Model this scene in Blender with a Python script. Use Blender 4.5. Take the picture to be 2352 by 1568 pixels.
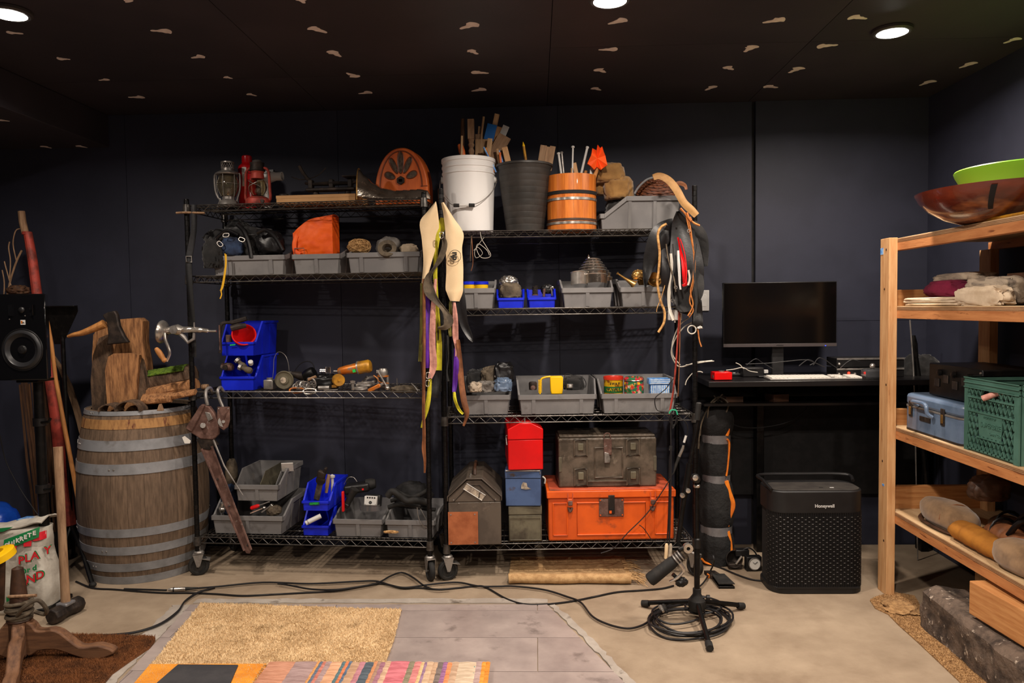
import bpy,bmesh,math,random
from mathutils import Vector,Matrix,noise,Euler
sc=bpy.context.scene
for o in list(bpy.data.objects):bpy.data.objects.remove(o)
COL=sc.collection
PI=math.pi
R=math.radians
rnd=random.Random(7)
F,PITCH,ROLL,YAW,CH=1750.1,.0447,-.0130,-.0321,1.358
fw=Vector((math.sin(YAW)*math.cos(PITCH),math.cos(YAW)*math.cos(PITCH),-math.sin(PITCH)))
r0=Vector((math.cos(YAW),-math.sin(YAW),0));u0=r0.cross(fw)
CR=math.cos(ROLL)*r0+math.sin(ROLL)*u0
CU=-math.sin(ROLL)*r0+math.cos(ROLL)*u0
CP=Vector((0,0,CH))
cam=bpy.data.cameras.new('camera');camo=bpy.data.objects.new('camera',cam);COL.objects.link(camo)
cam.sensor_width=36;cam.lens=F/2352*36;cam.clip_start=.05
m=Matrix((CR,CU,-fw)).transposed().to_4x4();m.translation=CP
camo.matrix_world=m
sc.camera=camo
w=bpy.data.worlds.new('room_dark');sc.world=w;w.use_nodes=True
w.node_tree.nodes['Background'].inputs[0].default_value=(.5,.45,.42,1)
w.node_tree.nodes['Background'].inputs[1].default_value=.0
sc.view_settings.view_transform='Standard';sc.view_settings.look='None'
sc.view_settings.gamma=1;sc.view_settings.use_curve_mapping=False
sc.view_settings.exposure=0.0
LAMP_W=38.0
LAMP_COL=(1.0,.87,.75)
CEIL=2.475
LAMPS=[(1.47,3.22,.75),(.28,2.82,.85),(-1.93,2.80,.55),(.28,.95,1.15),(-1.5,1.15,.62),(1.5,1.15,.7),(.2,-.7,.8)]
def ray(px,py):return(px-1176)/F*CR-(py-784)/F*CU+fw
def atY(px,py,Y):
 d=ray(px,py);return CP+d*(Y/d.y)
def atZ(px,py,Z):
 d=ray(px,py);return CP+d*((Z-CH)/d.z)
def proj(P):
 d=Vector(P)-CP;z=d.dot(fw);return(1176+F*d.dot(CR)/z,784-F*d.dot(CU)/z)
class Frame:
 """a flat frame standing on the floor: u along the front, v away from it, z up"""
 def __init__(s,x=0,y=0,a=0):
  s.x,s.y,s.a=x,y,a;s.c,s.s=math.cos(a),math.sin(a)
 def pt(s,u,v,z):return Vector((s.x+u*s.c+v*s.s,s.y-u*s.s+v*s.c,z))
 def inv(s,P):
  dx,dy=P[0]-s.x,P[1]-s.y;return(dx*s.c-dy*s.s,dx*s.s+dy*s.c)
 def u(s,px,v,z):
  n=CR*F-fw*(px-1176);a=s.pt(0,v,z)-CP;b=s.pt(1,v,z)-s.pt(0,v,z)
  return-a.dot(n)/b.dot(n)
 def z(s,py,u,v):
  n=CU*F-fw*(784-py);a=s.pt(u,v,0)-CP
  return-a.dot(n)/n.z
 def px(s,u,v,z):return proj(s.pt(u,v,z))
 def sc(s,v,u=.5):
  return(s.pt(u,v,1)-CP).dot(fw)/F
W0=Frame()
UL=Frame(-1.758,3.822,.072)
UR=Frame(-.460,3.745,-.040)
ZL=[.2,.95,1.54,1.897]
ZR=[.18,.82,1.355,1.738]
WD=.40
class MB:
 def __init__(s):s.v=[];s.f=[];s.M=Matrix.Identity(4);s.mi=[]
 def add(s,vs,fs):
  n=len(s.v);s.v+=[s.M@Vector(p)for p in vs];s.f+=[tuple(i+n for i in f)for f in fs];return s
 def at(s,loc=(0,0,0),rot=(0,0,0),sca=1):
  s.M=Matrix.Translation(loc)@Euler(rot).to_matrix().to_4x4()@(Matrix.Scale(sca,4)if not isinstance(sca,tuple)else Matrix.Diagonal((*sca,1)));return s
 def box(s,x0,x1,y0,y1,z0,z1):
  return s.add([(x0,y0,z0),(x1,y0,z0),(x1,y1,z0),(x0,y1,z0),(x0,y0,z1),(x1,y0,z1),(x1,y1,z1),(x0,y1,z1)],[(0,3,2,1),(4,5,6,7),(0,1,5,4),(1,2,6,5),(2,3,7,6),(3,0,4,7)])
 def cbox(s,c,d):return s.box(c[0]-d[0]/2,c[0]+d[0]/2,c[1]-d[1]/2,c[1]+d[1]/2,c[2]-d[2]/2,c[2]+d[2]/2)
 def plate(s,pts,t,n=None):
  """planar polygon thickened by t along its normal (or n)"""
  pts=[Vector(p)for p in pts]
  if n is None:
   n=Vector()
   for i in range(len(pts)):
    a,b=pts[i],pts[(i+1)%len(pts)];n+=a.cross(b)
   n.normalize()
  n=Vector(n)*t;k=len(pts)
  fs=[tuple(range(k-1,-1,-1)),tuple(range(k,2*k))]+[(i,(i+1)%k,k+(i+1)%k,k+i)for i in range(k)]
  return s.add(pts+[p+n for p in pts],fs)
 def prism(s,poly,a,b,ax='y'):
  if ax=='y':p=[(x,a,z)for x,z in poly];d=(0,b-a,0)
  elif ax=='x':p=[(a,y,z)for y,z in poly];d=(b-a,0,0)
  else:p=[(x,y,a)for x,y in poly];d=(0,0,b-a)
  return s.plate(p,1,d)
 def tube(s,pts,r,n=8,closed=False,flat=1.0):
  pts=[Vector(p)for p in pts];k=len(pts)
  if not hasattr(r,'__len__'):r=[r]*k
  vs=[];up=None
  for i,p in enumerate(pts):
   if closed:t=pts[(i+1)%k]-pts[i-1]
   else:t=pts[min(i+1,k-1)]-pts[max(i-1,0)]
   if t.length<1e-9:t=Vector((0,0,1))
   t.normalize()
   if up is None:
    up=Vector((0,0,1))if abs(t.z)<.9 else Vector((0,1,0))
   b=t.cross(up)
   if b.length<1e-6:b=t.orthogonal()
   b.normalize();up=b.cross(t).normalized()
   for j in range(n):
    a=2*PI*j/n;vs.append(p+(b*math.cos(a)+up*math.sin(a)*flat)*r[i])
  fs=[]
  for i in range(k if closed else k-1):
   i2=(i+1)%k
   for j in range(n):fs.append((i*n+j,i*n+(j+1)%n,i2*n+(j+1)%n,i2*n+j))
  if not closed:fs+=[tuple(range(n-1,-1,-1)),tuple(range((k-1)*n,k*n))]
  return s.add(vs,fs)
 def cyl(s,a,b,r,r2=None,n=16):return s.tube([a,b],[r,r if r2 is None else r2],n)
 def lathe(s,prof,n=32,arc=None):
  """profile of (radius, z) spun about z"""
  vs=[];fs=[];k=len(prof)
  for j in range(n):
   a=2*PI*j/n;c,q=math.cos(a),math.sin(a)
   vs+=[(r*c,r*q,z)for r,z in prof]
  for j in range(n):
   j2=(j+1)%n
   for i in range(k-1):
    fs.append((j*k+i,j2*k+i,j2*k+i+1,j*k+i+1))
  if prof[0][0]>1e-6:fs.append(tuple(j*k for j in range(n-1,-1,-1)))
  if prof[-1][0]>1e-6:fs.append(tuple(j*k+k-1 for j in range(n)))
  return s.add(vs,fs)
 def ring(s,R_,r,n=32,m_=8,zs=1):
  return s.tube([(R_*math.cos(2*PI*i/n),R_*math.sin(2*PI*i/n),0)for i in range(n)],r,m_,True)
 def blob(s,c,rad,seed=0,amp=.15,freq=2.0,nu=24,nv=14,ridge=0,flatb=True,sharp=1.0):
  vs=[];fs=[];o=Vector((seed*7.3,seed*3.1,seed*1.7))
  for i in range(nv+1):
   th=PI*i/nv
   for j in range(nu):
    ph=2*PI*j/nu
    d=Vector((math.sin(th)*math.cos(ph),math.sin(th)*math.sin(ph),math.cos(th)))
    h=noise.noise(d*freq+o)
    if ridge:h=h*(1-ridge)+ridge*(1-2*abs(noise.noise(d*freq*1.7+o)))*.6
    k=1+amp*h*2
    q=[math.copysign(abs(x)**sharp,x)for x in d]
    z=q[2]*rad[2]*k
    if flatb and z<-rad[2]*.8:z=-rad[2]*.8
    vs.append((c[0]+q[0]*rad[0]*k,c[1]+q[1]*rad[1]*k,c[2]+z))
  for i in range(nv):
   for j in range(nu):fs.append((i*nu+j,(i+1)*nu+j,(i+1)*nu+(j+1)%nu,i*nu+(j+1)%nu))
  return s.add(vs,fs)
 def grid(s,fn,nu,nv,t=0.003):
  """sheet fn(a,b)->point with a,b in 0..1, thickened downwards along its normal"""
  P=[[Vector(fn(i/nu,j/nv))for j in range(nv+1)]for i in range(nu+1)]
  top=[];bot=[]
  for i in range(nu+1):
   for j in range(nv+1):
    du=P[min(i+1,nu)][j]-P[max(i-1,0)][j];dv=P[i][min(j+1,nv)]-P[i][max(j-1,0)]
    n=du.cross(dv)
    n=n.normalized()if n.length>1e-12 else Vector((0,0,1))
    top.append(P[i][j]);bot.append(P[i][j]-n*t)
  K=nv+1;N=len(top);fs=[]
  for i in range(nu):
   for j in range(nv):
    a=i*K+j;fs.append((a,a+K,a+K+1,a+1));fs.append((a+N+1,a+K+N+1,a+K+N,a+N))
  for i in range(nu):
   a=i*K;fs.append((a,a+N,a+K+N,a+K));a+=nv;fs.append((a,a+K,a+K+N,a+N))
  for j in range(nv):
   a=j;fs.append((a,a+1,a+1+N,a+N));a=nu*K+j;fs.append((a,a+N,a+1+N,a+1))
  return s.add(top+bot,fs)
 def mesh(s,name,m_,smooth=30,fix=True):
  me=bpy.data.meshes.new(name);me.from_pydata(s.v,[],s.f)
  if fix and len(s.f)<60000:
   bm=bmesh.new();bm.from_mesh(me);bmesh.ops.recalc_face_normals(bm,faces=bm.faces);bm.to_mesh(me);bm.free()
  me.update()
  if smooth:
   me.polygons.foreach_set('use_smooth',[True]*len(me.polygons));me.set_sharp_from_angle(angle=R(smooth))
  if m_:me.materials.append(m_)
  return me
 def build(s,name,m_,parent=None,smooth=30,bev=0,loc=None,rot=None,label=None,kind=None,fix=True):
  o=bpy.data.objects.new(name,s.mesh(name,m_,smooth,fix));COL.objects.link(o)
  if parent is not None:o.parent=parent
  if loc is not None:o.location=loc
  if rot is not None:o.rotation_euler=rot
  if bev:
   b=o.modifiers.new('bevel','BEVEL');b.width=bev;b.segments=2;b.limit_method='ANGLE';b.angle_limit=R(40)
  if label:o['label']=label
  if kind:o['kind']=kind
  return o
def thing(name,label,cat,fr=W0,p=(0,0,0),rot=0,group=None,tilt=None):
 o=bpy.data.objects.new(name,None);COL.objects.link(o);o.empty_display_size=.05
 o.location=fr.pt(*p);o.rotation_euler=(tilt[0]if tilt else 0,tilt[1]if tilt else 0,-fr.a+rot)
 o['label']=label;o['category']=cat
 if group:o['group']=group
 return o
def tag(o,label,cat,group=None):
 o['label']=label;o['category']=cat
 if group:o['group']=group
 return o
def link(name,me,parent,loc=(0,0,0),rot=(0,0,0),sca=None):
 o=bpy.data.objects.new(name,me);COL.objects.link(o);o.parent=parent;o.location=loc;o.rotation_euler=rot
 if sca:o.scale=sca
 return o
def crv(pts,k=6,closed=False):
 """Catmull-Rom through pts"""
 pts=[Vector(p)for p in pts];n=len(pts);out=[]
 for i in range(n if closed else n-1):
  if closed:a,b,c,d=pts[i-1],pts[i],pts[(i+1)%n],pts[(i+2)%n]
  else:a,b,c,d=pts[max(i-1,0)],pts[i],pts[i+1],pts[min(i+2,n-1)]
  for j in range(k):
   t=j/k
   out.append(.5*((2*b)+(c-a)*t+(2*a-5*b+4*c-d)*t*t+(3*b-a-3*c+d)*t**3))
 if not closed:out.append(pts[-1])
 return out
def text(body,size,parent,loc,rot,m_,name='lettering',ext=.0006,label=None,bold=0,ax='CENTER'):
 cu=bpy.data.curves.new('t','FONT');cu.body=body;cu.size=size;cu.align_x=ax;cu.align_y='CENTER';cu.extrude=ext;cu.offset=bold
 cu.resolution_u=3
 t=bpy.data.objects.new('t',cu);COL.objects.link(t)
 dg=bpy.context.evaluated_depsgraph_get();dg.update()
 me=bpy.data.meshes.new_from_object(t.evaluated_get(dg));bpy.data.objects.remove(t);bpy.data.curves.remove(cu)
 me.materials.clear();me.materials.append(m_);me.name=name
 o=bpy.data.objects.new(name,me);COL.objects.link(o);o.parent=parent;o.location=loc;o.rotation_euler=rot
 if label:o['label']=label
 return o
def lin(c):return tuple(((x/255)/12.92 if x/255<=.04045 else((x/255+.055)/1.055)**2.4)for x in c)+(1,)
def mat(name,c,c2=None,rough=.6,metal=0,sc_=8,st=(1,1,1),bump=.15,bs=60,lo=.42,hi=.6,rv=0,c3=None,sc3=3,lo3=.55,hi3=.62,det=5,trans=0,ior=1.45,sheen=0,emit=None,es=0,coat=0,bd=.002):
 m_=bpy.data.materials.new(name);m_.use_nodes=True;nt=m_.node_tree;N=nt.nodes;L=nt.links
 b=N['Principled BSDF'];b.inputs['Roughness'].default_value=rough;b.inputs['Metallic'].default_value=metal
 b.inputs['Transmission Weight'].default_value=trans;b.inputs['IOR'].default_value=ior;b.inputs['Coat Weight'].default_value=coat
 b.inputs['Sheen Weight'].default_value=sheen
 col=lin(c)
 b.inputs['Base Color'].default_value=col
 tc=N.new('ShaderNodeTexCoord');mp=N.new('ShaderNodeMapping');L.new(tc.outputs['Object'],mp.inputs[0]);mp.inputs['Scale'].default_value=st
 oi=N.new('ShaderNodeObjectInfo')
 add=N.new('ShaderNodeVectorMath');add.operation='ADD';L.new(mp.outputs[0],add.inputs[0])
 ml=N.new('ShaderNodeMath');ml.operation='MULTIPLY';ml.inputs[1].default_value=37;L.new(oi.outputs['Random'],ml.inputs[0]);L.new(ml.outputs[0],add.inputs[1])
 out=None
 def nz(scale,detail):
  n=N.new('ShaderNodeTexNoise');n.inputs['Scale'].default_value=scale;n.inputs['Detail'].default_value=detail;n.inputs['Roughness'].default_value=.62
  L.new(add.outputs[0],n.inputs['Vector']);return n
 def ramp(src,l,h):
  r=N.new('ShaderNodeMapRange');r.inputs[1].default_value=l;r.inputs[2].default_value=h;L.new(src,r.inputs[0]);return r
 if c2:
  n=nz(sc_,det);r=ramp(n.outputs[0],lo,hi)
  mx=N.new('ShaderNodeMix');mx.data_type='RGBA';mx.inputs[6].default_value=col;mx.inputs[7].default_value=lin(c2)
  L.new(r.outputs[0],mx.inputs[0]);out=mx.outputs[2]
 if c3:
  n=nz(sc3,det);r=ramp(n.outputs[0],lo3,hi3)
  mx=N.new('ShaderNodeMix');mx.data_type='RGBA';mx.inputs[7].default_value=lin(c3)
  if out:L.new(out,mx.inputs[6])
  else:mx.inputs[6].default_value=col
  L.new(r.outputs[0],mx.inputs[0]);out=mx.outputs[2]
 if rv:
  hs=N.new('ShaderNodeHueSaturation');r=N.new('ShaderNodeMapRange');r.inputs[3].default_value=1-rv;r.inputs[4].default_value=1+rv
  L.new(oi.outputs['Random'],r.inputs[0]);L.new(r.outputs[0],hs.inputs['Value'])
  if out:L.new(out,hs.inputs['Color'])
  else:hs.inputs['Color'].default_value=col
  out=hs.outputs[0]
 if out:L.new(out,b.inputs['Base Color'])
 if bump:
  n=nz(bs,3);bu=N.new('ShaderNodeBump');bu.inputs['Strength'].default_value=bump;bu.inputs['Distance'].default_value=bd
  L.new(n.outputs[0],bu.inputs['Height']);L.new(bu.outputs[0],b.inputs['Normal'])
 if emit:
  b.inputs['Emission Color'].default_value=lin(emit);b.inputs['Emission Strength'].default_value=es
 return m_
M={}
def D(k,*a,**kw):M[k]=mat(k,*a,**kw)
D('wall_paint',(39,41,55),(45,47,62),rough=.62,sc_=2.5,bump=.12,bs=160)
D('ceiling_paint',(47,43,47),(54,49,53),rough=.55,sc_=2,bump=.15,bs=90)
D('spackle',(224,210,202),(236,224,216),rough=.9,sc_=30)
D('concrete',(132,114,94),(160,142,120),rough=.85,sc_=5,lo=.3,hi=.72,c3=(100,78,58),sc3=2.2,lo3=.55,hi3=.85,bump=.5,bs=50,det=12)
D('concrete_light',(150,140,130),(168,159,149),rough=.9,sc_=6,bump=.4,bs=60,c3=(112,102,92),sc3=12,lo3=.58,hi3=.7)
D('vinyl_tile',(138,125,121),(166,152,146),rough=.42,sc_=5,lo=.35,hi=.68,bump=.12,bs=30,rv=.06,det=8,c3=(110,99,95),sc3=9,lo3=.58,hi3=.72)
D('black_metal',(22,21,21),(42,39,37),rough=.38,metal=.6,sc_=30,bump=.1,lo=.5,hi=.75)
D('wire_metal',(66,62,58),(88,84,80),rough=.32,metal=.6,sc_=40,bump=.05)
D('bucket_white',(232,230,228),rough=.45,bump=.03)
D('pedestal_wood',(118,82,56),(84,56,38),rough=.7,sc_=7,st=(1,8,8),bump=.3,lo=.4,hi=.66)
D('sleeve_blue',(24,104,184),rough=.4)
D('black_plastic',(20,19,20),rough=.42,bump=.08,bs=200)
D('black_gloss',(8,8,9),rough=.08,bump=0)
D('black_matte',(16,15,16),(26,24,25),rough=.8,sc_=20)
D('black_rubber',(24,23,22),(52,48,44),rough=.75,sc_=25,lo=.5,hi=.8)
D('black_cloth',(15,15,16),(32,30,29),rough=.92,sc_=14,bump=.6,bs=120,sheen=.2)
D('navy_cloth',(22,30,48),(44,62,92),rough=.9,sc_=10,bump=.5,bs=80)
D('grey_bin',(112,110,110),(122,120,119),rough=.5,sc_=6,bump=.08,bs=100,c3=(88,84,82),sc3=14,lo3=.6,hi3=.78)
D('blue_bin',(16,34,190),(22,44,215),rough=.36,sc_=5,bump=.05)
D('chrome',(214,208,200),(176,168,160),rough=.26,metal=.85,sc_=20,bump=.05)
D('steel',(160,155,150),(112,106,100),rough=.4,metal=.65,sc_=18,bump=.15,lo=.45,hi=.7)
D('hammered_steel',(204,190,174),(120,102,86),rough=.16,metal=.95,sc_=14,bump=.45,bs=30,lo=.45,hi=.75,bd=.004)
D('galvanised',(146,147,150),(116,117,119),rough=.5,metal=.25,sc_=9,bump=.1,st=(1,1,1),lo=.4,hi=.7,c3=(88,78,68),sc3=5,lo3=.6,hi3=.75)
D('rust',(92,66,58),(128,98,88),rough=.7,metal=.35,sc_=22,bump=.5,lo=.45,hi=.65,c3=(150,140,132),sc3=30,lo3=.62,hi3=.7)
D('dark_iron',(42,36,33),(74,62,54),rough=.6,metal=.5,sc_=22,bump=.4,lo=.45,hi=.7)
D('brass',(196,152,88),(136,100,52),rough=.32,metal=.8,sc_=20,bump=.3,lo=.45,hi=.7)
D('stave',(112,92,74),(82,66,52),rough=.78,sc_=10,st=(7,7,1),bump=.5,bs=24,lo=.38,hi=.66,rv=.16,det=7)
D('stave_band',(168,124,74),(132,92,54),rough=.75,sc_=12,st=(6,6,1),bump=.4,lo=.4,hi=.66,rv=.08,c3=(96,48,30),sc3=6,lo3=.62,hi3=.67)
D('split_wood',(172,122,78),(112,74,46),rough=.85,sc_=10,st=(7,7,1.2),bump=1,bs=12,lo=.4,hi=.64,det=8,bd=.006)
D('bark',(98,76,58),(62,47,36),rough=.92,sc_=12,st=(3,3,1),bump=1,bs=22,lo=.4,hi=.6,det=8,bd=.008)
D('moss',(104,132,36),(66,92,26),rough=1,sc_=40,bump=1,bs=120,lo=.4,hi=.6,bd=.008)
D('pine',(206,160,112),(184,132,84),rough=.62,sc_=7,st=(9,9,.8),bump=.2,bs=20,lo=.4,hi=.66,c3=(150,100,62),sc3=4,lo3=.66,hi3=.7)
D('pine_y',(208,146,88),(184,116,62),rough=.62,sc_=7,st=(9,.8,9),bump=.2,bs=20,lo=.4,hi=.66,c3=(150,90,50),sc3=4,lo3=.66,hi3=.7)
D('pine_x',(196,140,86),(172,112,62),rough=.62,sc_=7,st=(.8,9,9),bump=.2,bs=20,lo=.4,hi=.66)
D('rail_y',(190,128,78),(164,102,58),rough=.6,sc_=6,st=(8,.8,8),bump=.25,bs=20,lo=.4,hi=.66,c3=(120,66,34),sc3=9,lo3=.62,hi3=.68)
D('ply_y',(190,160,122),(166,134,96),rough=.7,sc_=5,st=(6,1,1),bump=.2,bs=30,lo=.4,hi=.66)
D('handle_wood',(192,134,76),(158,102,54),rough=.5,sc_=8,st=(8,8,1),bump=.2,lo=.4,hi=.66)
D('old_handle',(158,126,96),(122,92,68),rough=.75,sc_=9,st=(8,8,1),bump=.3,lo=.4,hi=.66)
D('stick_wood',(190,156,116),(160,122,84),rough=.7,sc_=9,st=(8,8,1),bump=.2,rv=.25,lo=.4,hi=.66)
D('dark_stick',(58,36,22),(92,60,34),rough=.75,sc_=9,st=(8,8,1),bump=.3,lo=.4,hi=.7)
D('dark_wood',(70,44,28),(42,26,17),rough=.55,sc_=9,st=(2,2,2),bump=.3,lo=.4,hi=.66)
D('radio_wood',(218,108,44),(184,80,30),rough=.5,sc_=5,st=(5,5,1),bump=.06,lo=.4,hi=.66,coat=.05)
D('radio_dark',(108,52,26),rough=.4)
D('radio_cloth',(96,82,70),(66,54,46),rough=.95,sc_=60)
D('varnish_wood',(206,118,44),(178,92,30),rough=.35,sc_=6,st=(7,7,.7),bump=.1,lo=.4,hi=.66,coat=.3,rv=.07)
D('bowl_wood',(112,44,26),(72,26,18),rough=.22,sc_=3,st=(1,1,3),bump=.03,lo=.4,hi=.62,c3=(176,104,58),sc3=1.5,lo3=.6,hi3=.68,coat=.5)
D('bowl_green',(132,196,48),rough=.38,bump=.02)
D('card',(196,152,104),(184,140,94),rough=.85,sc_=6)
D('white_plastic',(206,204,200),(196,194,190),rough=.42,sc_=5,bump=.04)
D('white_paper',(226,222,214),rough=.7)
D('dirty_label',(186,172,152),(120,108,98),rough=.6,sc_=30)
D('black_basket',(42,40,38),(54,50,47),rough=.5,sc_=12,bump=.1)
D('orange_paint',(222,92,26),(204,82,24),rough=.4,sc_=5,bump=.15,c3=(112,58,38),sc3=8,lo3=.62,hi3=.74,bs=20)
D('orange_lid',(196,92,62),(176,76,50),rough=.5,sc_=9,bump=.2,c3=(112,66,50),sc3=10,lo3=.58,hi3=.7)
D('red_paint',(214,8,10),rough=.3,bump=.03,sc_=4,c2=(198,8,10))
D('red_gloss',(196,18,26),rough=.25,bump=0)
D('red_rust',(172,66,54),(112,50,42),rough=.55,sc_=16,bump=.4,lo=.45,hi=.62,metal=.2)
D('blue_paint',(70,92,132),(60,80,118),rough=.5,sc_=8,bump=.15,c3=(70,58,52),sc3=9,lo3=.62,hi3=.68)
D('olive_paint',(104,98,80),(84,78,64),rough=.5,sc_=10,bump=.2,c3=(62,54,44),sc3=7,lo3=.58,hi3=.7)
D('brown_paint',(88,78,68),(74,65,57),rough=.45,sc_=8,bump=.15,c3=(112,100,88),sc3=12,lo3=.62,hi3=.75)
D('grimy_case',(96,84,72),(66,58,48),rough=.42,sc_=12,bump=.4,bs=50,c3=(120,108,94),sc3=18,lo3=.6,hi3=.75)
D('copper',(190,116,76),(160,92,58),rough=.45,metal=.5,sc_=14,lo=.4,hi=.66,bump=.2)
D('glass',(235,228,200),rough=.03,trans=1,bump=0,ior=1.45)
D('dirty_glass',(236,226,198),rough=.05,trans=.97,bump=.05)
D('grey_glass',(170,172,176),rough=.08,trans=.9,bump=0)
D('cream_cloth',(232,206,166),(226,198,156),rough=.85,sc_=6,bump=.25,bs=260)
D('yellow_web',(196,188,40),(172,160,34),rough=.8,sc_=20,bump=.5,bs=120)
D('olive_web',(104,98,38),(78,74,30),rough=.85,sc_=20,bump=.5,bs=120)
D('grey_web',(98,86,70),(66,57,46),rough=.85,sc_=20,bump=.6,bs=90)
D('purple_ribbon',(98,40,160),(76,28,130),rough=.45,sc_=10,bump=.2)
D('pink_ribbon',(206,150,136),(180,124,112),rough=.75,sc_=40,bump=.4)
D('brown_leather',(136,84,50),(104,62,36),rough=.6,sc_=16,bump=.3)
D('black_leather',(15,14,15),(27,26,28),rough=.42,sc_=8,bump=.3,bs=60)
D('tan_leather',(178,136,84),(150,110,64),rough=.6,sc_=12,bump=.2)
D('braid',(198,152,92),(150,106,58),rough=.75,sc_=60,bump=.8)
D('orange_cord',(206,132,66),(176,102,46),rough=.6,sc_=30)
D('suede',(150,112,62),(122,88,46),rough=.95,sc_=8,bump=.5,bs=40,sheen=.3)
D('pale_suede',(142,112,80),(112,86,60),rough=.95,sc_=9,bump=.6,bs=40,sheen=.3,c3=(104,76,50),sc3=6,lo3=.6,hi3=.72)
D('mustard',(168,108,32),(146,90,24),rough=.85,sc_=9,bump=.4)
D('orange_nylon',(240,96,10),(220,76,8),rough=.6,sc_=7,bump=.5,bs=40)
D('flag_orange',(252,92,26),rough=.6,bump=.1)
D('flag_red',(206,30,24),rough=.6,bump=.1)
D('wicker',(112,62,36),(70,38,22),rough=.6,sc_=40,bump=.6)
D('twine',(196,156,104),(150,112,68),rough=.9,sc_=50)
D('grey_cloth',(122,116,110),(88,84,80),rough=.95,sc_=10,bump=.6,bs=60)
D('beige_cloth',(206,186,160),(180,158,130),rough=.95,sc_=6,bump=.5,bs=70)
D('stripe_cloth',(176,160,140),(120,108,96),rough=.95,sc_=5,st=(9,1,1),bump=.5,bs=70)
D('maroon_cloth',(122,24,58),(94,16,44),rough=.95,sc_=7,bump=.6,bs=60)
D('burlap',(192,156,110),(166,130,88),rough=.95,sc_=30,bump=.8,bs=200)
D('red_plastic',(206,20,24),rough=.35,bump=.05)
D('yellow_plastic',(240,190,16),rough=.4,bump=.03)
D('yellow_cord',(222,170,30),rough=.7)
D('tin_yellow',(206,160,24),(120,60,20),rough=.35,metal=.2,sc_=30,lo=.5,hi=.6)
D('tin_green',(30,92,44),rough=.4)
D('tin_red',(200,50,32),rough=.35,bump=.02)
D('tin_floral',(196,40,60),(40,110,70),rough=.35,sc_=38,lo=.48,hi=.52,c3=(236,160,70),sc3=46,lo3=.58,hi3=.6,bump=0)
D('tin_blue',(84,142,214),(140,184,232),rough=.35,sc_=60,lo=.48,hi=.52,bump=0)
D('yellow_steel',(196,140,34),(150,104,40),rough=.45,sc_=14,metal=.2,c3=(120,112,104),sc3=18,lo3=.58,hi3=.62,bump=.2)
D('orange_steel',(206,116,40),(150,130,110),rough=.4,sc_=24,metal=.4,lo=.52,hi=.58,bump=.2)
D('green_tape',(30,190,80),rough=.6)
D('crate_green',(74,112,100),(62,98,86),rough=.5,sc_=8,bump=.1)
D('blue_case',(98,116,140),(82,100,124),rough=.35,sc_=8,bump=.05,coat=.3,c3=(110,96,84),sc3=9,lo3=.64,hi3=.7)
D('stone',(104,88,76),(56,46,40),rough=.95,sc_=16,bump=1,bs=30,lo=.4,hi=.62,c3=(176,160,144),sc3=30,lo3=.6,hi3=.66,bd=.01,det=9)
D('sawdust',(168,130,86),(132,98,62),rough=1,sc_=60,bump=1,bs=150,bd=.004)
D('shag',(216,188,146),(198,168,126),rough=1,sc_=9,bump=.2,c3=(138,104,62),sc3=7,lo3=.56,hi3=.78)
D('coir',(122,74,38),(88,52,26),rough=1,sc_=20,bump=.5)
D('orange_mat',(222,146,44),(204,124,34),rough=.9,sc_=10,bump=.5,bs=120)
D('charcoal_mat',(50,49,52),(60,58,60),rough=.85,sc_=10,bump=.4)
D('quilt',(17,16,17),(30,29,29),rough=.85,sc_=8,bump=.8,bs=26,bd=.01)
D('duct_tape',(134,132,134),(108,106,108),rough=.42,metal=.4,sc_=8,bump=.4,bs=40)
D('orange_trim',(232,128,26),(206,104,20),rough=.8,sc_=20)
D('desk_black',(20,18,19),rough=.32,bump=.05)
D('screen',(7,6,6),rough=.14,bump=0)
D('bezel',(66,60,60),rough=.4,bump=.04)
D('keys_white',(222,216,206),rough=.5,bump=0)
D('kb_base',(168,164,158),rough=.35,metal=.4,bump=0)
D('purifier',(19,18,19),(24,23,24),rough=.5,bump=.12,bs=180)
D('purifier_top',(48,44,42),(58,54,50),rough=.55,sc_=14)
D('logo_grey',(190,188,186),rough=.5,bump=0)
D('cable',(26,25,27),rough=.5,bump=0)
D('white_cable',(190,184,172),rough=.55,bump=0)
D('green_tie',(40,160,120),rough=.6)
D('bag_white',(196,190,178),(176,168,156),rough=.45,sc_=8,bump=.5,bs=24,bd=.006)
D('bag_green',(22,122,66),rough=.5,bump=.1)
D('bag_red',(206,30,44),rough=.5,bump=.1)
D('bag_blue',(16,62,168),(26,84,196),rough=.3,sc_=6,bump=.5,bs=20,bd=.006)
D('teal',(44,130,130),rough=.95)
D('ink',(20,19,18),rough=.7,bump=0)
D('led_red',(255,30,20),emit=(255,40,20),es=4)
D('led_blue',(20,40,255),emit=(30,60,255),es=4)
D('lamp_lens',(255,255,255),emit=(255,250,242),es=60)
D('lamp_trim',(60,56,54),rough=.5)
D('clock_white',(224,220,212),rough=.4,bump=0)
D('woofer',(34,34,36),rough=.35,bump=.02)
for i,(x,y,k)in enumerate(LAMPS):
 a=bpy.data.lights.new('downlight_light','AREA');a.shape='DISK';a.size=.11;a.energy=LAMP_W*k;a.color=LAMP_COL;a.spread=R(165)
 o=bpy.data.objects.new('downlight_light',a);COL.objects.link(o);o.location=(x,y,CEIL-.032)
XL,XR,YB,YF=-3.25,2.17,4.31,-1.9
def struct(name,mb,m_,parent=None,**k):
 o=mb.build(name,M[m_],parent,**k)
 if parent is None:o['kind']='structure'
 return o
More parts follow.
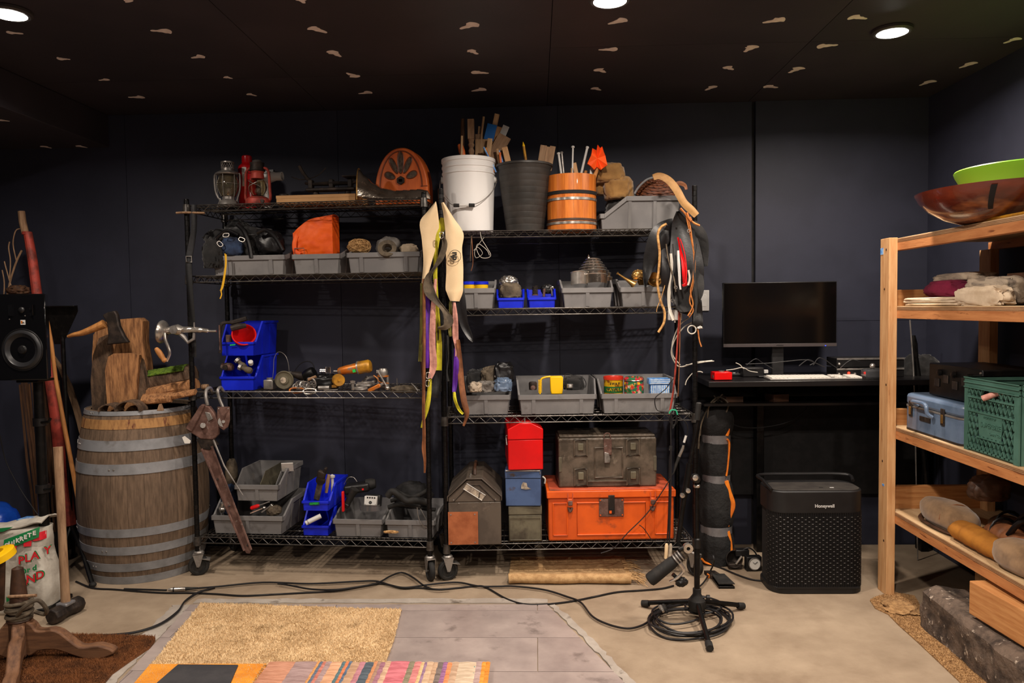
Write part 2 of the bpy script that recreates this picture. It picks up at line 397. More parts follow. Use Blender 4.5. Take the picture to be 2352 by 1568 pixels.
def clip(poly,a,b,c):
 out=[]
 for i in range(len(poly)):
  p,q=poly[i],poly[(i+1)%len(poly)];dp=a*p[0]+b*p[1]-c;dq=a*q[0]+b*q[1]-c
  if dp<=0:out.append(p)
  if dp*dq<0:
   t=dp/(dp-dq);out.append((p[0]+(q[0]-p[0])*t,p[1]+(q[1]-p[1])*t))
 return out
floor=struct('floor',MB().box(XL,XR,YF,YB,-.12,0),'concrete',smooth=0)
A=atZ(1258,1392,0);B=atZ(1432,1568,0);Cc=atZ(440,1388,0);Dd=atZ(275,1568,0)
def line(p,q,side):
 a,b=(q.y-p.y),-(q.x-p.x);c=a*p.x+b*p.y
 return(a,b,c)if side>0 else(-a,-b,-c)
cl=[line(B,A,1),line(Dd,Cc,-1)]
ytop=(A.y+Cc.y)/2
rows=[];y1=ytop
ys=[ytop,ytop-.075]+[atZ(1100,1467,0).y,atZ(1100,1545,0).y]
dy=ys[2]-ys[3]
while ys[-1]>YF+.2:ys.append(ys[-1]-dy)
xs0=atZ(1235,1500,0).x
tiles_n=0
for r_ in range(len(ys)-1):
 off=xs0+(.31 if r_%2 else 0)
 for k in range(-8,4):
  xa,xb=off+k*.92,off+(k+1)*.92
  g=.0015
  if r_>6 and False:continue
  P=[(xa+g,ys[r_+1]+g),(xb-g,ys[r_+1]+g),(xb-g,ys[r_]-g),(xa+g,ys[r_]-g)]
  for c in cl:P=clip(P,*c)if P else P
  if len(P)<3:continue
  MB().prism(P,.0004,.006,'z').build('tile',M['vinyl_tile'],floor,smooth=0)
def floorpoly(pts,z0,z1):return MB().prism([(p.x,p.y)for p in[atZ(a,b,0)for a,b in pts]],z0,z1,'z')
def rough_strip(pts,w_,z1,seed):
 rr=random.Random(seed);P=crv([atZ(a,b,0)for a,b in pts],14);top=[];bot=[]
 for i,p in enumerate(P):
  t=(P[min(i+1,len(P)-1)]-P[max(i-1,0)]).normalized();n=Vector((-t.y,t.x,0))
  top.append(p+n*(w_[0]+rr.uniform(-.008,.008)));bot.append(p-n*(w_[1]+rr.uniform(-.006,.006)))
 mb=MB()
 for i in range(len(P)-1):mb.plate([(*q.xy,.0005)for q in(top[i],top[i+1],bot[i+1],bot[i])],1,(0,0,z1))
 return mb
rough_strip([(445,1385),(800,1385),(1258,1385)],(.045,.004),.004,1).build('cement_strip',M['concrete_light'],floor,smooth=0)
rough_strip([(438,1390),(360,1470),(262,1568),(150,1700)],(.004,.08),.004,2).build('cement_strip',M['concrete_light'],floor,smooth=0)
rough_strip([(1262,1392),(1350,1478),(1434,1568),(1560,1700)],(.03,.0),.005,3).build('cement_strip',M['concrete_light'],floor,smooth=0)
def wall_with_panels(name,boxdims,seams,mk,par=None):
 pass
wb=struct('wall_back',MB().box(XL-.1,XR+.1,YB,YB+.1,-.05,CEIL+.1),'black_matte',smooth=0)
xs=[XL]+[W0.u(p,YB-.012,1.8)for p in(295,780,1283,1727)]+[XR]
for i in range(len(xs)-1):
 a,b=xs[i],xs[i+1];d=.012
 if i==len(xs)-2:a+=.016;d=.022
 zz=[0,CEIL]
 if i==0:zz=[0,CEIL]
 if i==len(xs)-2:zz=[0,W0.z(735,2.0,YB),CEIL]
 for j in range(len(zz)-1):
  MB().box(a+.0012,b-.0012,YB-d,YB,zz[j]+.001,zz[j+1]-.001).build('wall_panel',M['wall_paint'],wb,smooth=0)
wr=struct('wall_right',MB().box(XR,XR+.1,YF,YB,-.05,CEIL+.1),'black_matte',smooth=0)
for a,b in((3.11,YB-.023),(1.9,3.11),(.68,1.9),(-.54,.68),(YF,-.54)):
 MB().box(XR-.012,XR,a+.001,b-.001,0.001,CEIL).build('wall_panel',M['wall_paint'],wr,smooth=0)
wl=struct('wall_left',MB().box(XL-.1,XL,YF,YB,-.05,CEIL+.1),'wall_paint',smooth=0)
wf=struct('wall_front',MB().box(XL-.1,XR+.1,YF-.1,YF,-.05,CEIL+.1),'wall_paint',smooth=0)
ce=struct('ceiling',MB().box(XL-.1,XR+.1,YF-.1,YB+.1,CEIL+.012,CEIL+.1),'black_matte',smooth=0)
sx=[XL,W0.u(640,3.5,CEIL),W0.u(1262,3.5,CEIL),W0.u(1815,3.6,CEIL),XR]
for i in range(4):
 ysm=[YB,3.68 if i in(0,1)else 3.35,2.62 if i<2 else 2.4,1.4,.2,-1,YF]
 for j in range(6):
  MB().box(sx[i]+.0015,sx[i+1]-.0015,ysm[j+1]+.001,ysm[j]-.001,CEIL,CEIL+.0118).build('ceiling_panel',M['ceiling_paint'],ce,smooth=0)
e0=atY(250,338,YB-.02)
SX,SZ=e0.x,e0.z
struct('trim_1',MB().box(XL,SX,YF,YB-.013,SZ,CEIL-.001),'ceiling_paint',smooth=0,bev=.004)
PT=[(300,4,281,-4),(690,-3,699,7),(712,62,750,75),(393,71,346,70),(15,74,53,77),(131,134,161,136),(467,128,440,133),(250,182,227,184),(515,176,534,180),(757,116,783,130),(822,177,796,167),(331,223,295,223),(568,215,589,220),(853,211,824,215),(1096,53,1057,66),(1078,114,1097,124),(1083,165,1122,168),(1115,204,1083,209),(1438,43,1397,55),(1418,113,1375,114),(1370,158,1391,166),(1362,201,1380,207),(1803,42,1752,52),(1955,37,1990,43),(1733,104,1710,119),(1877,106,1924,103),(1665,153,1684,160),(1841,154,1812,167),(1643,197,1620,207),(1757,197,1786,201),(2341,86,2306,99),(2239,142,2204,156),(2144,184,2113,196)]
def patch(p,q,z,par,seed):
 rr=random.Random(seed);d=q-p;L=d.length;t=d.normalized();n=Vector((-t.y,t.x,0));k=9
 wd=[.45,1,1.05,.85,.62,.5,.42,.36,.2];ww=max(.017,min(.026,L*.3))
 top=[p+t*(L*i/(k-1))+n*ww*wd[i]*rr.uniform(.7,1.25)for i in range(k)]
 bot=[p+t*(L*i/(k-1))-n*ww*wd[i]*rr.uniform(.7,1.25)for i in range(k)]
 P=crv([(v.x,v.y,0)for v in top+bot[::-1]],2,True)
 MB().prism([(v.x,v.y)for v in P],z-.0012,z+.0005,'z').build('spackle_patch',M['spackle'],par,smooth=0)
for i,(a,b,c,d)in enumerate(PT):patch(atZ(a,b,CEIL),atZ(c,d,CEIL),CEIL,ce,i)
so=bpy.data.objects['trim_1']
for i,(a,b,c,d)in enumerate([(-4,275,22,278),(95,335,118,340),(176,334,200,339)]):
 p,q=atZ(a,b,SZ),atZ(c,d,SZ);patch(p,q,SZ,so,60+i)
lamp_lab=['round white ceiling downlight at the right, wholly in view','round white ceiling downlight cut by the top edge, above the middle','round white ceiling downlight in the top left corner','round ceiling downlight behind the viewer, over the middle','round ceiling downlight behind the viewer, at the left','round ceiling downlight behind the viewer, at the right','round ceiling downlight behind the viewer, nearest the front wall']
for i,(x,y,k)in enumerate(LAMPS):
 t=thing('ceiling_light',lamp_lab[i],'light',W0,(x,y,CEIL),group='round ceiling downlights')
 MB().lathe([(.06,-.002),(.078,-.002),(.078,-.012),(.07,-.018),(.06,-.018),(.06,-.002)],40).build('trim_ring',M['lamp_trim'],t)
 MB().lathe([(0,-.024),(.03,-.0235),(.05,-.0205),(.0598,-.015),(.0598,-.003),(0,-.003)],32).build('lens',M['lamp_lens'],t)
def rack(label,fr,Wd,decks,ztop,skipw=()):
 t=thing('wire_shelving_rack',label,'shelving rack',fr,(0,0,0),group=None)
 pm=MB();pts=[];rr=[]
 z=.115
 while z<ztop-.01:
  pts+=[(0,0,z),(0,0,z+.0215),(0,0,z+.022),(0,0,z+.0245)];rr+=[.0127,.0127,.0116,.0116];z+=.0254
 pts.append((0,0,ztop-.006));rr.append(.0127);pts.append((0,0,ztop));rr.append(.011)
 pm.tube(pts,rr,12);pme=pm.mesh('post',M['black_metal'])
 wheel=MB().at((0,0,0),(0,PI/2,0)).lathe([(.008,-.008),(.034,-.008),(.036,-.014),(.047,-.013),(.0515,-.007),(.0515,.007),(.047,.013),(.036,.014),(.034,.008),(.008,.008)],28).mesh('wheel',M['black_rubber'])
 fk=MB()
 for s_ in(-1,1):
  fk.plate([(s_*.019,-.022,.012),(s_*.019,.03,.012),(s_*.019,.012,-.05),(s_*.019,-.004,-.054)],.0025,(s_,0,0))
 fk.box(-.0215,.0215,-.022,.03,.01,.014);fk.at((0,.006,.02)).lathe([(.02,-.008),(.024,0),(.02,.006),(.008,.008),(.008,.03)],16);fk.at()
 fk.cyl((-.024,.004,-.049),(.024,.004,-.049),.005)
 fkm=fk.mesh('fork',M['steel'])
 for(u,v,br)in((0,0,1),(Wd,0,0),(0,WD,0),(Wd,WD,0)):
  p=link('post',pme,t,(u,v,0))
  c=bpy.data.objects.new('caster',fkm);COL.objects.link(c);c.parent=t;c.location=(u,v,.1);c.rotation_euler=(0,0,{0:.5,1:-1.2}[br]if v==0 else.9)
  link('wheel',wheel,c,(0,.004,-.049))
  if br:MB().plate([(-.02,.01,-.012),(.02,.01,-.012),(.03,.06,-.022),(-.03,.06,-.022)],.003,(0,0,1)).build('brake_pedal',M['steel'],c)
 for zd in decks:
  sh=MB()
  u0,u1,v0,v1=.012,Wd-.012,.012,WD-.012
  for zz in(zd-.003,zd-.034):
   sh.cyl((u0,v0-.006,zz),(u1,v0-.006,zz),.003,n=6);sh.cyl((u0,v1+.006,zz),(u1,v1+.006,zz),.003,n=6)
   sh.cyl((u0-.006,v0,zz),(u0-.006,v1,zz),.003,n=6);sh.cyl((u1+.006,v0,zz),(u1+.006,v1,zz),.003,n=6)
  for u in(0,Wd):
   for v in(0,WD):sh.at((u,v,zd-.02)).lathe([(.0135,-.026),(.02,-.024),(.017,.02),(.0135,.022)],12);sh.at()
  s_=sh.build('shelf',M['wire_metal'],t)
  zg=MB();n=int((Wd-.06)/.0285);pts=[]
  for i in range(n+1):pts.append((.03+i*(Wd-.06)/n,0,(zd-.005)if i%2 else(zd-.032)))
  for v in(v0-.006,v1+.006):zg.tube([(a,v,c)for a,b,c in pts],.0021,5)
  n2=12
  for u in(u0-.006,u1+.006):zg.tube([(u,.03+i*(WD-.06)/n2,(zd-.005)if i%2 else(zd-.032))for i in range(n2+1)],.0021,5)
  zg.build('zigzag_truss',M['wire_metal'],s_)
  wd=MB()
  nw=int(Wd/.0235)
  for i in range(1,nw):wd.cyl((i*Wd/nw,v0-.006,zd-.002),(i*Wd/nw,v1+.006,zd-.002),.0017,n=4)
  for k in range(4):
   v=v0+(v1-v0)*(k+.5)/4;wd.cyl((u0,v,zd-.007),(u1,v,zd-.007),.003,n=5)
  wd.build('wire_deck',M['wire_metal'],s_,kind='stuff',smooth=0)
 return t
WR_=1.245
rack('black wire shelving rack on casters beside the barrel',UL,1.219,ZL,1.925)
rack('black wire shelving rack on casters beside the desk',UR,WR_,ZR,1.94)
def bin_(label,fr,px0,px1,v,zd,H,Hf,Dp,m_='grey_bin',ribs=2,taper=.1,group=None,lip=.024,vpx=None,name='storage_bin',rot=0,wmul=1,pz=0):
 """hopper bin: width from its rim's two front corners in the photograph"""
 u0,u1=fr.u(px0,v,zd+Hf),fr.u(px1,v,zd+Hf);Wt=(u1-u0)*wmul;uc=(u0+u1)/2
 t=thing(name,label,'bin',fr,(uc,v,zd+.0005),rot,group)
 hw=Wt/2-.006;bw=hw-taper*H;t_=.003
 bf=taper*H*.7
 def X(z):return bw+(hw-bw)*z/H
 def Yf(z):return.006+bf*(1-z/H)
 def Yb(z):return Dp-.006-bf*(1-z/H)
 sh=MB()
 sh.plate([(-X(0),Yf(0),0),(X(0),Yf(0),0),(X(0),Yb(0),0),(-X(0),Yb(0),0)],t_,(0,0,1))
 sh.plate([(-X(0),Yf(0),0),(X(0),Yf(0),0),(X(Hf),Yf(Hf),Hf),(-X(Hf),Yf(Hf),Hf)],t_,(0,1,0))
 sh.plate([(-X(0),Yb(0),0),(X(0),Yb(0),0),(X(H),Yb(H),H),(-X(H),Yb(H),H)],t_,(0,-1,0))
 c1,c2=.06*Dp+.006,.34*Dp
 prof=[(Yf(Hf),Hf),(c1,Hf),(c2,H),(Yb(H),H)]if H>Hf+.01 else[(Yf(Hf),Hf),(Yb(H),H)]
 for s_ in(-1,1):
  pts=[(s_*X(z),y,z)for y,z in[(Yf(0),0)]+prof+[(Yb(0),0)]]
  sh.plate(pts,t_,(-s_,0,0))
 sh.build('shell',M[m_],t,smooth=20)
 rm=MB();o=.006
 rm.box(-X(Hf)-o,X(Hf)+o,Yf(Hf)-o,Yf(Hf),Hf-lip,Hf)
 rm.box(-X(H)-o,X(H)+o,Yb(H),Yb(H)+o,H-lip,H)
 for s_ in(-1,1):
  P=[(s_*X(z),y,z)for y,z in prof]
  P[0]=(P[0][0],Yf(Hf)-o,Hf)
  for i in range(len(P)-1):
   a,b=P[i],P[i+1]
   rm.plate([a,b,(b[0],b[1],b[2]-lip),(a[0],a[1],a[2]-lip)],o,(s_,0,0))
 rm.build('rim',M[m_],t,smooth=20,bev=.001)
 rb=MB();q=.0045
 wr=.009 if H>.07 else.005
 for s_ in(-1,1):
  rb.plate([(-wr,Yf(0)-q,.003),(wr,Yf(0)-q,.003),(wr,Yf(Hf)-q,Hf-lip),(-wr,Yf(Hf)-q,Hf-lip)],q,(0,1,0));break
 rme=rb.mesh('rib',M[m_])
 for k in range(ribs):
  link('rib',rme,t,((k-(ribs-1)/2)*(2*bw*(.66 if ribs==2 else.5)),0,0))
 for s_ in(-1,1):
  for f_ in(.38,.68):
   y=Dp*f_;MB().plate([(s_*X(0.003),y-.008,.003),(s_*X(0.003),y+.008,.003),(s_*X(H-lip),y+.008,H-lip),(s_*X(H-lip),y-.008,H-lip)],.005,(s_,0,0)).build('rib',M[m_],t)
 return(t,uc,Wt,v,zd)
def hz(fr,py,u,v,zd):return fr.z(py,u,v)-zd
G1='grey bins on the left rack'
B1=bin_('long grey bin of black straps, leftmost on the second shelf of the left rack',UL,483,655,.03,ZL[2],.125,.098,.34,ribs=2,group=None)
B2=bin_('narrow grey bin holding an orange bag, second shelf of the left rack',UL,668,782,.03,ZL[2],.125,.098,.34,ribs=1)
B3=bin_('grey bin with twine and grey cloths, second shelf of the left rack',UL,794,966,.03,ZL[2],.125,.1,.34,ribs=2)
B4=bin_('wide grey bin under another bin on the bottom shelf of the left rack',UL,481,652,.05,ZL[0],.16,.095,.36,ribs=1)
B5=bin_('grey hopper bin with dividers stacked on a wider grey bin',UL,534,642,.08,ZL[0]+.166,.15,.085,.33,ribs=1)
B6=bin_('grey bin of power tools and chargers right of the stacked blue bins',UL,762,880,.04,ZL[0],.12,.09,.34,ribs=1)
B7=bin_('grey bin of black rubber hoses at the right end of the bottom shelf',UL,882,1000,.04,ZL[0],.12,.09,.34,ribs=1)
dx_=UR.u(1565,.1,ZR[3]+.1)-UR.u(1374,.1,ZR[3]+.1);u8=UR.u(1374,.1,ZR[3]+.1)
B8=bin_('grey hopper bin turned sideways with a wicker basket, top shelf of the right rack',UR,1385,1505,.1,ZR[3],.17,.085,dx_,ribs=1,taper=.12)
B8[0].location=UR.pt(u8,.22,ZR[3]+.0005);B8[0].rotation_euler[2]=-UR.a-PI/2
B9=bin_('grey bin with blue and yellow lids behind the cream strap',UR,1046,1140,.03,ZR[2],.145,.1,.34,ribs=1)
B10=bin_('grey bin heaped with steel armour plates, third from the right rack top',UR,1288,1412,.03,ZR[2],.14,.095,.34,ribs=1)
B11=bin_('grey bin with brass horns behind the black leather straps',UR,1422,1534,.03,ZR[2],.14,.095,.34,ribs=1)
B12=bin_('grey bin of dark fabric scraps beside the hanging straps',UR,1056,1176,.05,ZR[1],.165,.098,.36,ribs=1)
B13=bin_('grey bin with a yellow scoop, in the middle of the right rack',UR,1187,1374,.03,ZR[1],.165,.098,.36,ribs=2)
B14=bin_('grey bin with painted tins, right end of the right rack',UR,1378,1560,.03,ZR[1],.165,.098,.36,ribs=2)
K=dict(m_='blue_bin',lip=.012,taper=.05,ribs=0)
B15=bin_('blue bin with bolts under another blue bin on the left rack',UL,500,586,.05,ZL[1],.175,.07,.3,**K)
B16=bin_('blue bin with a red funnel, upper of the big pair on the left rack',UL,500,586,.05,ZL[1]+.178,.175,.07,.3,**K)
B17=bin_('small blue bin with a white tube, lower of the pair on the bottom shelf',UL,690,757,.05,ZL[0],.125,.05,.3,**K)
B18=bin_('small blue bin holding a dark wrench, upper of the pair on the bottom shelf',UL,690,757,.05,ZL[0]+.128,.125,.05,.3,**K)
B19=bin_('small blue bin with leather scraps, left of two on the right rack',UR,1140,1206,.03,ZR[2],.095,.05,.28,**K)
B20=bin_('small blue bin with springs and fittings, right of two on the right rack',UR,1211,1279,.03,ZR[2],.095,.05,.28,**K)
for dx in(-.0,.085):MB().plate([(dx,.04,.01),(dx,.32,.01),(dx,.32,.14),(dx,.12,.135),(dx,.05,.08)],.003,(1,0,0)).build('divider',M['olive_paint']if dx==0 else M['grey_bin'],B5[0],label='green divider' if dx==0 else 'grey divider')
def loc(fr,px,py,v):
 z=1.2
 for _ in range(4):u=fr.u(px,v,z);z=fr.z(py,u,v)
 return(u,v,z)
def item(name,label,cat,mb,m_,fr,p,rot=0,group=None,smooth=40,bev=0,tilt=None):
 o=mb.build(name,M[m_],None,smooth=smooth,bev=bev);o.location=fr.pt(*p);o.rotation_euler=(tilt[0]if tilt else 0,tilt[1]if tilt else 0,-fr.a+rot)
 return tag(o,label,cat,group)
def strap(pts,Y,t=.0025,wav=0,seed=0,k=5,fr=None):
 """a band through image points (px, py, width px) at depth Y, its real size in metres"""
 P=[]
 for(a,b,w_)in pts:
  q=atY(a,b,Y);P.append((q.x,q.z,w_*Y/F))
 C3=crv(P,k);n=len(C3);o=C3[0];rr=random.Random(seed);ph=rr.uniform(0,6)
 def fn(a,b):
  i=min(int(round(a*(n-1))),n-1);c=C3[i];d=C3[min(i+1,n-1)]-C3[max(i-1,0)];d=Vector((d.x,0,d.y)).normalized();nn=Vector((d.z,0,-d.x))
  s_=(b-.5)*c.z
  return Vector((c.x,0,c.y))+nn*s_+Vector((0,wav*math.sin(a*9+ph)+wav*.8*math.sin(b*5+a*4+ph),0))
 mb=MB();mb.grid(lambda a,b:fn(a,b)-Vector((o.x,0,o.y)),n-1,4,t)
 return mb,(o.x,Y,o.y)
def hang(name,label,cat,pts,Y,m_,t=.0025,wav=.006,seed=0,group=None):
 mb,loc=strap(pts,Y,t,wav,seed);o=mb.build(name,M[m_],None,smooth=60);o.location=loc
 return tag(o,label,cat,group)
def cord(name,label,cat,pts,r,m_,group=None,n=6,k=6,smooth=60):
 """tube along world points"""
 pts=[Vector(p)for p in pts];o0=pts[0];C3=crv([p-o0 for p in pts],k)
 o=MB().tube(C3,r,n).build(name,M[m_],None,smooth=smooth);o.location=o0
 return tag(o,label,cat,group)if label else o
def fl(pts,z=.005):return[atZ(a,b,z)for a,b in pts]
def yy(pts,Y):return[atY(a,b,Y)for a,b in pts]
S=UL.sc(.15)
zt=ZL[3]
u=UL.u(524,.13,zt+.1);t=thing('railway_lantern','tarnished oil lantern with a clear glass globe and pierced cap','lantern',UL,(u,.13,zt))
MB().lathe([(.03,0),(.05,.0),(.053,.006),(.05,.014),(.043,.03),(.03,.04),(.03,.052),(.036,.06)],32).build('fuel_font',M['steel'],t)
MB().lathe([(.036,.055),(.047,.08),(.054,.105),(.053,.13),(.045,.155),(.038,.168),(.036,.168),(.043,.154),(.051,.13),(.052,.105),(.045,.08),(.034,.055),(.036,.055)],40).build('globe',M['dirty_glass'],t)
MB().lathe([(.03,.166),(.062,.166),(.064,.17),(.05,.18),(.036,.186),(.03,.186),(.03,.166)],36).build('brim',M['steel'],t)
ch=MB();ch.lathe([(.028,.186),(.031,.186),(.031,.2),(.028,.2),(.028,.186)],28);ch.lathe([(.0285,.228),(.033,.227),(.033,.233),(.0285,.233),(.0285,.228)],28)
for i in range(16):
 a=2*PI*i/16
 for d in(1,-1):ch.tube([(.031*math.cos(a+d*k*.14),.031*math.sin(a+d*k*.14),.198+k*.0075)for k in range(5)],.0016,4)
ch.build('pierced_chimney',M['steel'],t)
MB().tube(crv([(-.06,0,.172),(-.072,0,.16),(-.07,0,.09),(-.055,0,.05),(-.043,0,.04),(-.052,0,.02),(-.062,0,.002)]),.0055,8).build('side_tube',M['steel'],t)
MB().tube(crv([(.06,0,.172),(.066,0,.16),(.064,0,.09),(.05,0,.045),(.046,0,.03)]),.0045,8).build('side_tube',M['steel'],t)
for i in range(6):
 a=PI/6+i*PI/3;MB().tube(crv([(r_*math.cos(a),r_*math.sin(a),z)for r_,z in((.044,.03),(.05,.06),(.057,.105),(.056,.13),(.056,.168))],3),.0011,5).build('guard_wire',M['steel'],t)
MB().at((0,0,.118)).ring(.0575,.0011,36,5).build('guard_ring',M['steel'],t)
MB().lathe([(.006,.055),(.008,.075),(.003,.085)],12).build('burner',M['brass'],t)
u=UL.u(592,.1,zt+.1);t=thing('barn_lantern','rusty red barn lantern in front of the red bottle','lantern',UL,(u,.1,zt))
MB().lathe([(.05,0),(.06,.002),(.063,.012),(.06,.03),(.045,.042),(.03,.046)],36).build('fuel_tank',M['red_rust'],t)
MB().lathe([(.026,.05),(.042,.075),(.046,.095),(.04,.12),(.03,.135),(.028,.135),(.038,.12),(.044,.095),(.04,.075),(.024,.05),(.026,.05)],32).build('globe',M['glass'],t)
MB().lathe([(.033,.135),(.034,.14),(.03,.165),(.034,.17),(.034,.178)],32).build('hood',M['red_rust'],t)
MB().lathe([(.034,.172),(.04,.176),(.034,.205),(.036,.212),(.036,.217),(.018,.22)],32).build('chimney',M['dark_iron'],t)
MB().lathe([(.0,.222),(.02,.22),(.024,.226),(.012,.232),(0,.233)],24).build('cap',M['steel'],t)
for s_ in(-1,1):MB().tube(crv([(s_*.033,0,.19),(s_*.05,0,.185),(s_*.061,0,.16),(s_*.064,0,.09),(s_*.066,0,.04),(s_*.056,0,.02)]),.0085,10,flat=.8).build('side_tube',M['red_rust'],t)
for s_ in(-1,1):MB().tube(crv([(s_*.045,.0,.06),(s_*.03,-.04,.09),(-s_*.0,-.05,.105),(-s_*.03,-.04,.12),(-s_*.042,0,.135)],5),.0014,5).build('guard_wire',M['steel'],t)
MB().at((.045,-.045,.015),(PI/2,0,0)).lathe([(0,0),(.009,0),(.009,.01),(0,.01)],14).build('filler_cap',M['dark_iron'],t)
MB().tube([(-.066,0,.17)]+[(.068*math.cos(a),.05*math.sin(a),.172-.0*a)for a in[PI-PI*i/10 for i in range(11)]],.0015,5).build('bail_handle',M['dark_iron'],t)
u=UL.u(569,.26,zt+.1);t=thing('fuel_bottle','glossy red metal bottle standing behind the two lanterns','bottle',UL,(u,.26,zt))
MB().lathe([(.0,0),(.044,0),(.047,.004),(.047,.215),(.043,.232),(.03,.244),(.024,.25)],36).build('body',M['red_gloss'],t)
MB().lathe([(.0,.248),(.025,.248),(.0265,.252),(.0265,.283),(.022,.288),(0,.288)],32).build('screw_cap',M['red_gloss'],t)
MB().plate([(.0475*math.sin(a),-.0478*math.cos(a),.12)for a in(-.15,.35)]+[(.0475*math.sin(a),-.0478*math.cos(a),.22)for a in(.35,-.15)],.001).build('paper_label',M['white_paper'],t,label='white paper label')
u=UL.u(622,.24,zt+.1);t=thing('hair_dryer','white pistol-shaped nozzle lying behind the red lantern','heat tool',UL,(u,.24,zt))
MB().at((0,0,.17),(0,PI/2,0)).lathe([(0,-.07),(.03,-.065),(.034,-.03),(.032,0),(.022,.03),(.0235,.065),(.02,.065),(.019,.03),(0,.02)],28).build('barrel',M['white_plastic'],t)
MB().tube([(-.035,0,.16),(-.03,0,.08),(-.02,0,0)],[.019,.017,.02],14).build('grip',M['white_plastic'],t)
MB().box(-.005,.02,-.008,.008,.195,.206).build('switch',M['black_plastic'],t)
uA,uB=UL.u(635,.06,zt),UL.u(816,.06,zt)
t=thing('flat_carton','flat cardboard carton under the old iron balance','carton',UL,((uA+uB)/2,.06,zt))
MB().box(-(uB-uA)/2,(uB-uA)/2,0,.24,.0,.04).build('box',M['card'],t,bev=.001,smooth=0)
MB().box(-(uB-uA)/2-.001,(uB-uA)/2+.001,-.0015,.0,.026,.041).build('lid_flap',M['card'],t,smooth=0)
u=UL.u(652,.1,zt+.045);o=item('jar_lid','small round tin lid on the left end of the cardboard carton','lid',MB().lathe([(0,0),(.023,0),(.024,.001),(.024,.009),(.022,.0105),(0,.0105)],28),'dark_iron',UL,(u,.1,zt+.0425))
u=UL.u(762,.16,zt+.1);t=thing('balance_scale','dark iron kitchen balance on the cardboard carton','scale',UL,(u,.16,zt+.0415))
b=MB();b.box(-.13,.13,-.03,.03,.03,.045);b.build('beam_base',M['dark_iron'],t,bev=.004)
for s_ in(-1,1):MB().tube([(s_*.085,0,0),(s_*.085,0,.008),(s_*.085,0,.035)],[.022,.017,.014],16).build('foot',M['dark_iron'],t)
MB().tube([(-.14,0,.075),(-.1,0,.068),(0,0,.07),(.1,0,.068),(.14,0,.075)],[.012,.015,.02,.015,.012],8,flat=.6).build('beam',M['dark_iron'],t)
for x in(-.11,0,.1):MB().box(x-.011,x+.011,-.018,.018,.045,.09).build('bracket',M['dark_iron'],t,bev=.003)
MB().tube(crv([(-.17,0,.165),(-.155,0,.135),(-.13,0,.1),(-.115,0,.085)]),[.009,.008]+[.009]*17,8).build('pan_arm',M['dark_iron'],t)
MB().tube(crv([(-.215,0,.11),(-.17,0,.095),(-.12,0,.098),(-.07,0,.115),(-.03,0,.15)]),.0025,6).build('pan_hoop',M['dark_iron'],t)
MB().box(.07,.15,-.05,.05,.095,.101).build('weight_plate',M['dark_iron'],t,bev=.002)
MB().cyl((.11,0,.08),(.11,0,.096),.01).build('plate_post',M['dark_iron'],t)
uA,uB=UL.u(859,.2,zt+.1),UL.u(984,.2,zt+.1);u=(uA+uB)/2;wR=uB-uA;hR=UL.z(339,u,.2)-zt
t=thing('cathedral_radio','orange-brown wooden cathedral radio behind the steel boot armour','radio',UL,(u,.2,zt),-.1)
arch=[(-wR/2,0),(-wR/2,hR*.26)]+[(-wR/2*math.cos(a)**.92,hR*.26+hR*.74*math.sin(a)**1.05)for a in[i*PI/2/14 for i in range(1,14)]]
arch=arch+[(0,hR)]+[(-x,z)for x,z in arch[::-1]]
MB().prism(arch,0,.09,'y').build('cabinet',M['radio_wood'],t,bev=.006)
inner=[(x*.80,.02+z*.87)for x,z in arch]
MB().tube([(x,-.001,z)for x,z in crv([(a,b,0)for a,b in[]],2)]if 0 else[(x,-.001,z)for x,z in inner[1:-1]],.0032,6).build('arch_moulding',M['radio_dark'],t)
cz=hR*.42
def petal(ang,r0_,r1_,w_):
 P=[]
 for i in range(20):
  a=2*PI*i/20;rr_=(r0_+r1_)/2+(r1_-r0_)/2*math.cos(a);ww_=w_*math.sin(a)*(.65+.45*rr_/r1_)
  P.append((rr_*math.sin(ang)+ww_*math.cos(ang),cz+rr_*math.cos(ang)-ww_*math.sin(ang)))
 return P
for ang,a0,a1,w_ in((0,.035,.15,.017),(-.45,.04,.13,.015),(.45,.04,.13,.015),(-1.15,.035,.095,.018),(1.15,.035,.095,.018)):
 P=petal(ang,a0,a1,w_)
 f=MB().prism(P,-.0012,.001,'y').build('grille_opening',M['radio_cloth'],t)
 MB().tube([(x,-.0015,z)for x,z in P],.0024,5,True).build('rim',M['radio_dark'],f)
hx=lambda r_:[(r_*math.cos(k*PI/3+PI/6),cz+r_*math.sin(k*PI/3+PI/6))for k in range(6)]
d_=MB().prism(hx(.023),-.009,0,'y').build('dial_bezel',M['dark_iron'],t,bev=.002)
MB().box(-.009,.009,-.0098,-.0085,cz-.007,cz+.007).build('dial_window',M['black_gloss'],d_)
MB().cyl((0,-.012,.05),(0,0,.05),.006).build('knob',M['radio_dark'],t)
for s_ in(-1,1):MB().box(s_*wR*.43-.018,s_*wR*.43+.018,-.001,.0015,hR*.3,hR*.3+.004).build('trim_line',M['radio_dark'],t)
uA=UL.u(822,.05,zt+.05);uB=UL.u(986,.05,zt+.05);Lb=uB-uA
t=thing('armour_boot','shiny hammered steel armour boot lying in front of the radio','armour',UL,(uA,.07,zt))
sec=[(0,.005,.165,.045),(.035,.004,.125,.044),(.08,.002,.085,.045),(.13,.001,.06,.044),(.19,.0,.048,.04),(.25,0,.05,.038),(.31,0,.052,.034),(.35,.0,.045,.028),(Lb,0,.02,.012)]
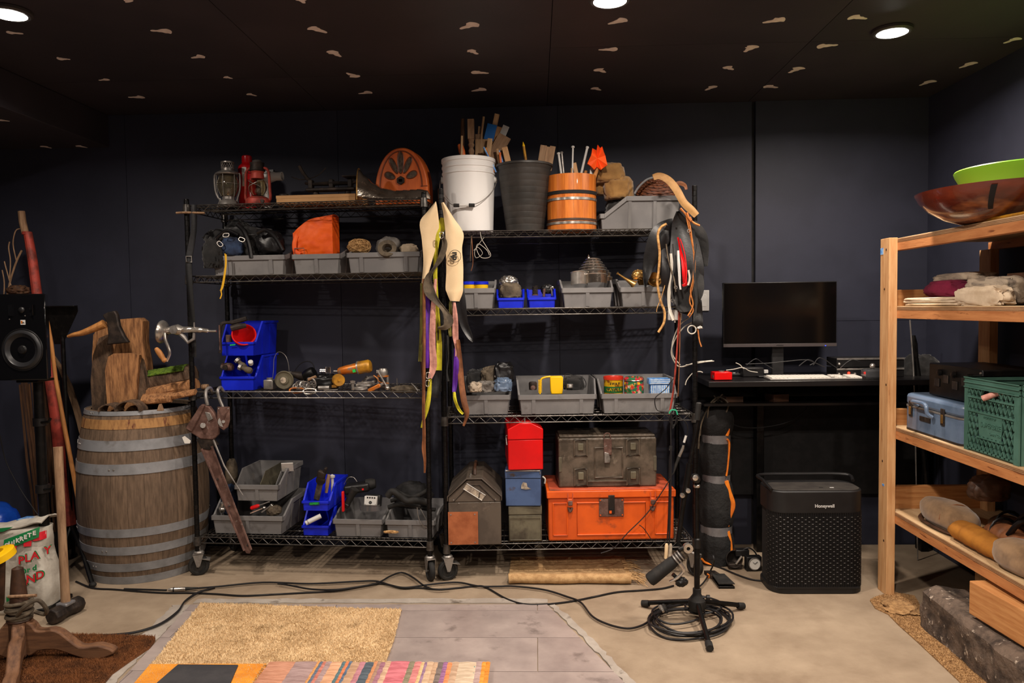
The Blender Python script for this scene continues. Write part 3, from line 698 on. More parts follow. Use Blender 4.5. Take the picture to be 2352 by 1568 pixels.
def secpt(x):
 for i in range(len(sec)-1):
  if sec[i][0]<=x<=sec[i+1][0]:
   k=(x-sec[i][0])/(sec[i+1][0]-sec[i][0]);k=k*k*(3-2*k);return[sec[i][j]*(1-k)+sec[i+1][j]*k for j in(1,2,3)]
 return sec[-1][1:]
cuts=[0,.13,.165,.2,.235,.27,.305,Lb]
for i in range(len(cuts)-1):
 a_,b_=cuts[i]-(.006 if i else 0),cuts[i+1]
 def fn(a,b,a_=a_,b_=b_,i=i):
  x=a_+(b_-a_)*a;z0,z1,hw_=secpt(x);th=PI*(.02+.96*b);up=.003*(1-a)if i else.0
  return Vector((x,-hw_*math.cos(th),z0+(z1-z0+up)*math.sin(th)**.8+.001))
 MB().grid(fn,10 if i==0 else 5,14,.0015).build('greave' if i==0 else 'lame',M['hammered_steel'],t)
MB().tube([(0.001,-.045*math.cos(PI*k/12),.006+.16*math.sin(PI*k/12)**.8)for k in range(13)],.003,6).build('rolled_edge',M['brass'],t)
for i in range(3):MB().lathe([(.004,0),(.003,.003),(0,.004)],8).build('rivet',M['brass'],t,loc=(.01,-.03,.05+.03*i),rot=(PI/2,0,0))
p=loc(UL,437,488,-.02)
cord('wooden_spatula','thin wooden stick poking out left of the rack under the top shelf','stick',[UL.pt(*loc(UL,405,489,-.024)),UL.pt(*loc(UL,425,488,-.024)),UL.pt(*loc(UL,470,489,-.024))],.006,'old_handle')
o=hang('leather_belt','dark leather belt with a buckle hanging down the far left post','belt',[(447,470,14),(446,520,13),(440,560,14),(434,600,15),(437,660,13),(443,740,11),(446,820,9)],3.795,'black_leather',wav=.003)
p=atY(434,595,3.785);tb=MB().at((0,0,0)).tube([(-.014,0,-.014),(.014,0,-.014),(.014,0,.014),(-.014,0,.014)],.003,6,True).build('buckle',M['steel'],o);tb.location=p-o.location
def heap(name,label,cat,m_,fr,px,py0,py1,v,wpx,dep,seed,amp=.2,freq=2.4,ridge=.6,parts=(),group=None,sharp=.9,tilt=None):
 """crumpled soft item between image rows py0 (top) and py1 (bottom)"""
 s_=fr.sc(v);a=loc(fr,px,py1,v);h=(py1-py0)*s_;k=1/(1+amp*.55)
 mb=MB().blob((0,0,h*.45),(wpx*s_/2*k,dep/2*k,h*.56*k),seed,amp,freq,40,24,ridge,True,sharp)
 return item(name,label,cat,mb,m_,fr,a,smooth=70)
heap('harness','heap of black nylon harness spilling over the left grey bin','harness','black_cloth',UL,555,520,604,.17,170,.24,3,.3,2.6,.7)
heap('black_strap_bundle','black strap bundle drooping over the left end of the grey bin','straps','black_cloth',UL,492,548,620,.04,48,.09,5,.28,3,.7)
heap('blue_pouch','dark blue cloth pouch on top of the black harness','pouch','navy_cloth',UL,533,545,590,.05,58,.06,8,.2,2.5,.6)
heap('black_glove','black padded glove at the right of the harness heap','glove','black_leather',UL,620,530,590,.12,66,.12,9,.22,2.6,.7)
heap('black_sleeve','peaked black cloth sleeve rising in the middle of the harness heap','cloth','black_cloth',UL,548,508,580,.16,60,.1,15,.3,2.6,.7,sharp=.8)
for i,(pl,w_,lb)in enumerate([([(545,515),(560,530),(572,560),(578,592)],.012,'black webbing strap crossing the harness right of the blue pouch'),([(488,560),(505,540),(525,530),(548,540)],.01,'black webbing strap arching over the strap bundle'),([(590,535),(610,528),(632,545),(650,575)],.011,'black strap curving over the padded glove')]):
 cord('harness_strap',lb,'strap',[UL.pt(*loc(UL,a,b,.035))for a,b in pl],w_,'black_leather',n=6)
for i,(a,b)in enumerate([(519,540),(555,550),(505,560)]):
 q=loc(UL,a,b,-.0);item('strap_buckle',['steel buckle on the blue pouch, upper left','small steel ring right of the blue pouch','steel clip on the drooping black strap bundle'][i],'buckle',MB().at((0,0,0),(PI/2-.3,.4*i,0)).tube(crv([(-.012,-.008,0),(.012,-.008,0),(.014,.008,0),(-.012,.008,0)],4,True),.0022,6,True),'steel',UL,q)
hang('yellow_string','thin yellow cord loop hanging from the left grey bin','cord',[(517,582,3),(518,605,3),(514,640,3),(510,660,3),(507,668,4)],UL.pt(.2,.0,0).y-.004,'yellow_cord',.002,.001)
hang('yellow_string','yellow cord end with a knot below the second shelf','cord',[(519,584,2.5),(519,612,2.5),(513,655,2.5),(508,668,3),(509,676,3),(506,686,3)],UL.pt(.2,.0,0).y-.012,'yellow_cord',.002,.001,3)
q=loc(UL,727,585,.15);t=thing('orange_bag','bright orange nylon bag with a flap and buckle strap','bag',UL,(q[0],q[1],q[2]-.03))
s_=UL.sc(.15)
def bagf(a,b):
 return None
mb=MB();P=[(-42,0),(-42,35),(-32,58),(-14,70),(20,75),(40,80),(43,72),(45,0)]
mb.grid(lambda a,b:Vector(((-44+a*90)*s_+.004*noise.noise(Vector((a*4,b*5,1))),-.05-.02*math.sin(PI*b)*math.sin(PI*a)+.006*noise.noise(Vector((a*6,b*9,3))),b*s_*(18+(44+24*math.sin(min(a*1.9,1)*PI/2)+14*a)))),24,24,.004);mb.build('front_panel',M['orange_nylon'],t,smooth=60)
mb=MB();mb.grid(lambda a,b:Vector(((-44+a*90)*s_,.05+.02*math.sin(PI*b)*math.sin(PI*a),b*s_*(18+(44+24*math.sin(min(a*1.9,1)*PI/2)+14*a)))),16,16,.004);mb.build('back_panel',M['orange_nylon'],t,smooth=60)
mb=MB();mb.grid(lambda a,b:Vector(((-44+a*90)*s_,-.05+.1*b,s_*(18+(44+24*math.sin(min(a*1.9,1)*PI/2)+14*a))+.006*math.sin(b*PI))),16,8,.004);mb.build('top_flap',M['orange_nylon'],t,smooth=60)
for sx_,nm in((-44,'side'),(46,'side')):
 mb=MB();hh=s_*(62 if sx_<0 else 98);mb.grid(lambda a,b:Vector((sx_*s_,-.05+.1*a,b*hh)),6,6,.004);mb.build('side_panel',M['orange_nylon'],t,smooth=60)
so_=MB().tube(crv([(-36*s_,-.058,55*s_),(-40*s_,-.066,38*s_),(-38*s_,-.07,20*s_),(-26*s_,-.07,14*s_)]),.011,8,flat=.3).build('strap',M['orange_nylon'],t,smooth=60)
MB().tube([(-38*s_,-.075,10*s_),(-16*s_,-.075,10*s_),(-16*s_,-.075,26*s_),(-38*s_,-.075,26*s_)],.0025,6,True).build('buckle',M['chrome'],so_)
q=loc(UL,825,575,.12);s_=UL.sc(.12);tw=MB();rr=random.Random(4)
tw.blob((0,0,.03),(.055,.04,.033),2,.05,2)
for i in range(46):
 ax=Vector((rr.gauss(0,1),rr.gauss(0,1),rr.gauss(0,1))).normalized();b1=ax.orthogonal().normalized();b2=ax.cross(b1);rad=rr.uniform(.94,1.1);n0=rr.uniform(0,6)
 tw.tube([((b1*math.cos(a)+b2*math.sin(a)).x*.058*rad,(b1*math.cos(a)+b2*math.sin(a)).y*.045*rad,.032+(b1*math.cos(a)+b2*math.sin(a)).z*.038*rad)for a in[n0+k*.42 for k in range(rr.randint(8,15))]],.0013,4)
item('twine_ball','tangled ball of straw-coloured twine in the third grey bin','twine',tw,'twine',UL,(q[0],q[1],q[2]-.012))
heap('work_glove','grey knitted glove beside the ball of twine','glove','grey_cloth',UL,893,545,586,.13,58,.1,21,.16,2.2,.5)
q=loc(UL,890,574,.06);item('tape_roll','roll of grey tape leaning in the third grey bin','tape',MB().at((0,0,.0),(PI/2-.5,.25,0)).lathe([(.025,-.02),(.047,-.02),(.047,.02),(.025,.02),(.025,-.02)],28),'grey_web',UL,q)
heap('grey_rag','pale grey rag at the right end of the third grey bin','rag','beige_cloth',UL,940,560,586,.1,42,.08,22,.2,2.4,.6)
z1=ZL[1]
Yg=3.76
def atp(px,py,Y=Yg):return atY(px,py,Y)
org=atp(450,760);t=thing('hand_crank_grinder','chrome hand-cranked food grinder clamped to the far left post','grinder');t.location=org
L_=lambda px,py,dy=0:tuple(atp(px,py)-org+Vector((0,dy,0)))
x0,y_,zz0=L_(368,760)
MB().at(L_(374,762),(0,PI/2+.12,0)).lathe([(.056,-.012),(.059,-.006),(.056,.004),(.042,.016),(.02,.024),(.014,.024),(.034,.012),(.05,.0),(.051,-.008),(.056,-.012)],36).build('hopper_disc',M['chrome'],t)
MB().tube([L_(384,760),L_(398,757),L_(408,757),L_(420,759)],[.016,.022,.028,.02],16).build('gear_housing',M['chrome'],t)
MB().at(L_(404,757),(PI/2,0,0)).lathe([(0,-.035),(.015,-.033),(.022,-.028),(.022,.028),(0,.03)],6).build('nut',M['steel'],t)
MB().tube(crv([L_(416,757),L_(440,757),L_(465,758),L_(480,760),L_(497,760)]),[.016]*6+[.014]*6+[.011]*6+[.006]*7,12).build('shaft',M['chrome'],t)
MB().tube(crv([L_(385,764,-.03),L_(388,780,-.035),L_(396,797,-.04),L_(399,812,-.04),L_(392,828,-.04)]),.0075,10).build('crank',M['chrome'],t)
MB().tube(crv([L_(390,829,-.045),L_(386,822,-.05),L_(378,808,-.055),L_(371,797,-.06)]),[.009,.010,.011,.0125,.013,.012,.0115,.012,.013,.014,.014,.0145,.0145,.014,.013,.012,.011,.009,.005],12).build('crank_handle',M['handle_wood'],t,label='orange-brown wooden handle')
MB().tube([L_(412,764),L_(424,775),L_(432,786),L_(445,778),L_(446,764)],[.012,.011,.009,.008,.008],8).build('clamp_arm',M['steel'],t)
MB().cyl(L_(446,740),L_(446,762),.004).build('clamp_screw',M['chrome'],t)
zb=ZL[1]+.178
q=loc(UL,560,780,.12);t=thing('red_funnel','red plastic funnel lying in the upper blue bin','funnel',UL,q,tilt=(.9,.7))
MB().lathe([(.006,-.06),(.007,-.03),(.02,-.01),(.055,.035),(.058,.06),(.055,.06),(.052,.036),(.018,-.008),(.005,-.03),(.006,-.06)],36).build('cone',M['red_plastic'],t)
MB().at((0,0,.06)).ring(.058,.004,36,6).build('rim',M['red_plastic'],t)
q=loc(UL,508,776,.02);t=thing('c_clamp','rusty iron clamp hooked over the upper blue bin','clamp',UL,q)
s_=UL.sc(.02)
MB().tube(crv([(0,0,-30*s_),(-1*s_,0,0),(2*s_,.0,32*s_),(25*s_,.03,36*s_),(52*s_,.05,44*s_)]),[.005]*9+[.009]*8+[.013]*8,8).build('frame',M['dark_iron'],t)
MB().cyl((-.001,-.014,-28*s_),(-.001,-.014,30*s_),.0035).build('screw',M['rust'],t)
MB().lathe([(0,0),(.009,0),(.01,.008),(0,.01)],10).build('pad',M['dark_iron'],t,loc=(0,-.014,-34*s_))
MB().tube([(20*s_,.02,22*s_),(35*s_,.03,26*s_),(50*s_,.05,28*s_)],[.016,.018,.012],10).build('jaw',M['dark_iron'],t)
q=loc(UL,526,782,.1);item('rusty_block','small rust-red metal block in the upper blue bin, left of the funnel','block',MB().box(-.014,.014,-.014,.014,-.03,.03),'rust',UL,q,.3,bev=.003)
q=loc(UL,522,843,.1);t=thing('pipe_fitting','brown rusty pipe fitting at the left in the lower blue bin','pipe fitting',UL,q,tilt=(0,.3))
MB().tube([(-.03,0,0),(-.012,0,0),(-.012,0,0),(.018,0,.006),(.03,0,.008)],[.016,.016,.021,.022,.016],12).build('body',M['rust'],t)
MB().at((0,-.012,0),(PI/2,0,0)).lathe([(0,.0),(.014,0),(.014,.014),(0,.014)],8).build('plug',M['dark_iron'],t)
for i,(a,b,an,lb)in enumerate([(556,838,.8,'grey pipe elbow with a ribbed collar in the lower blue bin'),(566,848,.35,'grey threaded fitting lying at the front of the lower blue bin')]):
 q=loc(UL,a,b,.08-.02*i);t=thing('pipe_fitting',lb,'pipe fitting',UL,q,tilt=(0,an))
 MB().tube([(-.035,0,0),(-.012,0,0),(0,0,0),(.02,0,0),(.03,0,0)],[.011,.011,.016,.017,.012],14).build('tube',M['grey_web'],t)
 MB().at((-.035,0,0),(0,PI/2,0)).lathe([(0,-.006),(.018,-.006),(.018,.008),(0,.008)],8).build('nut',M['steel'],t)
q=loc(UL,576,833,.06);item('white_cap','small white cap at the right in the lower blue bin','cap',MB().at((0,0,0),(.8,.3,0)).lathe([(0,-.012),(.011,-.011),(.0125,-.004),(.0125,.01),(.008,.013),(0,.013)],16),'white_plastic',UL,q)  # small white plastic cap, turned as one solid piece
MB_=MB();q=loc(UL,512,793,.048)
MB().plate([(-.035,-.0015,.052),(-.005,-.0015,.054),(-.004,-.0015,.06),(-.033,-.0015,.058)],.0008,(0,-1,0)).build('green_mark',M['green_tape'],B16[0],label='green paint mark')
def L3(px,py,v=.06):return loc(UL,px,py,v)
zc=z1+.002
u=UL.u(649,.06,z1+.04);t=thing('headlamp','round flanged metal lamp head standing right of the blue bins','lamp',UL,(u,.09,z1+.05))
MB().at((0,0,0),(PI/2,0,.15)).lathe([(0,-.03),(.03,-.028),(.034,0),(.047,.006),(.048,.016),(.044,.022),(.04,.016),(.024,.014),(.022,.02),(0,.022)],36).build('housing',M['olive_paint'],t)
MB().at((0,-.018,0),(PI/2,0,.15)).lathe([(0,0),(.016,0),(.015,.005),(0,.007)],24).build('lens',M['dirty_label'],t)
u=UL.u(618,.09,z1+.03);t=thing('square_gearbox','small square aluminium gearbox against the blue bins','gearbox',UL,(u,.1,z1+.001))
MB().box(-.028,.024,-.02,.03,0,.05).build('box',M['steel'],t,bev=.005);MB().cyl((0,.0,.05),(0,.0,.06),.016).build('boss',M['steel'],t)
t=cord('wire_loop','thin grey wire loop standing up beside the blue bins','wire',[UL.pt(*L3(a,b,.14))for a,b in[(625,880),(628,850),(630,822),(640,808),(655,816),(663,840),(664,880)]],.0014,'steel',n=5)
q=L3(690,858,.14);t=thing('angle_grinder','dark power tool lying behind the round lamp head','power tool',UL,(q[0],q[1],q[2]-.012))
MB().tube([(-.1,0,.016),(-.075,0,.014),(-.03,0,.008),(.0,0,.0),(.03,0,-.002)],[.006,.012,.016,.022,.024],14).build('body',M['dark_iron'],t)
MB().at((.05,0,.006),(0,1.1,0)).lathe([(0,-.03),(.03,-.028),(.034,-.01),(.034,.02),(.03,.03),(0,.03)],24).build('motor_head',M['black_metal'],t)
MB().box(-.075,-.045,-.022,-.0,.015,.024).build('name_plate',M['steel'],t)
cord('black_cable_loop','black cable looped around the dark power tool','cable',[UL.pt(*L3(a,b,.2))for a,b in[(672,880),(678,850),(695,832),(715,832),(722,850),(712,872),(690,884)]],.003,'cable')
def carab(label,px,py,m_,rz,v=.03,sx=.032,sz=.018,ty=.1):
 q=L3(px,py,v);o=MB().tube(crv([(-sx,0,-sz*.5),(-sx*.4,0,-sz),(sx*.8,0,-sz*.7),(sx,0,0),(sx*.8,0,sz*.7),(-sx*.4,0,sz),(-sx,0,sz*.5)],4,True),.0042,8,True)
 return item('carabiner',label,'carabiner',o,m_,UL,(q[0],q[1],q[2]),rz,tilt=(ty,0),group='carabiners')
carab('orange carabiner at the shelf edge under the dark tool',682,896,'orange_steel',0,.02,.036,.013,-.5)
carab('bright steel carabiner right of the orange carabiner',712,898,'chrome',.5,.03,.03,.015,-.6)
carab('steel carabiner heaped on the chain, upper one',716,876,'steel',-.6,.06,.03,.02,.4)
carab('steel carabiner heaped on the chain, lower one',700,884,'chrome',.9,.05,.026,.018,-.2)
q=L3(690,885,.07);t=thing('steel_chain','heap of tarnished chain between the lamp head and the yellow drill','chain',UL,(q[0],q[1],z1+.002));rr=random.Random(5)
cl_=MB().tube([(.009*math.cos(2*PI*k/10)*(1.5),.009*math.sin(2*PI*k/10),0)for k in range(10)],.0028,6,True).mesh('chain_link',M['steel'])
for i in range(34):link('chain_link',cl_,t,(rr.uniform(-.03,.075),rr.uniform(-.03,.04),.006+rr.random()*.045*(1-abs(i-17)/24)),(rr.uniform(0,3),rr.uniform(0,3),rr.uniform(0,3)))
q=L3(717,868,.05);item('pale_rod','short pale wooden rod lying on the chain','rod',MB().cyl((-.02,0,-.008),(.02,0,.008),.0075),'old_handle',UL,q)
q=L3(748,850,.06);t=thing('frame_buckle','square white-edged metal buckle left of the yellow drill','buckle',UL,(q[0],q[1],q[2]))
MB().tube([(-.0,0,-.014),(.024,0,-.014),(.024,0,.016),(.0,0,.016)],.0025,6,True).build('frame',M['chrome'],t)
MB().tube([(-.03,0,-.006),(0,0,-.006)],.003,6).build('prong',M['chrome'],t);MB().tube([(-.03,0,.002),(0,0,.002)],.003,6).build('prong',M['chrome'],t)
MB().box(.006,.018,.002,.012,-.01,.012).build('insert',M['dark_iron'],t)
q=L3(815,846,.12);t=thing('yellow_drill','worn yellow and orange pneumatic drill with a green sticker','drill',UL,(q[0],q[1],q[2]),tilt=(0,-.16))
MB().at((0,0,0),(0,PI/2,0)).lathe([(0,-.09),(.015,-.088),(.019,-.08),(.024,-.04),(.027,.0),(.027,.02)],24).build('nose',M['orange_steel'],t)
MB().at((0,0,0),(0,PI/2,0)).lathe([(.03,.018),(.033,.022),(.034,.075),(.028,.085),(0,.087)],28).build('motor',M['yellow_steel'],t)
MB().at((0.02,0,0),(0,PI/2,0)).lathe([(.027,-.004),(.035,-.003),(.035,.004),(.027,.005)],28).build('collar',M['steel'],t)
MB().box(-.004,.012,-.0315,-.028,-.018,-.002).build('sticker',M['green_tape'],t,label='bright green sticker')
MB().cyl((-.09,0,0),(-.112,0,.004),.006).build('bit_socket',M['steel'],t)
q=L3(778,873,.05);t=thing('yellow_pulley','yellow round flanged motor end below the drill','motor',UL,(q[0],q[1],q[2]))
MB().at((0,0,0),(PI/2,0,.5)).lathe([(0,.018),(.005,.018),(.006,.01),(.028,.012),(.031,.006),(.031,-.02),(.024,-.03),(.024,-.07),(0,-.07)],32).build('housing',M['yellow_steel'],t)
MB().box(-.034,-.01,-.01,.02,-.036,-.024).build('foot',M['yellow_steel'],t)
heap('dark_leather_scrap','dark leather scrap under the yellow drill','leather','black_leather',UL,748,858,895,.12,60,.08,33,.25,3,.6)
q=L3(745,893,.05);t=thing('steel_socket','short steel tube socket lying under the yellow motor','socket',UL,(q[0],q[1],z1+.012));MB().at((0,0,0),(0,PI/2,0)).lathe([(.006,-.03),(.011,-.03),(.0115,.0),(.013,.004),(.013,.028),(.009,.028),(.009,.0),(.006,-.03)],18).build('tube',M['steel'],t)
def shack(label,px,py,sc__,rz,tx,v=.06):
 q=L3(px,py,v);t=thing('shackle',label,'shackle',UL,q,rz,'steel shackles',tilt=(tx,0))
 P=crv([(-.03,0,0),(-.01,-.02,0),(.02,-.022,0),(.036,0,0),(.02,.022,0),(-.01,.02,0),(-.03,.0001,0)],4)
 MB().tube([p*sc__ for p in P],.007*sc__,10).build('bow',M['steel'],t);MB().cyl((-.03*sc__,-.018*sc__,0),(-.03*sc__,.024*sc__,0),.006*sc__).build('pin',M['chrome'],t)
shack('large steel shackle lying flat right of the yellow motor',838,882,1.2,.2,.15,.1)
shack('steel shackle leaning on another, upper right',850,872,1.1,-.3,.5,.16)
shack('small steel shackle at the shelf edge near the orange tool',826,892,.95,.1,.1,.04)
q=L3(810,876,.05);t=thing('steel_bolt','upright steel bolt beside the large shackle','bolt',UL,(q[0],q[1],z1+.002));MB().cyl((0,0,0),(0,0,.035),.008).build('shank',M['steel'],t);MB().lathe([(0,.034),(.013,.034),(.014,.045),(0,.048)],6).build('head',M['steel'],t)
q=L3(758,900,.02);item('flat_file','flat grey steel bar lying across the shelf edge','steel bar',MB().box(-.035,.035,-.008,.008,0,.004),'steel',UL,(q[0],.03,z1+.002),.7)
q=L3(862,886,.04);t=thing('orange_cutter','orange handled cutter lying at the shelf edge','cutter',UL,(q[0],q[1],z1+.014),tilt=(0,-.45))
MB().box(-.04,.03,-.01,.01,-.01,.01).build('handle',M['orange_steel'],t,bev=.004);MB().box(-.046,-.036,-.008,.008,-.007,.007).build('mouth',M['dark_iron'],t,bev=.001);MB().box(.028,.05,-.005,.005,-.006,.006).build('nose',M['steel'],t,bev=.002)
a,b=Vector(UL.pt(*L3(868,853,.05))),Vector(UL.pt(*L3(890,890,.02)))
t=thing('ball_end_lever','chrome lever with a round ball end right of the orange cutter','lever');t.location=b
MB().tube([(0,0,0),tuple(a-b)],[.0045,.0055],10).build('rod',M['chrome'],t);MB().blob((0,0,-.002),(.0125,.0125,.0125),0,0,1,20,12,0,False).build('ball',M['chrome'],t)
MB().box(-.008,.008,-.005,.005,-.008,.008).build('end_block',M['steel'],t,loc=tuple(a-b),bev=.002)
u,v_,zz=L3(880,850,.12);t=thing('pillow_block','orange and steel bearing clamp standing behind the lever','bearing',UL,(u,v_,z1+.002))
MB().lathe([(.0,.07),(.022,.07),(.024,.076),(.024,.09),(.018,.102),(0,.104)],24).build('dome',M['steel'],t);MB().lathe([(.018,.058),(.03,.06),(.03,.068),(.018,.07)],20).build('orange_ring',M['orange_steel'],t)
for s_ in(-1,1):MB().box(s_*.024-.005,s_*.024+.005,-.012,.012,0,.06).build('leg',M['steel'],t,bev=.002)
MB().box(-.028,.028,-.014,.014,.0,.012).build('base',M['dark_iron'],t,bev=.003);MB().box(-.022,.022,-.01,.01,.028,.04).build('crosspiece',M['dark_iron'],t,bev=.002)
q=L3(912,872,.08);item('upright_nail','thin steel rod standing upright near the pliers','rod',MB().cyl((0,0,0),(0,0,.055),.0025),'steel',UL,(q[0],q[1],z1+.002))
heap('canvas_scrap','brown canvas scrap at the right end of the third shelf','cloth','grey_web',UL,930,884,902,.05,66,.08,41,.2,3,.5)
for i,(a,b,c,d)in enumerate([(925,892,965,896),(945,880,960,897)]):
 P,Q=UL.pt(*L3(a,b,.04)),UL.pt(*L3(c,d,.03));cord('spanner',['dull steel spanner on the brown canvas scrap','short grey spanner leaning on the canvas scrap'][i],'spanner',[P,(Vector(P)+Vector(Q))/2+Vector((0,0,.003)),Q],.0045,'steel')
t=cord('orange_strap_bit','thin orange strap curled beside the orange cutter','strap',[UL.pt(*L3(a,b,.05))for a,b in[(858,862),(866,868),(874,878),(893,880)]],.003,'orange_cord')
item('round_weight','small round dark weight on the third shelf at the left post','weight',MB().tube([(-.02,0,.0),(.012,0,0)],.014,14),'old_handle',UL,(UL.u(473,.08,z1+.015),.08,z1+.016))
def hook_part(t,m_='steel'):
 MB().tube(crv([(.012,.03,-.004),(.006,.016,.018),(0,0,.018),(-.008,-.02,.004),(-.004,-.022,-.03),(0,-.018,-.055)],5),.0075,10).build('hook',M[m_],t)
Yp=UL.pt(.03,-.02,0).y
o0=atY(481,898,Yp+.0);t=thing('cable_puller','rusty hand cable puller with a long slotted lever, hooked on the left rack','winch');t.location=o0
Lp=lambda px,py,dy=0:tuple(atY(px,py,Yp-.03+dy)-o0)
MB().tube(crv([tuple(Vector((.004,.03,-.01))),(-.001,.01,.016),(-.008,-.018,.006),Lp(473,912),Lp(477,930)],5),.0085,10).build('hook',M['steel'],t)
def poly3(pts,dy,th):
 return MB().plate([Lp(a,b,dy)for a,b in pts],1,(0,th,0))
body=[(462,928),(480,934),(492,950),(501,975),(500,998),(489,1010),(460,1008),(432,990),(426,982),(434,968)]
poly3(body,-.012,.03).build('ratchet_housing',M['rust'],t,bev=.005)
poly3([(458,932),(470,930),(440,992),(426,984)],-.02,.01).build('side_flange',M['rust'],t,bev=.003)
MB().cyl(Lp(466,977,-.03),Lp(466,977,0),.014).build('axle_bolt',M['steel'],t,bev=.002)
poly3([(470,946),(482,948),(488,962),(478,968)],-.02,.01).build('pawl',M['steel'],t,bev=.002)
poly3([(450,1008),(486,1002),(500,1022),(480,1034),(462,1030)],-.008,.02).build('yoke',M['dark_iron'],t,bev=.003)
poly3([(418,1004),(424,1001),(438,1012),(436,1018),(424,1018)],-.014,.002).build('paper_tag',M['white_paper'],t)
Lc=poly3([(463,1030),(486,1024),(577,1264),(573,1271),(566,1270),(560,1262)],-.004,.004).build('lever',M['rust'],t)
for a,b,c,d in((463,1030,561,1264),(486,1024,577,1262)):MB().tube([Lp(a,b,-.008),Lp(c,d,-.008)],.006,6).build('flange',M['rust'],Lc)
for a,b in((526,1162),(568,1252),(500,1100)):MB().cyl(Lp(a,b,-.009),Lp(a,b,-.004),.0045,n=10).build('rivet',M['dark_iron'],Lc)
MB().tube([Lp(490,1010,-.02),Lp(515,1070,-.03),Lp(558,1137,-.04)],[.005,.004,.002],6).build('release_rod',M['steel'],t)
o0=atY(505,896,Yp-.002);t=thing('pulley_block','small rusty pulley block hooked on the left rack','pulley');t.location=o0
Lp=lambda px,py,dy=0:tuple(atY(px,py,Yp-.02+dy)-o0)
MB().tube(crv([(.006,.03,-.01),(0,.01,.014),(-.004,-.016,.0),Lp(504,915),Lp(512,934)],5),.008,10).build('hook',M['steel'],t)
poly3([(499,934),(527,934),(528,965),(524,980),(513,988),(502,980),(498,965)],-.014,.004).build('cheek_plate',M['rust'],t,bev=.002)
poly3([(499,934),(527,934),(528,965),(524,980),(513,988),(502,980),(498,965)],.014,.004).build('cheek_plate',M['rust'],t,bev=.002)
MB().tube([Lp(513,968,-.01),Lp(513,968,.014)],.026,24).build('sheave',M['steel'],t);MB().tube([Lp(513,968,-.019),Lp(513,968,.02)],.008,10).build('axle',M['steel'],t)
for a,b,c,d in((513,962,502,940),(513,962,524,940),(513,962,513,976)):MB().tube([Lp(a,b,-.016),Lp(c,d,-.016)],.003,5).build('raised_rib',M['rust'],t)
for a in(502,524):MB().tube([Lp(a,938,-.018),Lp(a,938,-.012)],.003,8).build('rivet',M['steel'],t)
def Lb_(px,py,v=.12):return loc(UL,px,py,v)
q=Lb_(660,1064,.2);item('white_notepad','small white card in the right compartment of the stacked grey bin','card',MB().box(-.03,.03,-.002,.002,-.03,.03),'white_paper',UL,(q[0],q[1],q[2]-.02),.3,tilt=(.6,0))
q=Lb_(580,1098,.16);item('small_spring','small coil of wire in the left compartment of the stacked grey bin','spring',MB().tube([(.012*math.cos(k*.7),.008*math.sin(k*.7),k*.0009)for k in range(40)],.0014,5),'steel',UL,(q[0],q[1],q[2]-.01))
q=Lb_(511,1165,.1);t=thing('chrome_socket','chrome socket at the left in the wide grey bin','socket',UL,q,tilt=(.3,.3));MB().lathe([(.0,-.025),(.014,-.025),(.015,0),(.011,.004),(.011,.03),(0,.03)],18).build('body',M['chrome'],t);MB().lathe([(.0155,-.012),(.017,-.01),(.017,-.004),(.0155,-.002)],18).build('ring',M['steel'],t)
q=Lb_(588,1163,.1);t=thing('screwdriver','red-handled screwdriver lying in the wide grey bin','screwdriver',UL,(q[0],q[1],q[2]),tilt=(0,-.35));MB().tube([(-.03,0,0),(-.025,0,0),(.01,0,0),(.02,0,0)],[.008,.011,.010,.006],10).build('handle',M['red_plastic'],t);MB().cyl((.02,0,0),(.08,0,0),.003).build('blade',M['steel'],t)
for i,(a,b,an,lb)in enumerate([(590,1172,.5,'bright spanner beside the red screwdriver'),(612,1168,1.2,'short bright spanner across the first, in the wide grey bin')]):
 q=Lb_(a,b,.08);t=thing('spanner',lb,'spanner',UL,q,an,tilt=(0,-.3));MB().box(-.035,.035,-.004,.004,-.002,.002).build('shaft',M['chrome'],t);MB().at((.038,0,0)).ring(.008,.003,14,6).build('ring_end',M['chrome'],t)
heap('tan_glove','crumpled tan glove in the wide grey bin at the right','glove','grey_web',UL,630,1160,1182,.12,34,.08,51,.22,2.5,.6)
heap('blue_jeans_rag','dark blue rag bulging behind the long rusty lever','rag','navy_cloth',UL,528,1110,1180,.2,34,.1,52,.2,2,.6)
heap('canvas_roll','pale canvas roll standing at the left behind the grey bins','canvas','grey_web',UL,533,1050,1120,.26,26,.08,53,.15,2,.5)
q=Lb_(735,1110,.09);t=thing('pipe_wrench','dark worn pipe wrench standing in the small blue bin','wrench',UL,(q[0],q[1],q[2]),tilt=(.25,.32))
MB().box(-.016,.016,-.008,.008,-.1,.01).build('handle',M['grey_web'],t,bev=.007);MB().at((0,0,.02),(PI/2,0,0)).lathe([(0,-.012),(.022,-.012),(.026,0),(.022,.012),(0,.012)],18).build('adjuster',M['dark_iron'],t)
MB().box(-.024,.02,-.012,.012,.03,.075).build('jaw',M['dark_iron'],t,bev=.008);MB().box(.006,.02,-.01,.01,.07,.1).build('hook_jaw',M['dark_iron'],t,bev=.004)
q=Lb_(753,1105,.14);item('tan_pliers','tan-handled pliers beside the pipe wrench','pliers',MB().tube([(-.01,0,-.06),(0,0,0),(.006,0,.035)],[.008,.011,.008],10),'old_handle',UL,q)
q=Lb_(763,1098,.16);item('white_knob_stick','white round-ended stick in the small blue bin','stick',MB().lathe([(0,-.08),(.008,-.08),(.008,.0),(.014,.004),(.015,.014),(0,.022)],18),'white_plastic',UL,(q[0],q[1],q[2]))
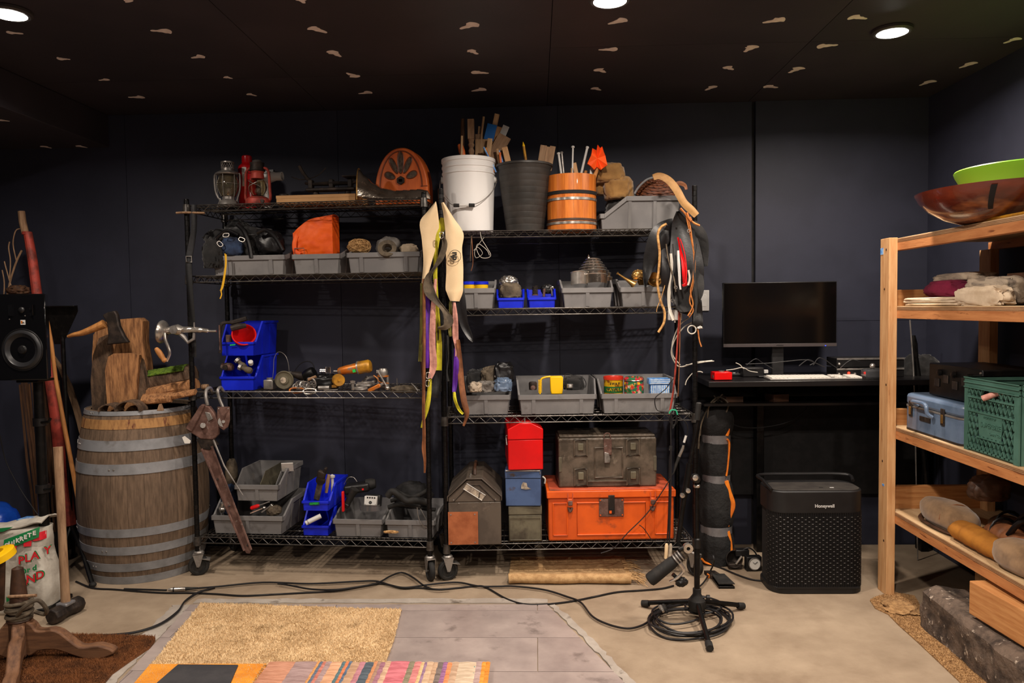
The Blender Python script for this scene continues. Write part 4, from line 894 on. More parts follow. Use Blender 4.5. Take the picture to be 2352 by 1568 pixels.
q=Lb_(724,1192,.05);t=thing('white_tube','white tube poking out of the lower small blue bin','tube',UL,(q[0],q[1]-.03,q[2]+.003),tilt=(0,0));P=[(-.036,-.01,-.014),(-.03,-.006,-.011),(-.02,0,-.006),(.03,.03,.015)]
MB().tube(P,[.011,.0125,.0125,.0125],16).build('barrel',M['white_plastic'],t);MB().tube([(-.0285,-.0055,-.0105),(-.0245,-.0028,-.0085)],.0135,16).build('grey_band',M['steel'],t,label='dark grey band')
MB().plate([(-.03,-.001,.031),(.024,-.001,.034),(.024,-.001,.048),(-.03,-.001,.045)],.001,(0,-1,0)).build('green_label',M['tin_green'],B18[0],label='green printed label')
text('LUVESY',.013,B18[0],(-.003,-.0022,.0395),(PI/2,-.05,0),M['green_tape'],bold=.0003)
q=Lb_(788,1150,.07);item('red_handle','upright red plastic handle at the left in the charger bin','handle',MB().box(-.006,.006,-.01,.01,-.055,.05),'red_plastic',UL,q,bev=.004)  # a bare red plastic handle, not a whole tool
q=Lb_(806,1140,.1);t=thing('cordless_tool','grey and black cordless tool grip in the charger bin','power tool',UL,q,tilt=(0,.5));MB().tube([(0,0,-.04),(0,0,.01),(.0,0,.045)],[.016,.018,.024],14).build('grip',M['black_rubber'],t);MB().box(-.016,.016,-.018,.018,-.062,-.04).build('battery',M['black_plastic'],t,bev=.004)
q=Lb_(851,1150,.06);t=thing('battery_charger','white and black battery charger with four vents','charger',UL,q,.1,tilt=(-.2,.06))
MB().box(-.032,.032,-.002,.03,-.022,.024).build('front_shell',M['white_plastic'],t,bev=.003);MB().box(-.035,.045,.03,.09,-.03,.03).build('body',M['black_plastic'],t,bev=.006)
for k in range(4):MB().box(-.02+k*.012,-.012+k*.012,-.0025,.002,.012,.02).build('vent',M['black_plastic'],t)
MB().at((0,-.002,-.008),(PI/2,0,0)).lathe([(.004,0),(.008,0),(.008,.001),(.004,.001),(.004,0)],18).build('round_mark',M['ink'],t)
for a in(-.026,.026):MB().at((a,-.0025,-.017),(PI/2,0,0)).lathe([(0,0),(.0018,0),(0,.001)],8).build('screw',M['ink'],t)
q=Lb_(850,1166,.04);item('clear_visor','bent clear plastic visor in front of the charger','visor',MB().grid(lambda a,b:Vector((.05*math.cos(PI*a),-.02*math.sin(PI*a),-.012+.03*b)),16,4,.0015),'grey_glass',UL,q)
q=Lb_(824,1112,.18);t=thing('tool_case','black tool body lying on top of the charger bin','power tool',UL,(q[0],q[1],q[2]-.02),.2,tilt=(0,-.12));MB().box(-.075,.06,-.04,.04,-.02,.028).build('body',M['black_plastic'],t,bev=.012);MB().at((.07,0,.012),(0,PI/2,0)).lathe([(0,-.03),(.028,-.03),(.03,.0),(.022,.02),(0,.02)],24).build('nose',M['black_rubber'],t);MB().box(.02,.03,-.0415,-.039,-.005,.004).build('red_switch',M['red_plastic'],t)
cord('thin_wire','thin dark wire arching above the black tool body','wire',[UL.pt(*Lb_(a,b,.18))for a,b in[(790,1112),(800,1097),(812,1096),(820,1106)]],.0014,'steel',n=5)
for i,(pl,r_,lb)in enumerate([([(890,1140),(900,1128),(915,1135),(935,1150),(960,1148),(985,1155)],.017,'thick black rubber hose curling in the right-hand bin'),([(892,1165),(915,1158),(940,1160),(965,1165)],.012,'black ribbed hose lying at the front of the right-hand bin'),([(905,1125),(925,1135),(950,1140),(975,1130),(990,1118)],.012,'black hose arching over the right-hand bin'),([(898,1150),(920,1145),(950,1158),(975,1168),(1000,1170)],.010,'thin black hose leaving the right-hand bin')]):
 q=[UL.pt(*Lb_(a,b,.06+.04*i))for a,b in pl];cord('rubber_hose',lb,'hose',q,r_,'black_rubber','black rubber hoses',n=12)
heap('rubber_sheet','folded black rubber sheet behind the hoses','rubber','black_matte',UL,950,1105,1165,.22,90,.14,61,.2,2,.6)
for i,pl in enumerate([[(958,1165),(962,1190),(972,1207),(985,1212)],[(966,1168),(975,1185),(985,1205)]]):
 cord('grey_wire',['thin grey wire hanging over the front of the hose bin','second grey wire hanging over the hose bin, nearer the post'][i],'wire',[UL.pt(*Lb_(a,b,.03))for a,b in pl],.0018,'steel',n=5)
heap('straw_tuft','tuft of yellow straw on the bottom shelf before the hose bin','straw','twine',UL,898,1218,1224,.02,34,.02,62,.4,5,.8)
zt=ZR[3]
def put(fr,pxa,pxb,v,z):
 a,b=fr.u(pxa,v,z),fr.u(pxb,v,z);return(a+b)/2,b-a
uc,wd=put(UR,1015,1139,.14,zt+.2);hb=UR.z(368,uc,.14)-zt;r_=wd/2
t=thing('white_bucket','white plastic bucket with a wire handle, full of wooden sticks','bucket',UR,(uc,.14,zt+.001),0)
rb=r_*.87
MB().lathe([(0,0),(rb,0),(rb+.002,.01),(r_*.955,hb-.085),(r_*.955,hb-.08),(r_*.985,hb-.078),(r_*.985,hb-.07),(r_*.96,hb-.068),(r_*.965,hb-.05),(r_*.99,hb-.048),(r_*.99,hb-.04),(r_*.965,hb-.038),(r_*.97,hb-.02),(r_,hb-.018),(r_,hb-.002),(r_*.99,hb),(r_*.95,hb),(r_*.93,hb-.03),(rb-.004,.012),(0,.012)],56).build('pail',M['bucket_white'],t)
for s_ in(-1,1):MB().at((s_*r_*.97,0,hb-.1),(0,PI/2,0)).lathe([(0,-.006),(.018,-.006),(.015,.01),(.006,.014),(0,.014)],16).build('handle_ear',M['white_plastic'],t)
bl=MB().tube(crv([(-r_*1.05,0,hb-.1),(-r_*1.03,-r_*.3,hb-.16),(-r_*.7,-r_*.85,hb-.225),(-r_*.45,-r_*1.0,hb-.245),(r_*.1,-r_*1.06,hb-.245),(r_*.5,-r_*.97,hb-.225),(r_*.9,-r_*.55,hb-.165),(r_*1.05,0,hb-.1)]),.002,6).build('wire_handle',M['steel'],t)
MB().tube([(-r_*.42,-r_*1.03,hb-.246),(-r_*.1,-r_*1.06,hb-.247),(r_*.15,-r_*1.06,hb-.247)],.006,8).build('grip',M['white_plastic'],bl)
for x in(-.42,.13):MB().tube([(r_*x-.012,-r_*1.05,hb-.246),(r_*x+.016,-r_*1.06,hb-.247)],.009,8).build('grip_end',M['black_rubber'],bl)
def stick(label,a,b,wpx,m_,v,fr=UR,th=None,shp='box',name='wooden_stick',v2=None,group=None,prof=None):
 p=Vector(fr.pt(*loc(fr,*a,v)));q=Vector(fr.pt(*loc(fr,*b,v if v2 is None else v2)))
 d=q-p;L=d.length;w_=wpx*fr.sc(v)/2;th=th if th else w_*.5
 mb=MB()
 if shp=='box':mb.box(-w_,w_,-th,th,0,L)
 elif shp=='rod':mb.cyl((0,0,0),(0,0,L),w_,n=12)
 elif shp=='prof':mb.lathe([(r*w_,z*L)for r,z in prof],16)
 o=mb.build(name,M[m_],None,bev=.0012 if shp=='box' else 0)
 o.location=p;o.rotation_mode='QUATERNION';o.rotation_quaternion=d.to_track_quat('Z','Y')if False else Matrix(((1,0,0),(0,1,0),(0,0,1))).to_quaternion()
 z_=d.normalized();x_=Vector((0,1,0)).cross(z_).normalized();y_=z_.cross(x_)
 o.rotation_mode='XYZ';o.rotation_euler=Matrix((x_,y_,z_)).transposed().to_euler()
 if label:tag(o,label,'stick',group)
 return o
g='sticks in the white bucket'
stick('dark file handle standing leftmost in the white bucket',(1061,400),(1063,273),9,'dark_stick',.16,shp='prof',prof=[(0,0),(.7,0),(.7,.35),(1,.4),(1.05,.9),(.8,1),(0,1)],name='file_handle')
stick('pale thin dowel in front of the dark handle in the white bucket',(1059,400),(1061,312),5,'stick_wood',.1,shp='rod')
stick('reddish wooden spoon handle leaning in the white bucket',(1076,400),(1056,330),12,'radio_wood',.12,shp='prof',prof=[(0,0),(.7,0),(.7,.5),(1.2,.75),(1,.97),(.4,1),(0,1)],name='spoon_handle')
o=stick('turned spindle with a square top in the white bucket',(1083,400),(1082,320),15,'old_handle',.14,shp='prof',prof=[(0,0),(.8,0),(.8,.4),(1,.5),(.7,.56),(.95,.66),(.6,.75),(1,.84),(.7,.9),(1,1),(0,1)],name='turned_spindle')
b_=MB().box(-.0165,.0165,-.0165,.0165,0,.1).build('square_head',M['old_handle'],o,bev=.002);b_.location=(0,0,(Vector(UR.pt(*loc(UR,1082,320,.14)))-Vector(UR.pt(*loc(UR,1083,400,.14)))).length)
stick('thin pale stick standing highest at the left of the blue tag',(1095,400),(1111,268),5,'stick_wood',.18,shp='rod')
stick('short thin lath beside the turned spindle',(1094,400),(1101,290),5,'stick_wood',.2)
stick('broad brown board in the middle of the white bucket',(1106,400),(1107,320),30,'stick_wood',.17,th=.008,name='board_offcut')
stick('short stepped block above the brown board',(1101,330),(1100,308),17,'old_handle',.19,th=.006,name='board_offcut')
stick('long tan lath through the blue sleeve',(1112,400),(1142,262),11,'stick_wood',.2)
stick('blue plastic sleeve around the long tan lath',(1122,322),(1131,286),22,'sleeve_blue',.185,th=.008,name='blue_sleeve')
stick('golden lath right of the blue sleeve',(1118,400),(1148,292),13,'pine',.21)
stick('white rounded plastic ruler end at the right of the bucket',(1146,330),(1163,289),15,'white_plastic',.2,th=.002,name='white_ruler')
stick('wide tan board leaning right out of the white bucket',(1120,385),(1160,312),30,'old_handle',.16,th=.006,name='board_offcut')
stick('narrow brown lath beside the wide tan board',(1116,400),(1126,318),11,'stick_wood',.13)
uc,wd=put(UR,1140,1270,.12,zt+.2);hb=UR.z(380,uc,.12)-zt;r_=wd/2;rb=r_*.66
t=thing('black_waste_basket','tapered black plastic basket with faint ribs, between bucket and wooden pail','basket',UR,(uc,.12,zt+.001))
pf=[(0,0),(rb,0)]
for k in range(1,11):
 z=hb*k/11;r2=rb+(r_*.96-rb)*k/11;pf+=[(r2,z-.002),(r2-.001,z),(r2,z+.002)]
pf+=[(r_*.965,hb-.012),(r_,hb-.011),(r_,hb-.001),(r_*.985,hb),(r_*.95,hb-.002),(rb-.003,.006),(0,.006)]
MB().lathe(pf,56).build('basket',M['black_basket'],t)
for i,(a,b,w_,m_,lb,v)in enumerate([((1140,395),(1111,338),4,'tin_blue','thin blue pencil leaning furthest left out of the black basket',.1),((1136,395),(1115,340),6,'orange_cord','orange-brown rod leaning left beside the blue pencil',.11),((1150,390),(1142,342),6,'stick_wood','short pale slat at the left in the black basket',.12),((1160,392),(1146,345),4,'tin_blue','thin blue rod leaning left in the black basket',.13),((1172,392),(1159,338),13,'pine','rounded pale lath in the black basket left of the yellow pencil',.12),((1152,392),(1148,350),5,'radio_wood','short reddish stick at the left in the black basket',.09)]):
 stick(lb,a,b,w_,m_,v,shp='rod' if w_<7 else 'box',group='sticks in the black basket')
o=stick('yellow pencil standing alone in the black basket',(1211,390),(1203,336),6,'yellow_steel',.1,shp='rod',name='pencil');L=(Vector(UR.pt(*loc(UR,1211,390,.1)))-Vector(UR.pt(*loc(UR,1203,336,.1)))).length
MB().lathe([(.0068,0),(.0064,.004),(.001,.022),(0,.023)],12).build('tip',M['yellow_plastic'],o,loc=(0,0,L))
for i,(a,b,w_,lb,v)in enumerate([((1240,392),(1249,334),15,'left block of the three tan laths in the black basket',.1),((1252,392),(1258,337),10,'middle lath of the three in the black basket',.11),((1260,392),(1270,336),13,'right lath of the three tan ones in the black basket',.12)]):
 stick(lb,a,b,w_,'old_handle',v,group='tan laths in the black basket')
uc,wd=put(UR,1255,1370,.13,zt+.12);hb=UR.z(407,uc,.13)-zt;r_=wd/2
t=thing('wooden_pail','varnished orange wooden pail with steel hoops, holding knitting needles','pail',UR,(uc,.13,zt+.001))
ns=18;sv=MB()
a0=PI/ns*.985
for(ri,ro)in((r_*.9,r_*.985),):
 P=[(ro*math.cos(-a0),ro*math.sin(-a0)),(ro*1.004,0),(ro*math.cos(a0),ro*math.sin(a0)),(ri*math.cos(a0),ri*math.sin(a0)),(ri*math.cos(-a0),ri*math.sin(-a0))]
 sv.prism(P,0,hb,'z')
svm=sv.mesh('stave',M['varnish_wood'])
for k in range(ns):link('stave',svm,t,(0,0,0),(0,0,2*PI*k/ns))
MB().lathe([(0,.01),(r_*.92,.01),(r_*.92,.02),(0,.02)],32).build('bottom',M['varnish_wood'],t)
for z0,z1_,m_,nm in((hb*.64,hb*.7,'black_matte','black_band'),(hb*.53,hb*.575,'chrome','hoop'),(hb*.1,hb*.145,'chrome','hoop'),(hb*.16,hb*.2,'dark_wood','burnt_band')):
 MB().lathe([(r_*.985,z0),(r_*1.012,z0),(r_*1.012,z1_),(r_*.985,z1_),(r_*.985,z0)],48).build(nm,M[m_],t)
for i,(a,b,w_,m_,lb,v,shp)in enumerate([((1291,415),(1283,353),5,'white_plastic','pale knitting needle, leftmost in the wooden pail',.12,'n'),((1296,415),(1290,351),5,'steel','grey knitting needle touching the leftmost one',.13,'n'),((1314,415),(1316,338),4,'white_plastic','upright thin pale needle in the middle of the wooden pail',.12,'n'),((1332,412),(1349,339),6,'white_plastic','thick pale needle leaning right in the wooden pail',.12,'n'),((1327,415),(1319,374),9,'pine','rounded wooden spatula in the wooden pail',.14,'b'),((1341,415),(1346,392),7,'handle_wood','short brown peg low in the wooden pail',.13,'r'),((1356,415),(1360,380),7,'white_plastic','white stick beside the flag in the wooden pail',.13,'b'),((1312,415),(1313,386),4,'stick_wood','short pale skewer by the middle needle',.1,'r')]):
 o=stick(lb,a,b,w_,m_,v,shp='box' if shp=='b' else 'rod',name='knitting_needle' if shp=='n' else 'wooden_stick')
 if shp=='n':
  L=(Vector(UR.pt(*loc(UR,*a,v)))-Vector(UR.pt(*loc(UR,*b,v)))).length
  MB().lathe([(0,-.003),(.008,-.003),(.009,.001),(.007,.006),(0,.007)],14).build('knob',M[m_],o,loc=(0,0,L))
o=stick('copper-coloured stick carrying the orange flag',(1362,415),(1373,382),10,'handle_wood',.11,shp='rod',name='flag_stick')
q=loc(UR,1371,395,.1);s_=UR.sc(.1)
mb=MB();pts=[(-22,28),(-14,45),(-10,62),(-2,55),(2,70),(6,60),(12,66),(14,52),(19,45),(22,22),(14,18),(8,12),(0,20),(-8,12),(-14,22)]
def flagm(m__,off,sc2):
 mb=MB();c=(0,38)
 V=[(0,-off,38*s_*sc2)];n=len(pts)
 for i,(x,z)in enumerate(pts):V.append((x*s_*sc2,-off+.012*((-1)**i),z*s_*sc2))
 fs=[(0,1+i,1+(i+1)%n)for i in range(n)];mb.add(V,fs);mb.add([(a,b+.02,c_)for a,b,c_ in V],[f[::-1]for f in fs])
 mb.add([V[i+1]for i in range(n)]+[(V[i+1][0],V[i+1][1]+.02,V[i+1][2])for i in range(n)],[(i,(i+1)%n,n+(i+1)%n,n+i)for i in range(n)])
 return mb
fl_=item('orange_flag','bright orange crumpled plastic flag at the top of the pail','flag',flagm(0,.02,1),'flag_orange',UR,(q[0],q[1],q[2]-.02),smooth=0)
heap('pail_cloth','beige cloth end draped over the left rim of the wooden pail','cloth','grey_web',UR,1290,400,411,.06,36,.03,71,.2,3,.5)
heap('suede_gauntlet','tan suede gauntlet folded upright behind the wooden pail','gauntlet','suede',UR,1400,376,424,.2,70,.14,72,.2,2.2,.6,sharp=.7)
heap('suede_gauntlet','tan suede gauntlet lying lower, on the sideways grey bin','gauntlet','suede',UR,1420,406,462,.19,66,.15,73,.18,2.0,.6,sharp=.7)
heap('suede_gauntlet','tan suede cuff flap hanging behind the orange flag','gauntlet','suede',UR,1384,400,450,.24,40,.1,74,.15,2.4,.6)
heap('dark_cloth_pile','dark cloth heap at the low left end of the sideways grey bin','cloth','black_cloth',UR,1424,452,512,.22,66,.16,75,.2,2.6,.6)
q=loc(UR,1505,448,.22);s_=UR.sc(.22);t=thing('wicker_basket','round brown wicker basket bowl upturned in the sideways grey bin','basket',UR,(q[0],q[1],q[2]-.03),tilt=(.5,0))
mb=MB();mb.lathe([(.105*math.sin(a),.03+.085*math.cos(a))for a in[PI/2-k*PI/2/10 for k in range(11)]][:-1]+[(.0,.115)],36);mb.build('shell',M['wicker'],t)
for k in range(1,9):
 a=k*PI/2/9;wv=MB().tube([((.107*math.sin(a)+.0025*math.sin(j*PI*.5+(k%2)*PI))*math.cos(2*PI*j/64),(.107*math.sin(a)+.0025*math.sin(j*PI*.5+(k%2)*PI))*math.sin(2*PI*j/64),.03+.087*math.cos(a))for j in range(64)],.004,6,True).build('weaver',M['wicker'],t)
MB().at((0,0,.028)).ring(.112,.006,40,8).build('rim',M['galvanised'],t)
q=Vector(UR.pt(*loc(UR,1475,445,.1)))
hang('leather_strap','wide tan leather strap arching over the wicker basket to the post','strap',[(1500,408,14),(1515,404,16),(1535,413,17),(1553,435,17),(1570,465,16),(1588,482,16),(1600,495,14)],UR.pt(.9,-.03,0).y,'tan_leather',.004,.004,2)
cord('steel_rim_band','grey metal band curving along the left of the wicker basket','band',yy([(1457,445),(1468,428),(1485,413),(1502,407)],UR.pt(.9,.1,0).y),.006,'galvanised')
hang('leather_strap','short red-brown leather strap tip behind the right post top','strap',[(1545,427,8),(1560,421,9),(1573,426,8),(1576,436,6)],UR.pt(.9,.03,0).y,'brown_leather',.003,.002,3)
Yw=UR.pt(.2,-.012,0).y
cord('white_wire_loop','white wire bundle looped under the top deck of the right rack','wire',yy([(1103,532),(1106,548),(1118,568),(1127,585),(1120,592),(1104,590),(1094,570),(1100,560),(1118,574),(1124,586)],Yw),.0016,'white_cable')
cord('white_wire_loop','second thin white wire crossing the looped bundle','wire',yy([(1112,545),(1100,560),(1090,578),(1094,592),(1108,582),(1098,568),(1088,575)],Yw-.006),.0013,'white_cable')
cord('leather_lace','thin tan lace hanging beside the white wires, knotted end','lace',yy([(1083,541),(1085,575),(1086,605),(1082,622)],Yw),.0022,'brown_leather')
cord('leather_lace','shorter grey lace hanging left of the knotted tan lace','lace',yy([(1083,541),(1081,570),(1080,600)],Yw-.004),.0018,'grey_web')
def R3(px,py,v=.1):return loc(UR,px,py,v)
for i,(a,w_)in enumerate([(1078,30),(1104,34)]):
 q=R3(a,657,.12);s_=UR.sc(.12);t=thing('yellow_tub',['yellow tub with a blue lid, left one in the grey bin','yellow tub with a blue lid, right one in the grey bin'][i],'tub',UR,(q[0],q[1],q[2]-.03),group='yellow tubs with blue lids')
 rr_=w_*s_/2;MB().lathe([(0,0),(rr_*.9,0),(rr_,.01),(rr_,.038),(0,.038)],28).build('tub',M['yellow_plastic'],t);MB().lathe([(0,.038),(rr_*1.06,.038),(rr_*1.06,.05),(rr_,.053),(0,.053)],28).build('lid',M['blue_bin'],t)
heap('leather_scraps','brown leather scrap filling the left small blue bin','leather','grey_web',UR,1172,650,686,.09,52,.09,81,.22,2.6,.5,sharp=.6)
heap('foil_wad','shiny crumpled foil wad behind the left small blue bin','foil','chrome',UR,1168,634,660,.2,42,.08,82,.3,5,.8)
q=R3(1229,672,.08);t=thing('coil_spring','dark coil spring in the right small blue bin','spring',UR,(q[0],q[1],q[2]-.012));MB().tube([(.013*math.cos(k*.6),.013*math.sin(k*.6),k*.0007)for k in range(66)],.003,6).build('coil',M['dark_iron'],t);MB().lathe([(0,-.002),(.016,-.002),(.016,.004),(0,.004)],18).build('end_plate',M['rust'],t)
q=R3(1249,672,.1);item('threaded_stud','brown steel stud standing between the spring and the black clamp','stud',MB().cyl((0,0,-.02),(.003,0,.02),.007),'rust',UR,q)
heap('black_clamp','black clamp in the right small blue bin','clamp','black_plastic',UR,1256,652,676,.12,28,.05,84,.25,3,.5)
q=R3(1267,668,.08);t=thing('silver_hook','bright hook standing at the right in the right small blue bin','hook',UR,q);MB().tube(crv([(.002,0,-.024),(0,0,0),(-.004,0,.014),(.006,0,.02),(.008,0,.01)],4),.004,8).build('shank',M['chrome'],t)
def plates(name,label,px,py,v,rx,rz_,n,rot,m_='hammered_steel',tx=0):
 q=R3(px,py,v);t=thing(name,label,'armour',UR,q,rot,tilt=(tx,0))
 for i in range(n):
  k=1-.13*i;z0=i*rz_/n*.8
  MB().grid(lambda a,b:Vector((-rx*k*math.cos(PI*a),-rx*.75*k*math.sin(PI*a),z0+(rz_*(.9 if n==1 else.42))*b+.008*math.sin(PI*a))),18,4,.0018).build('lame',M[m_],t)
  MB().tube([(-rx*k*math.cos(PI*j/14),-rx*.75*k*math.sin(PI*j/14),z0+(rz_*(.9 if n==1 else.42))+.008*math.sin(PI*j/14))for j in range(15)],.0026,6).build('rolled_edge',M['chrome'],t)
 return t
plates('armour_cuff','bright steel armour cuff at the left in the grey bin',1330,655,.1,.045,.07,1,.3,'chrome')
plates('armour_cuff','wide bright steel armour cuff at the front right of the grey bin',1370,652,.09,.055,.05,1,-.25,'hammered_steel')
plates('armour_shoulder','domed articulated steel shoulder plates on top of the armour heap',1362,640,.16,.08,.09,5,-.1,'hammered_steel')
plates('armour_cuff','dark steel armour plate at the right of the heap',1382,648,.18,.06,.055,2,-.6,'hammered_steel')
q=R3(1352,592,.16);item('armour_point','small steel tip crowning the armour heap','armour',MB().lathe([(.012,-.008),(.008,.004),(0,.02)],12),'hammered_steel',UR,q)
q=R3(1440,642,.08);t=thing('brass_horn','small brass horn with a narrow mouthpiece at the left of the brass bin','horn',UR,q,tilt=(0,.6));MB().at((0,0,0),(0,PI/2,0)).lathe([(.004,-.06),(.005,-.03),(.008,0),(.014,.03),(.022,.045),(.024,.046),(.02,.043),(.0,.03)],24).build('bell',M['brass'],t);MB().lathe([(0,-.062),(.008,-.06),(.006,-.054),(0,-.05)],14).build('mouthpiece',M['brass'],t,rot=(0,PI/2,0))
q=R3(1503,642,.06);t=thing('brass_bowl','round brass horn bell facing out behind the braided cord','horn',UR,q);MB().at((0,0,0),(PI/2-.3,0,.25)).lathe([(.0,-.03),(.012,-.03),(.018,-.015),(.034,.0),(.038,.006),(.036,.0075),(.03,.0),(.014,-.02),(0,-.024)],32).build('bell',M['brass'],t);MB().at((0,-.004,.0),(PI/2-.3,0,.25)).ring(.037,.0022,32,6).build('rim',M['brass'],t)
for i,(a,b,lb)in enumerate([(1466,634,'crumpled brass piece in the middle of the brass bin'),(1480,646,'small brass valve beside the round horn bell')]):heap('brass_piece',lb,'brass part','brass',UR,a,b-14,b+10,.1+.04*i,30,.05,91+i,.3,3,.7)
def R2(px,py,v=.12):return loc(UR,px,py,v)
for i,(a,y0,y1,w_,m_,lb)in enumerate([(1095,848,898,46,'black_cloth','black fabric scrap at the left in the scrap bin'),(1132,842,890,54,'grey_web','dark brown fabric scrap on top in the scrap bin'),(1158,832,880,46,'black_leather','black leather scrap rising at the right of the scrap bin'),(1120,874,900,44,'grey_cloth','grey leather curl at the front of the scrap bin'),(1156,868,898,40,'blue_case','blue-grey rolled scrap at the front right of the scrap bin'),(1092,878,900,30,'stripe_cloth','tan scrap edge at the front left of the scrap bin')]):
 heap('fabric_scrap',lb,'fabric scrap',m_,UR,a,y0,y1,.24-.035*i,w_,.1,101+i,.3,2.8,.7,sharp=.6)
item('rolled_scrap','pale blue rolled paper in the fabric scrap bin','paper',MB().at((0,0,0),(0,PI/2+.3,0)).lathe([(.004,-.025),(.007,-.025),(.008,.025),(.004,.025),(.004,-.025)],14),'white_paper',UR,R2(1147,866,.14))
q=R2(1279,896,.09);s_=UR.sc(.09);t=thing('yellow_mug','bright yellow square plastic scoop with a ribbed handle','scoop',UR,(q[0],q[1],q[2]-.02))
MB().prism([(-.028,0),(.028,0),(.031,.02),(.032,.085),(.028,.09),(-.03,.09),(-.033,.085),(-.032,.02)],0,.05,'y').build('body',M['yellow_plastic'],t,bev=.004)
hd=MB().tube(crv([(-.03,.024,.088),(-.06,.024,.084),(-.078,.024,.074),(-.083,.024,.05),(-.085,.024,.0)]),.0075,10,flat=.7).build('handle',M['yellow_plastic'],t)
for k in range(9):MB().box(-.094,-.074,.018,.03,.008+k*.0075,.0115+k*.0075).build('grip_rib',M['yellow_plastic'],hd)
q=R2(1224,890,.1);t=thing('rubber_mallet_head','rusty dark cylinder standing at the left of the scoop bin','cylinder',UR,(q[0],q[1],q[2]-.01));MB().lathe([(0,0),(.02,0),(.021,.02),(.021,.035),(.016,.04),(0,.042)],24).build('barrel',M['dark_iron'],t);MB().at((0,-.006,.012),(PI/2,0,0)).lathe([(0,0),(.012,0),(.012,.016),(0,.018)],18).build('end_face',M['rust'],t)
heap('black_pouch','black pouch right of the yellow scoop','pouch','black_cloth',UR,1318,862,895,.14,50,.1,111,.22,2.6,.6,sharp=.6)
q=R2(1309,890,.07);item('steel_collar','ribbed steel collar beside the yellow scoop','collar',MB().lathe([(.008,0),(.015,0),(.016,.004),(.014,.006),(.016,.009),(.014,.012),(.016,.015),(.015,.018),(.008,.018),(.008,0)],20),'steel',UR,q)
cord('pouch_cord','thin black cord looped over the black pouch','cord',[UR.pt(*R2(a,b,.12))for a,b in[(1296,872),(1300,858),(1320,862),(1338,866),(1346,880),(1344,890)]],.0018,'cable')
q=R2(1409,900,.13);s_=UR.sc(.08);r_=22*s_;t=thing('granola_tin','round yellow tin with red rim and green lettering','tin',UR,(q[0],q[1],q[2]-.03))
MB().lathe([(0,0),(r_,0),(r_,.1),(0,.1)],36).build('wall',M['tin_yellow'],t);MB().lathe([(r_*.9,.096),(r_*1.05,.096),(r_*1.06,.11),(r_*.98,.112),(r_*.9,.105),(r_*.9,.096)],36).build('lid_rim',M['tin_red'],t)
MB().lathe([(r_*1.001,.03),(r_*1.012,.03),(r_*1.012,.062),(r_*1.001,.062),(r_*1.001,.03)],36).build('label_band',M['tin_green'],t);MB().lathe([(0,.1),(r_*.95,.1),(r_*.95,.103),(0,.103)],30).build('top',M['dark_wood'],t)
def wrapt(body,r_,z,size,par,m_,span):
 for i,ch_ in enumerate(body):
  a=-span/2+span*i/(len(body)-1);text(ch_,size,par,(r_*math.sin(a),-r_*math.cos(a),z),(PI/2,0,a),m_,bold=.0004)
wrapt('SWAF',r_*1.02,.077,.016,t,M['ink'],.9);wrapt('OAYOLA',r_*1.03,.046,.022,t,M['tin_yellow'],1.4)
q=R2(1456,900,.13);r_=22*s_;t=thing('floral_tin','round tin with painted flowers on dark ground, beside the yellow tin','tin',UR,(q[0],q[1],q[2]-.03))
MB().lathe([(0,0),(r_,0),(r_*1.04,.05),(r_,.088),(0,.088)],36).build('wall',M['tin_floral'],t);MB().lathe([(r_*.96,.088),(r_*1.06,.09),(r_*1.06,.1),(r_*.9,.108),(r_*.9,.09)],36).build('lid_rim',M['tin_floral'],t);MB().lathe([(0,.098),(r_*.95,.098),(r_*.95,.1),(0,.1)],30).build('top',M['dark_wood'],t)
MB().at((0,0,.092)).ring(r_*1.04,.0025,32,6).build('bead',M['chrome'],t)
rr=random.Random(3)
for i in range(11):
 a=rr.uniform(-1.3,1.3);z=rr.uniform(.03,.085);f=MB();R0=r_*1.045;
 pet=[(.006*(1+.35*math.cos(5*k*2*PI/30))*math.cos(k*2*PI/30),.006*(1+.35*math.cos(5*k*2*PI/30))*math.sin(k*2*PI/30))for k in range(30)]
 MB().prism(pet,-.0008,.0004,'y').build('flower',M[['bag_white','tin_red','pink_ribbon','yellow_plastic','tin_green'][i%5]],t,loc=(R0*math.sin(a),-R0*math.cos(a),z),rot=(0,0,a),smooth=0)
q=R2(1516,898,.09);t=thing('blue_gingham_box','light blue checked box with a lid in the tin bin','box',UR,(q[0],q[1],q[2]-.03))
MB().box(-.048,.05,0,.06,0,.062).build('base',M['tin_blue'],t,bev=.003);MB().box(-.056,.052,-.004,.064,.064,.094).build('lid',M['tin_blue'],t,bev=.003)
for k in range(9):MB().box(-.044+k*.0105,-.040+k*.0105,-.0008,0,.004,.06).build('stripe',M['white_paper'],t)
for k in range(3):MB().box(-.05,.05,-.0045,-.0038,.068+k*.009,.071+k*.009).build('stripe',M['white_paper'],t)
cord('black_lead','black lead hanging over the front of the tin bin','cable',yy([(1548,868),(1538,880),(1530,892),(1518,902),(1506,912),(1504,925),(1510,942),(1530,945),(1548,940)],UR.pt(1,.0,0).y-.012),.0025,'cable')
zb=ZR[0]
v0=.0;uA,uB=UR.u(1031,v0,.3),UR.u(1151,v0,.3);wT=uB-uA;s_=UR.sc(v0)
t=thing('brown_toolbox','old brown metal toolbox with a gabled lid and copper patch','toolbox',UR,((uA+uB)/2,v0-.02,zb+.001));h1=.215;h2=UR.z(1127,uA,v0)-zb;h3=UR.z(1104,uA,v0)-zb;hp=UR.z(1068,uA,v0)-zb
dep=.4
hw=wT/2
low=[(-hw,0),(hw,0),(hw,h1),(-hw,h1)]
MB().prism(low,0,dep,'y').build('lower_case',M['brown_paint'],t,bev=.004)
hs_=(UR.z(1140,uA,v0)-zb)
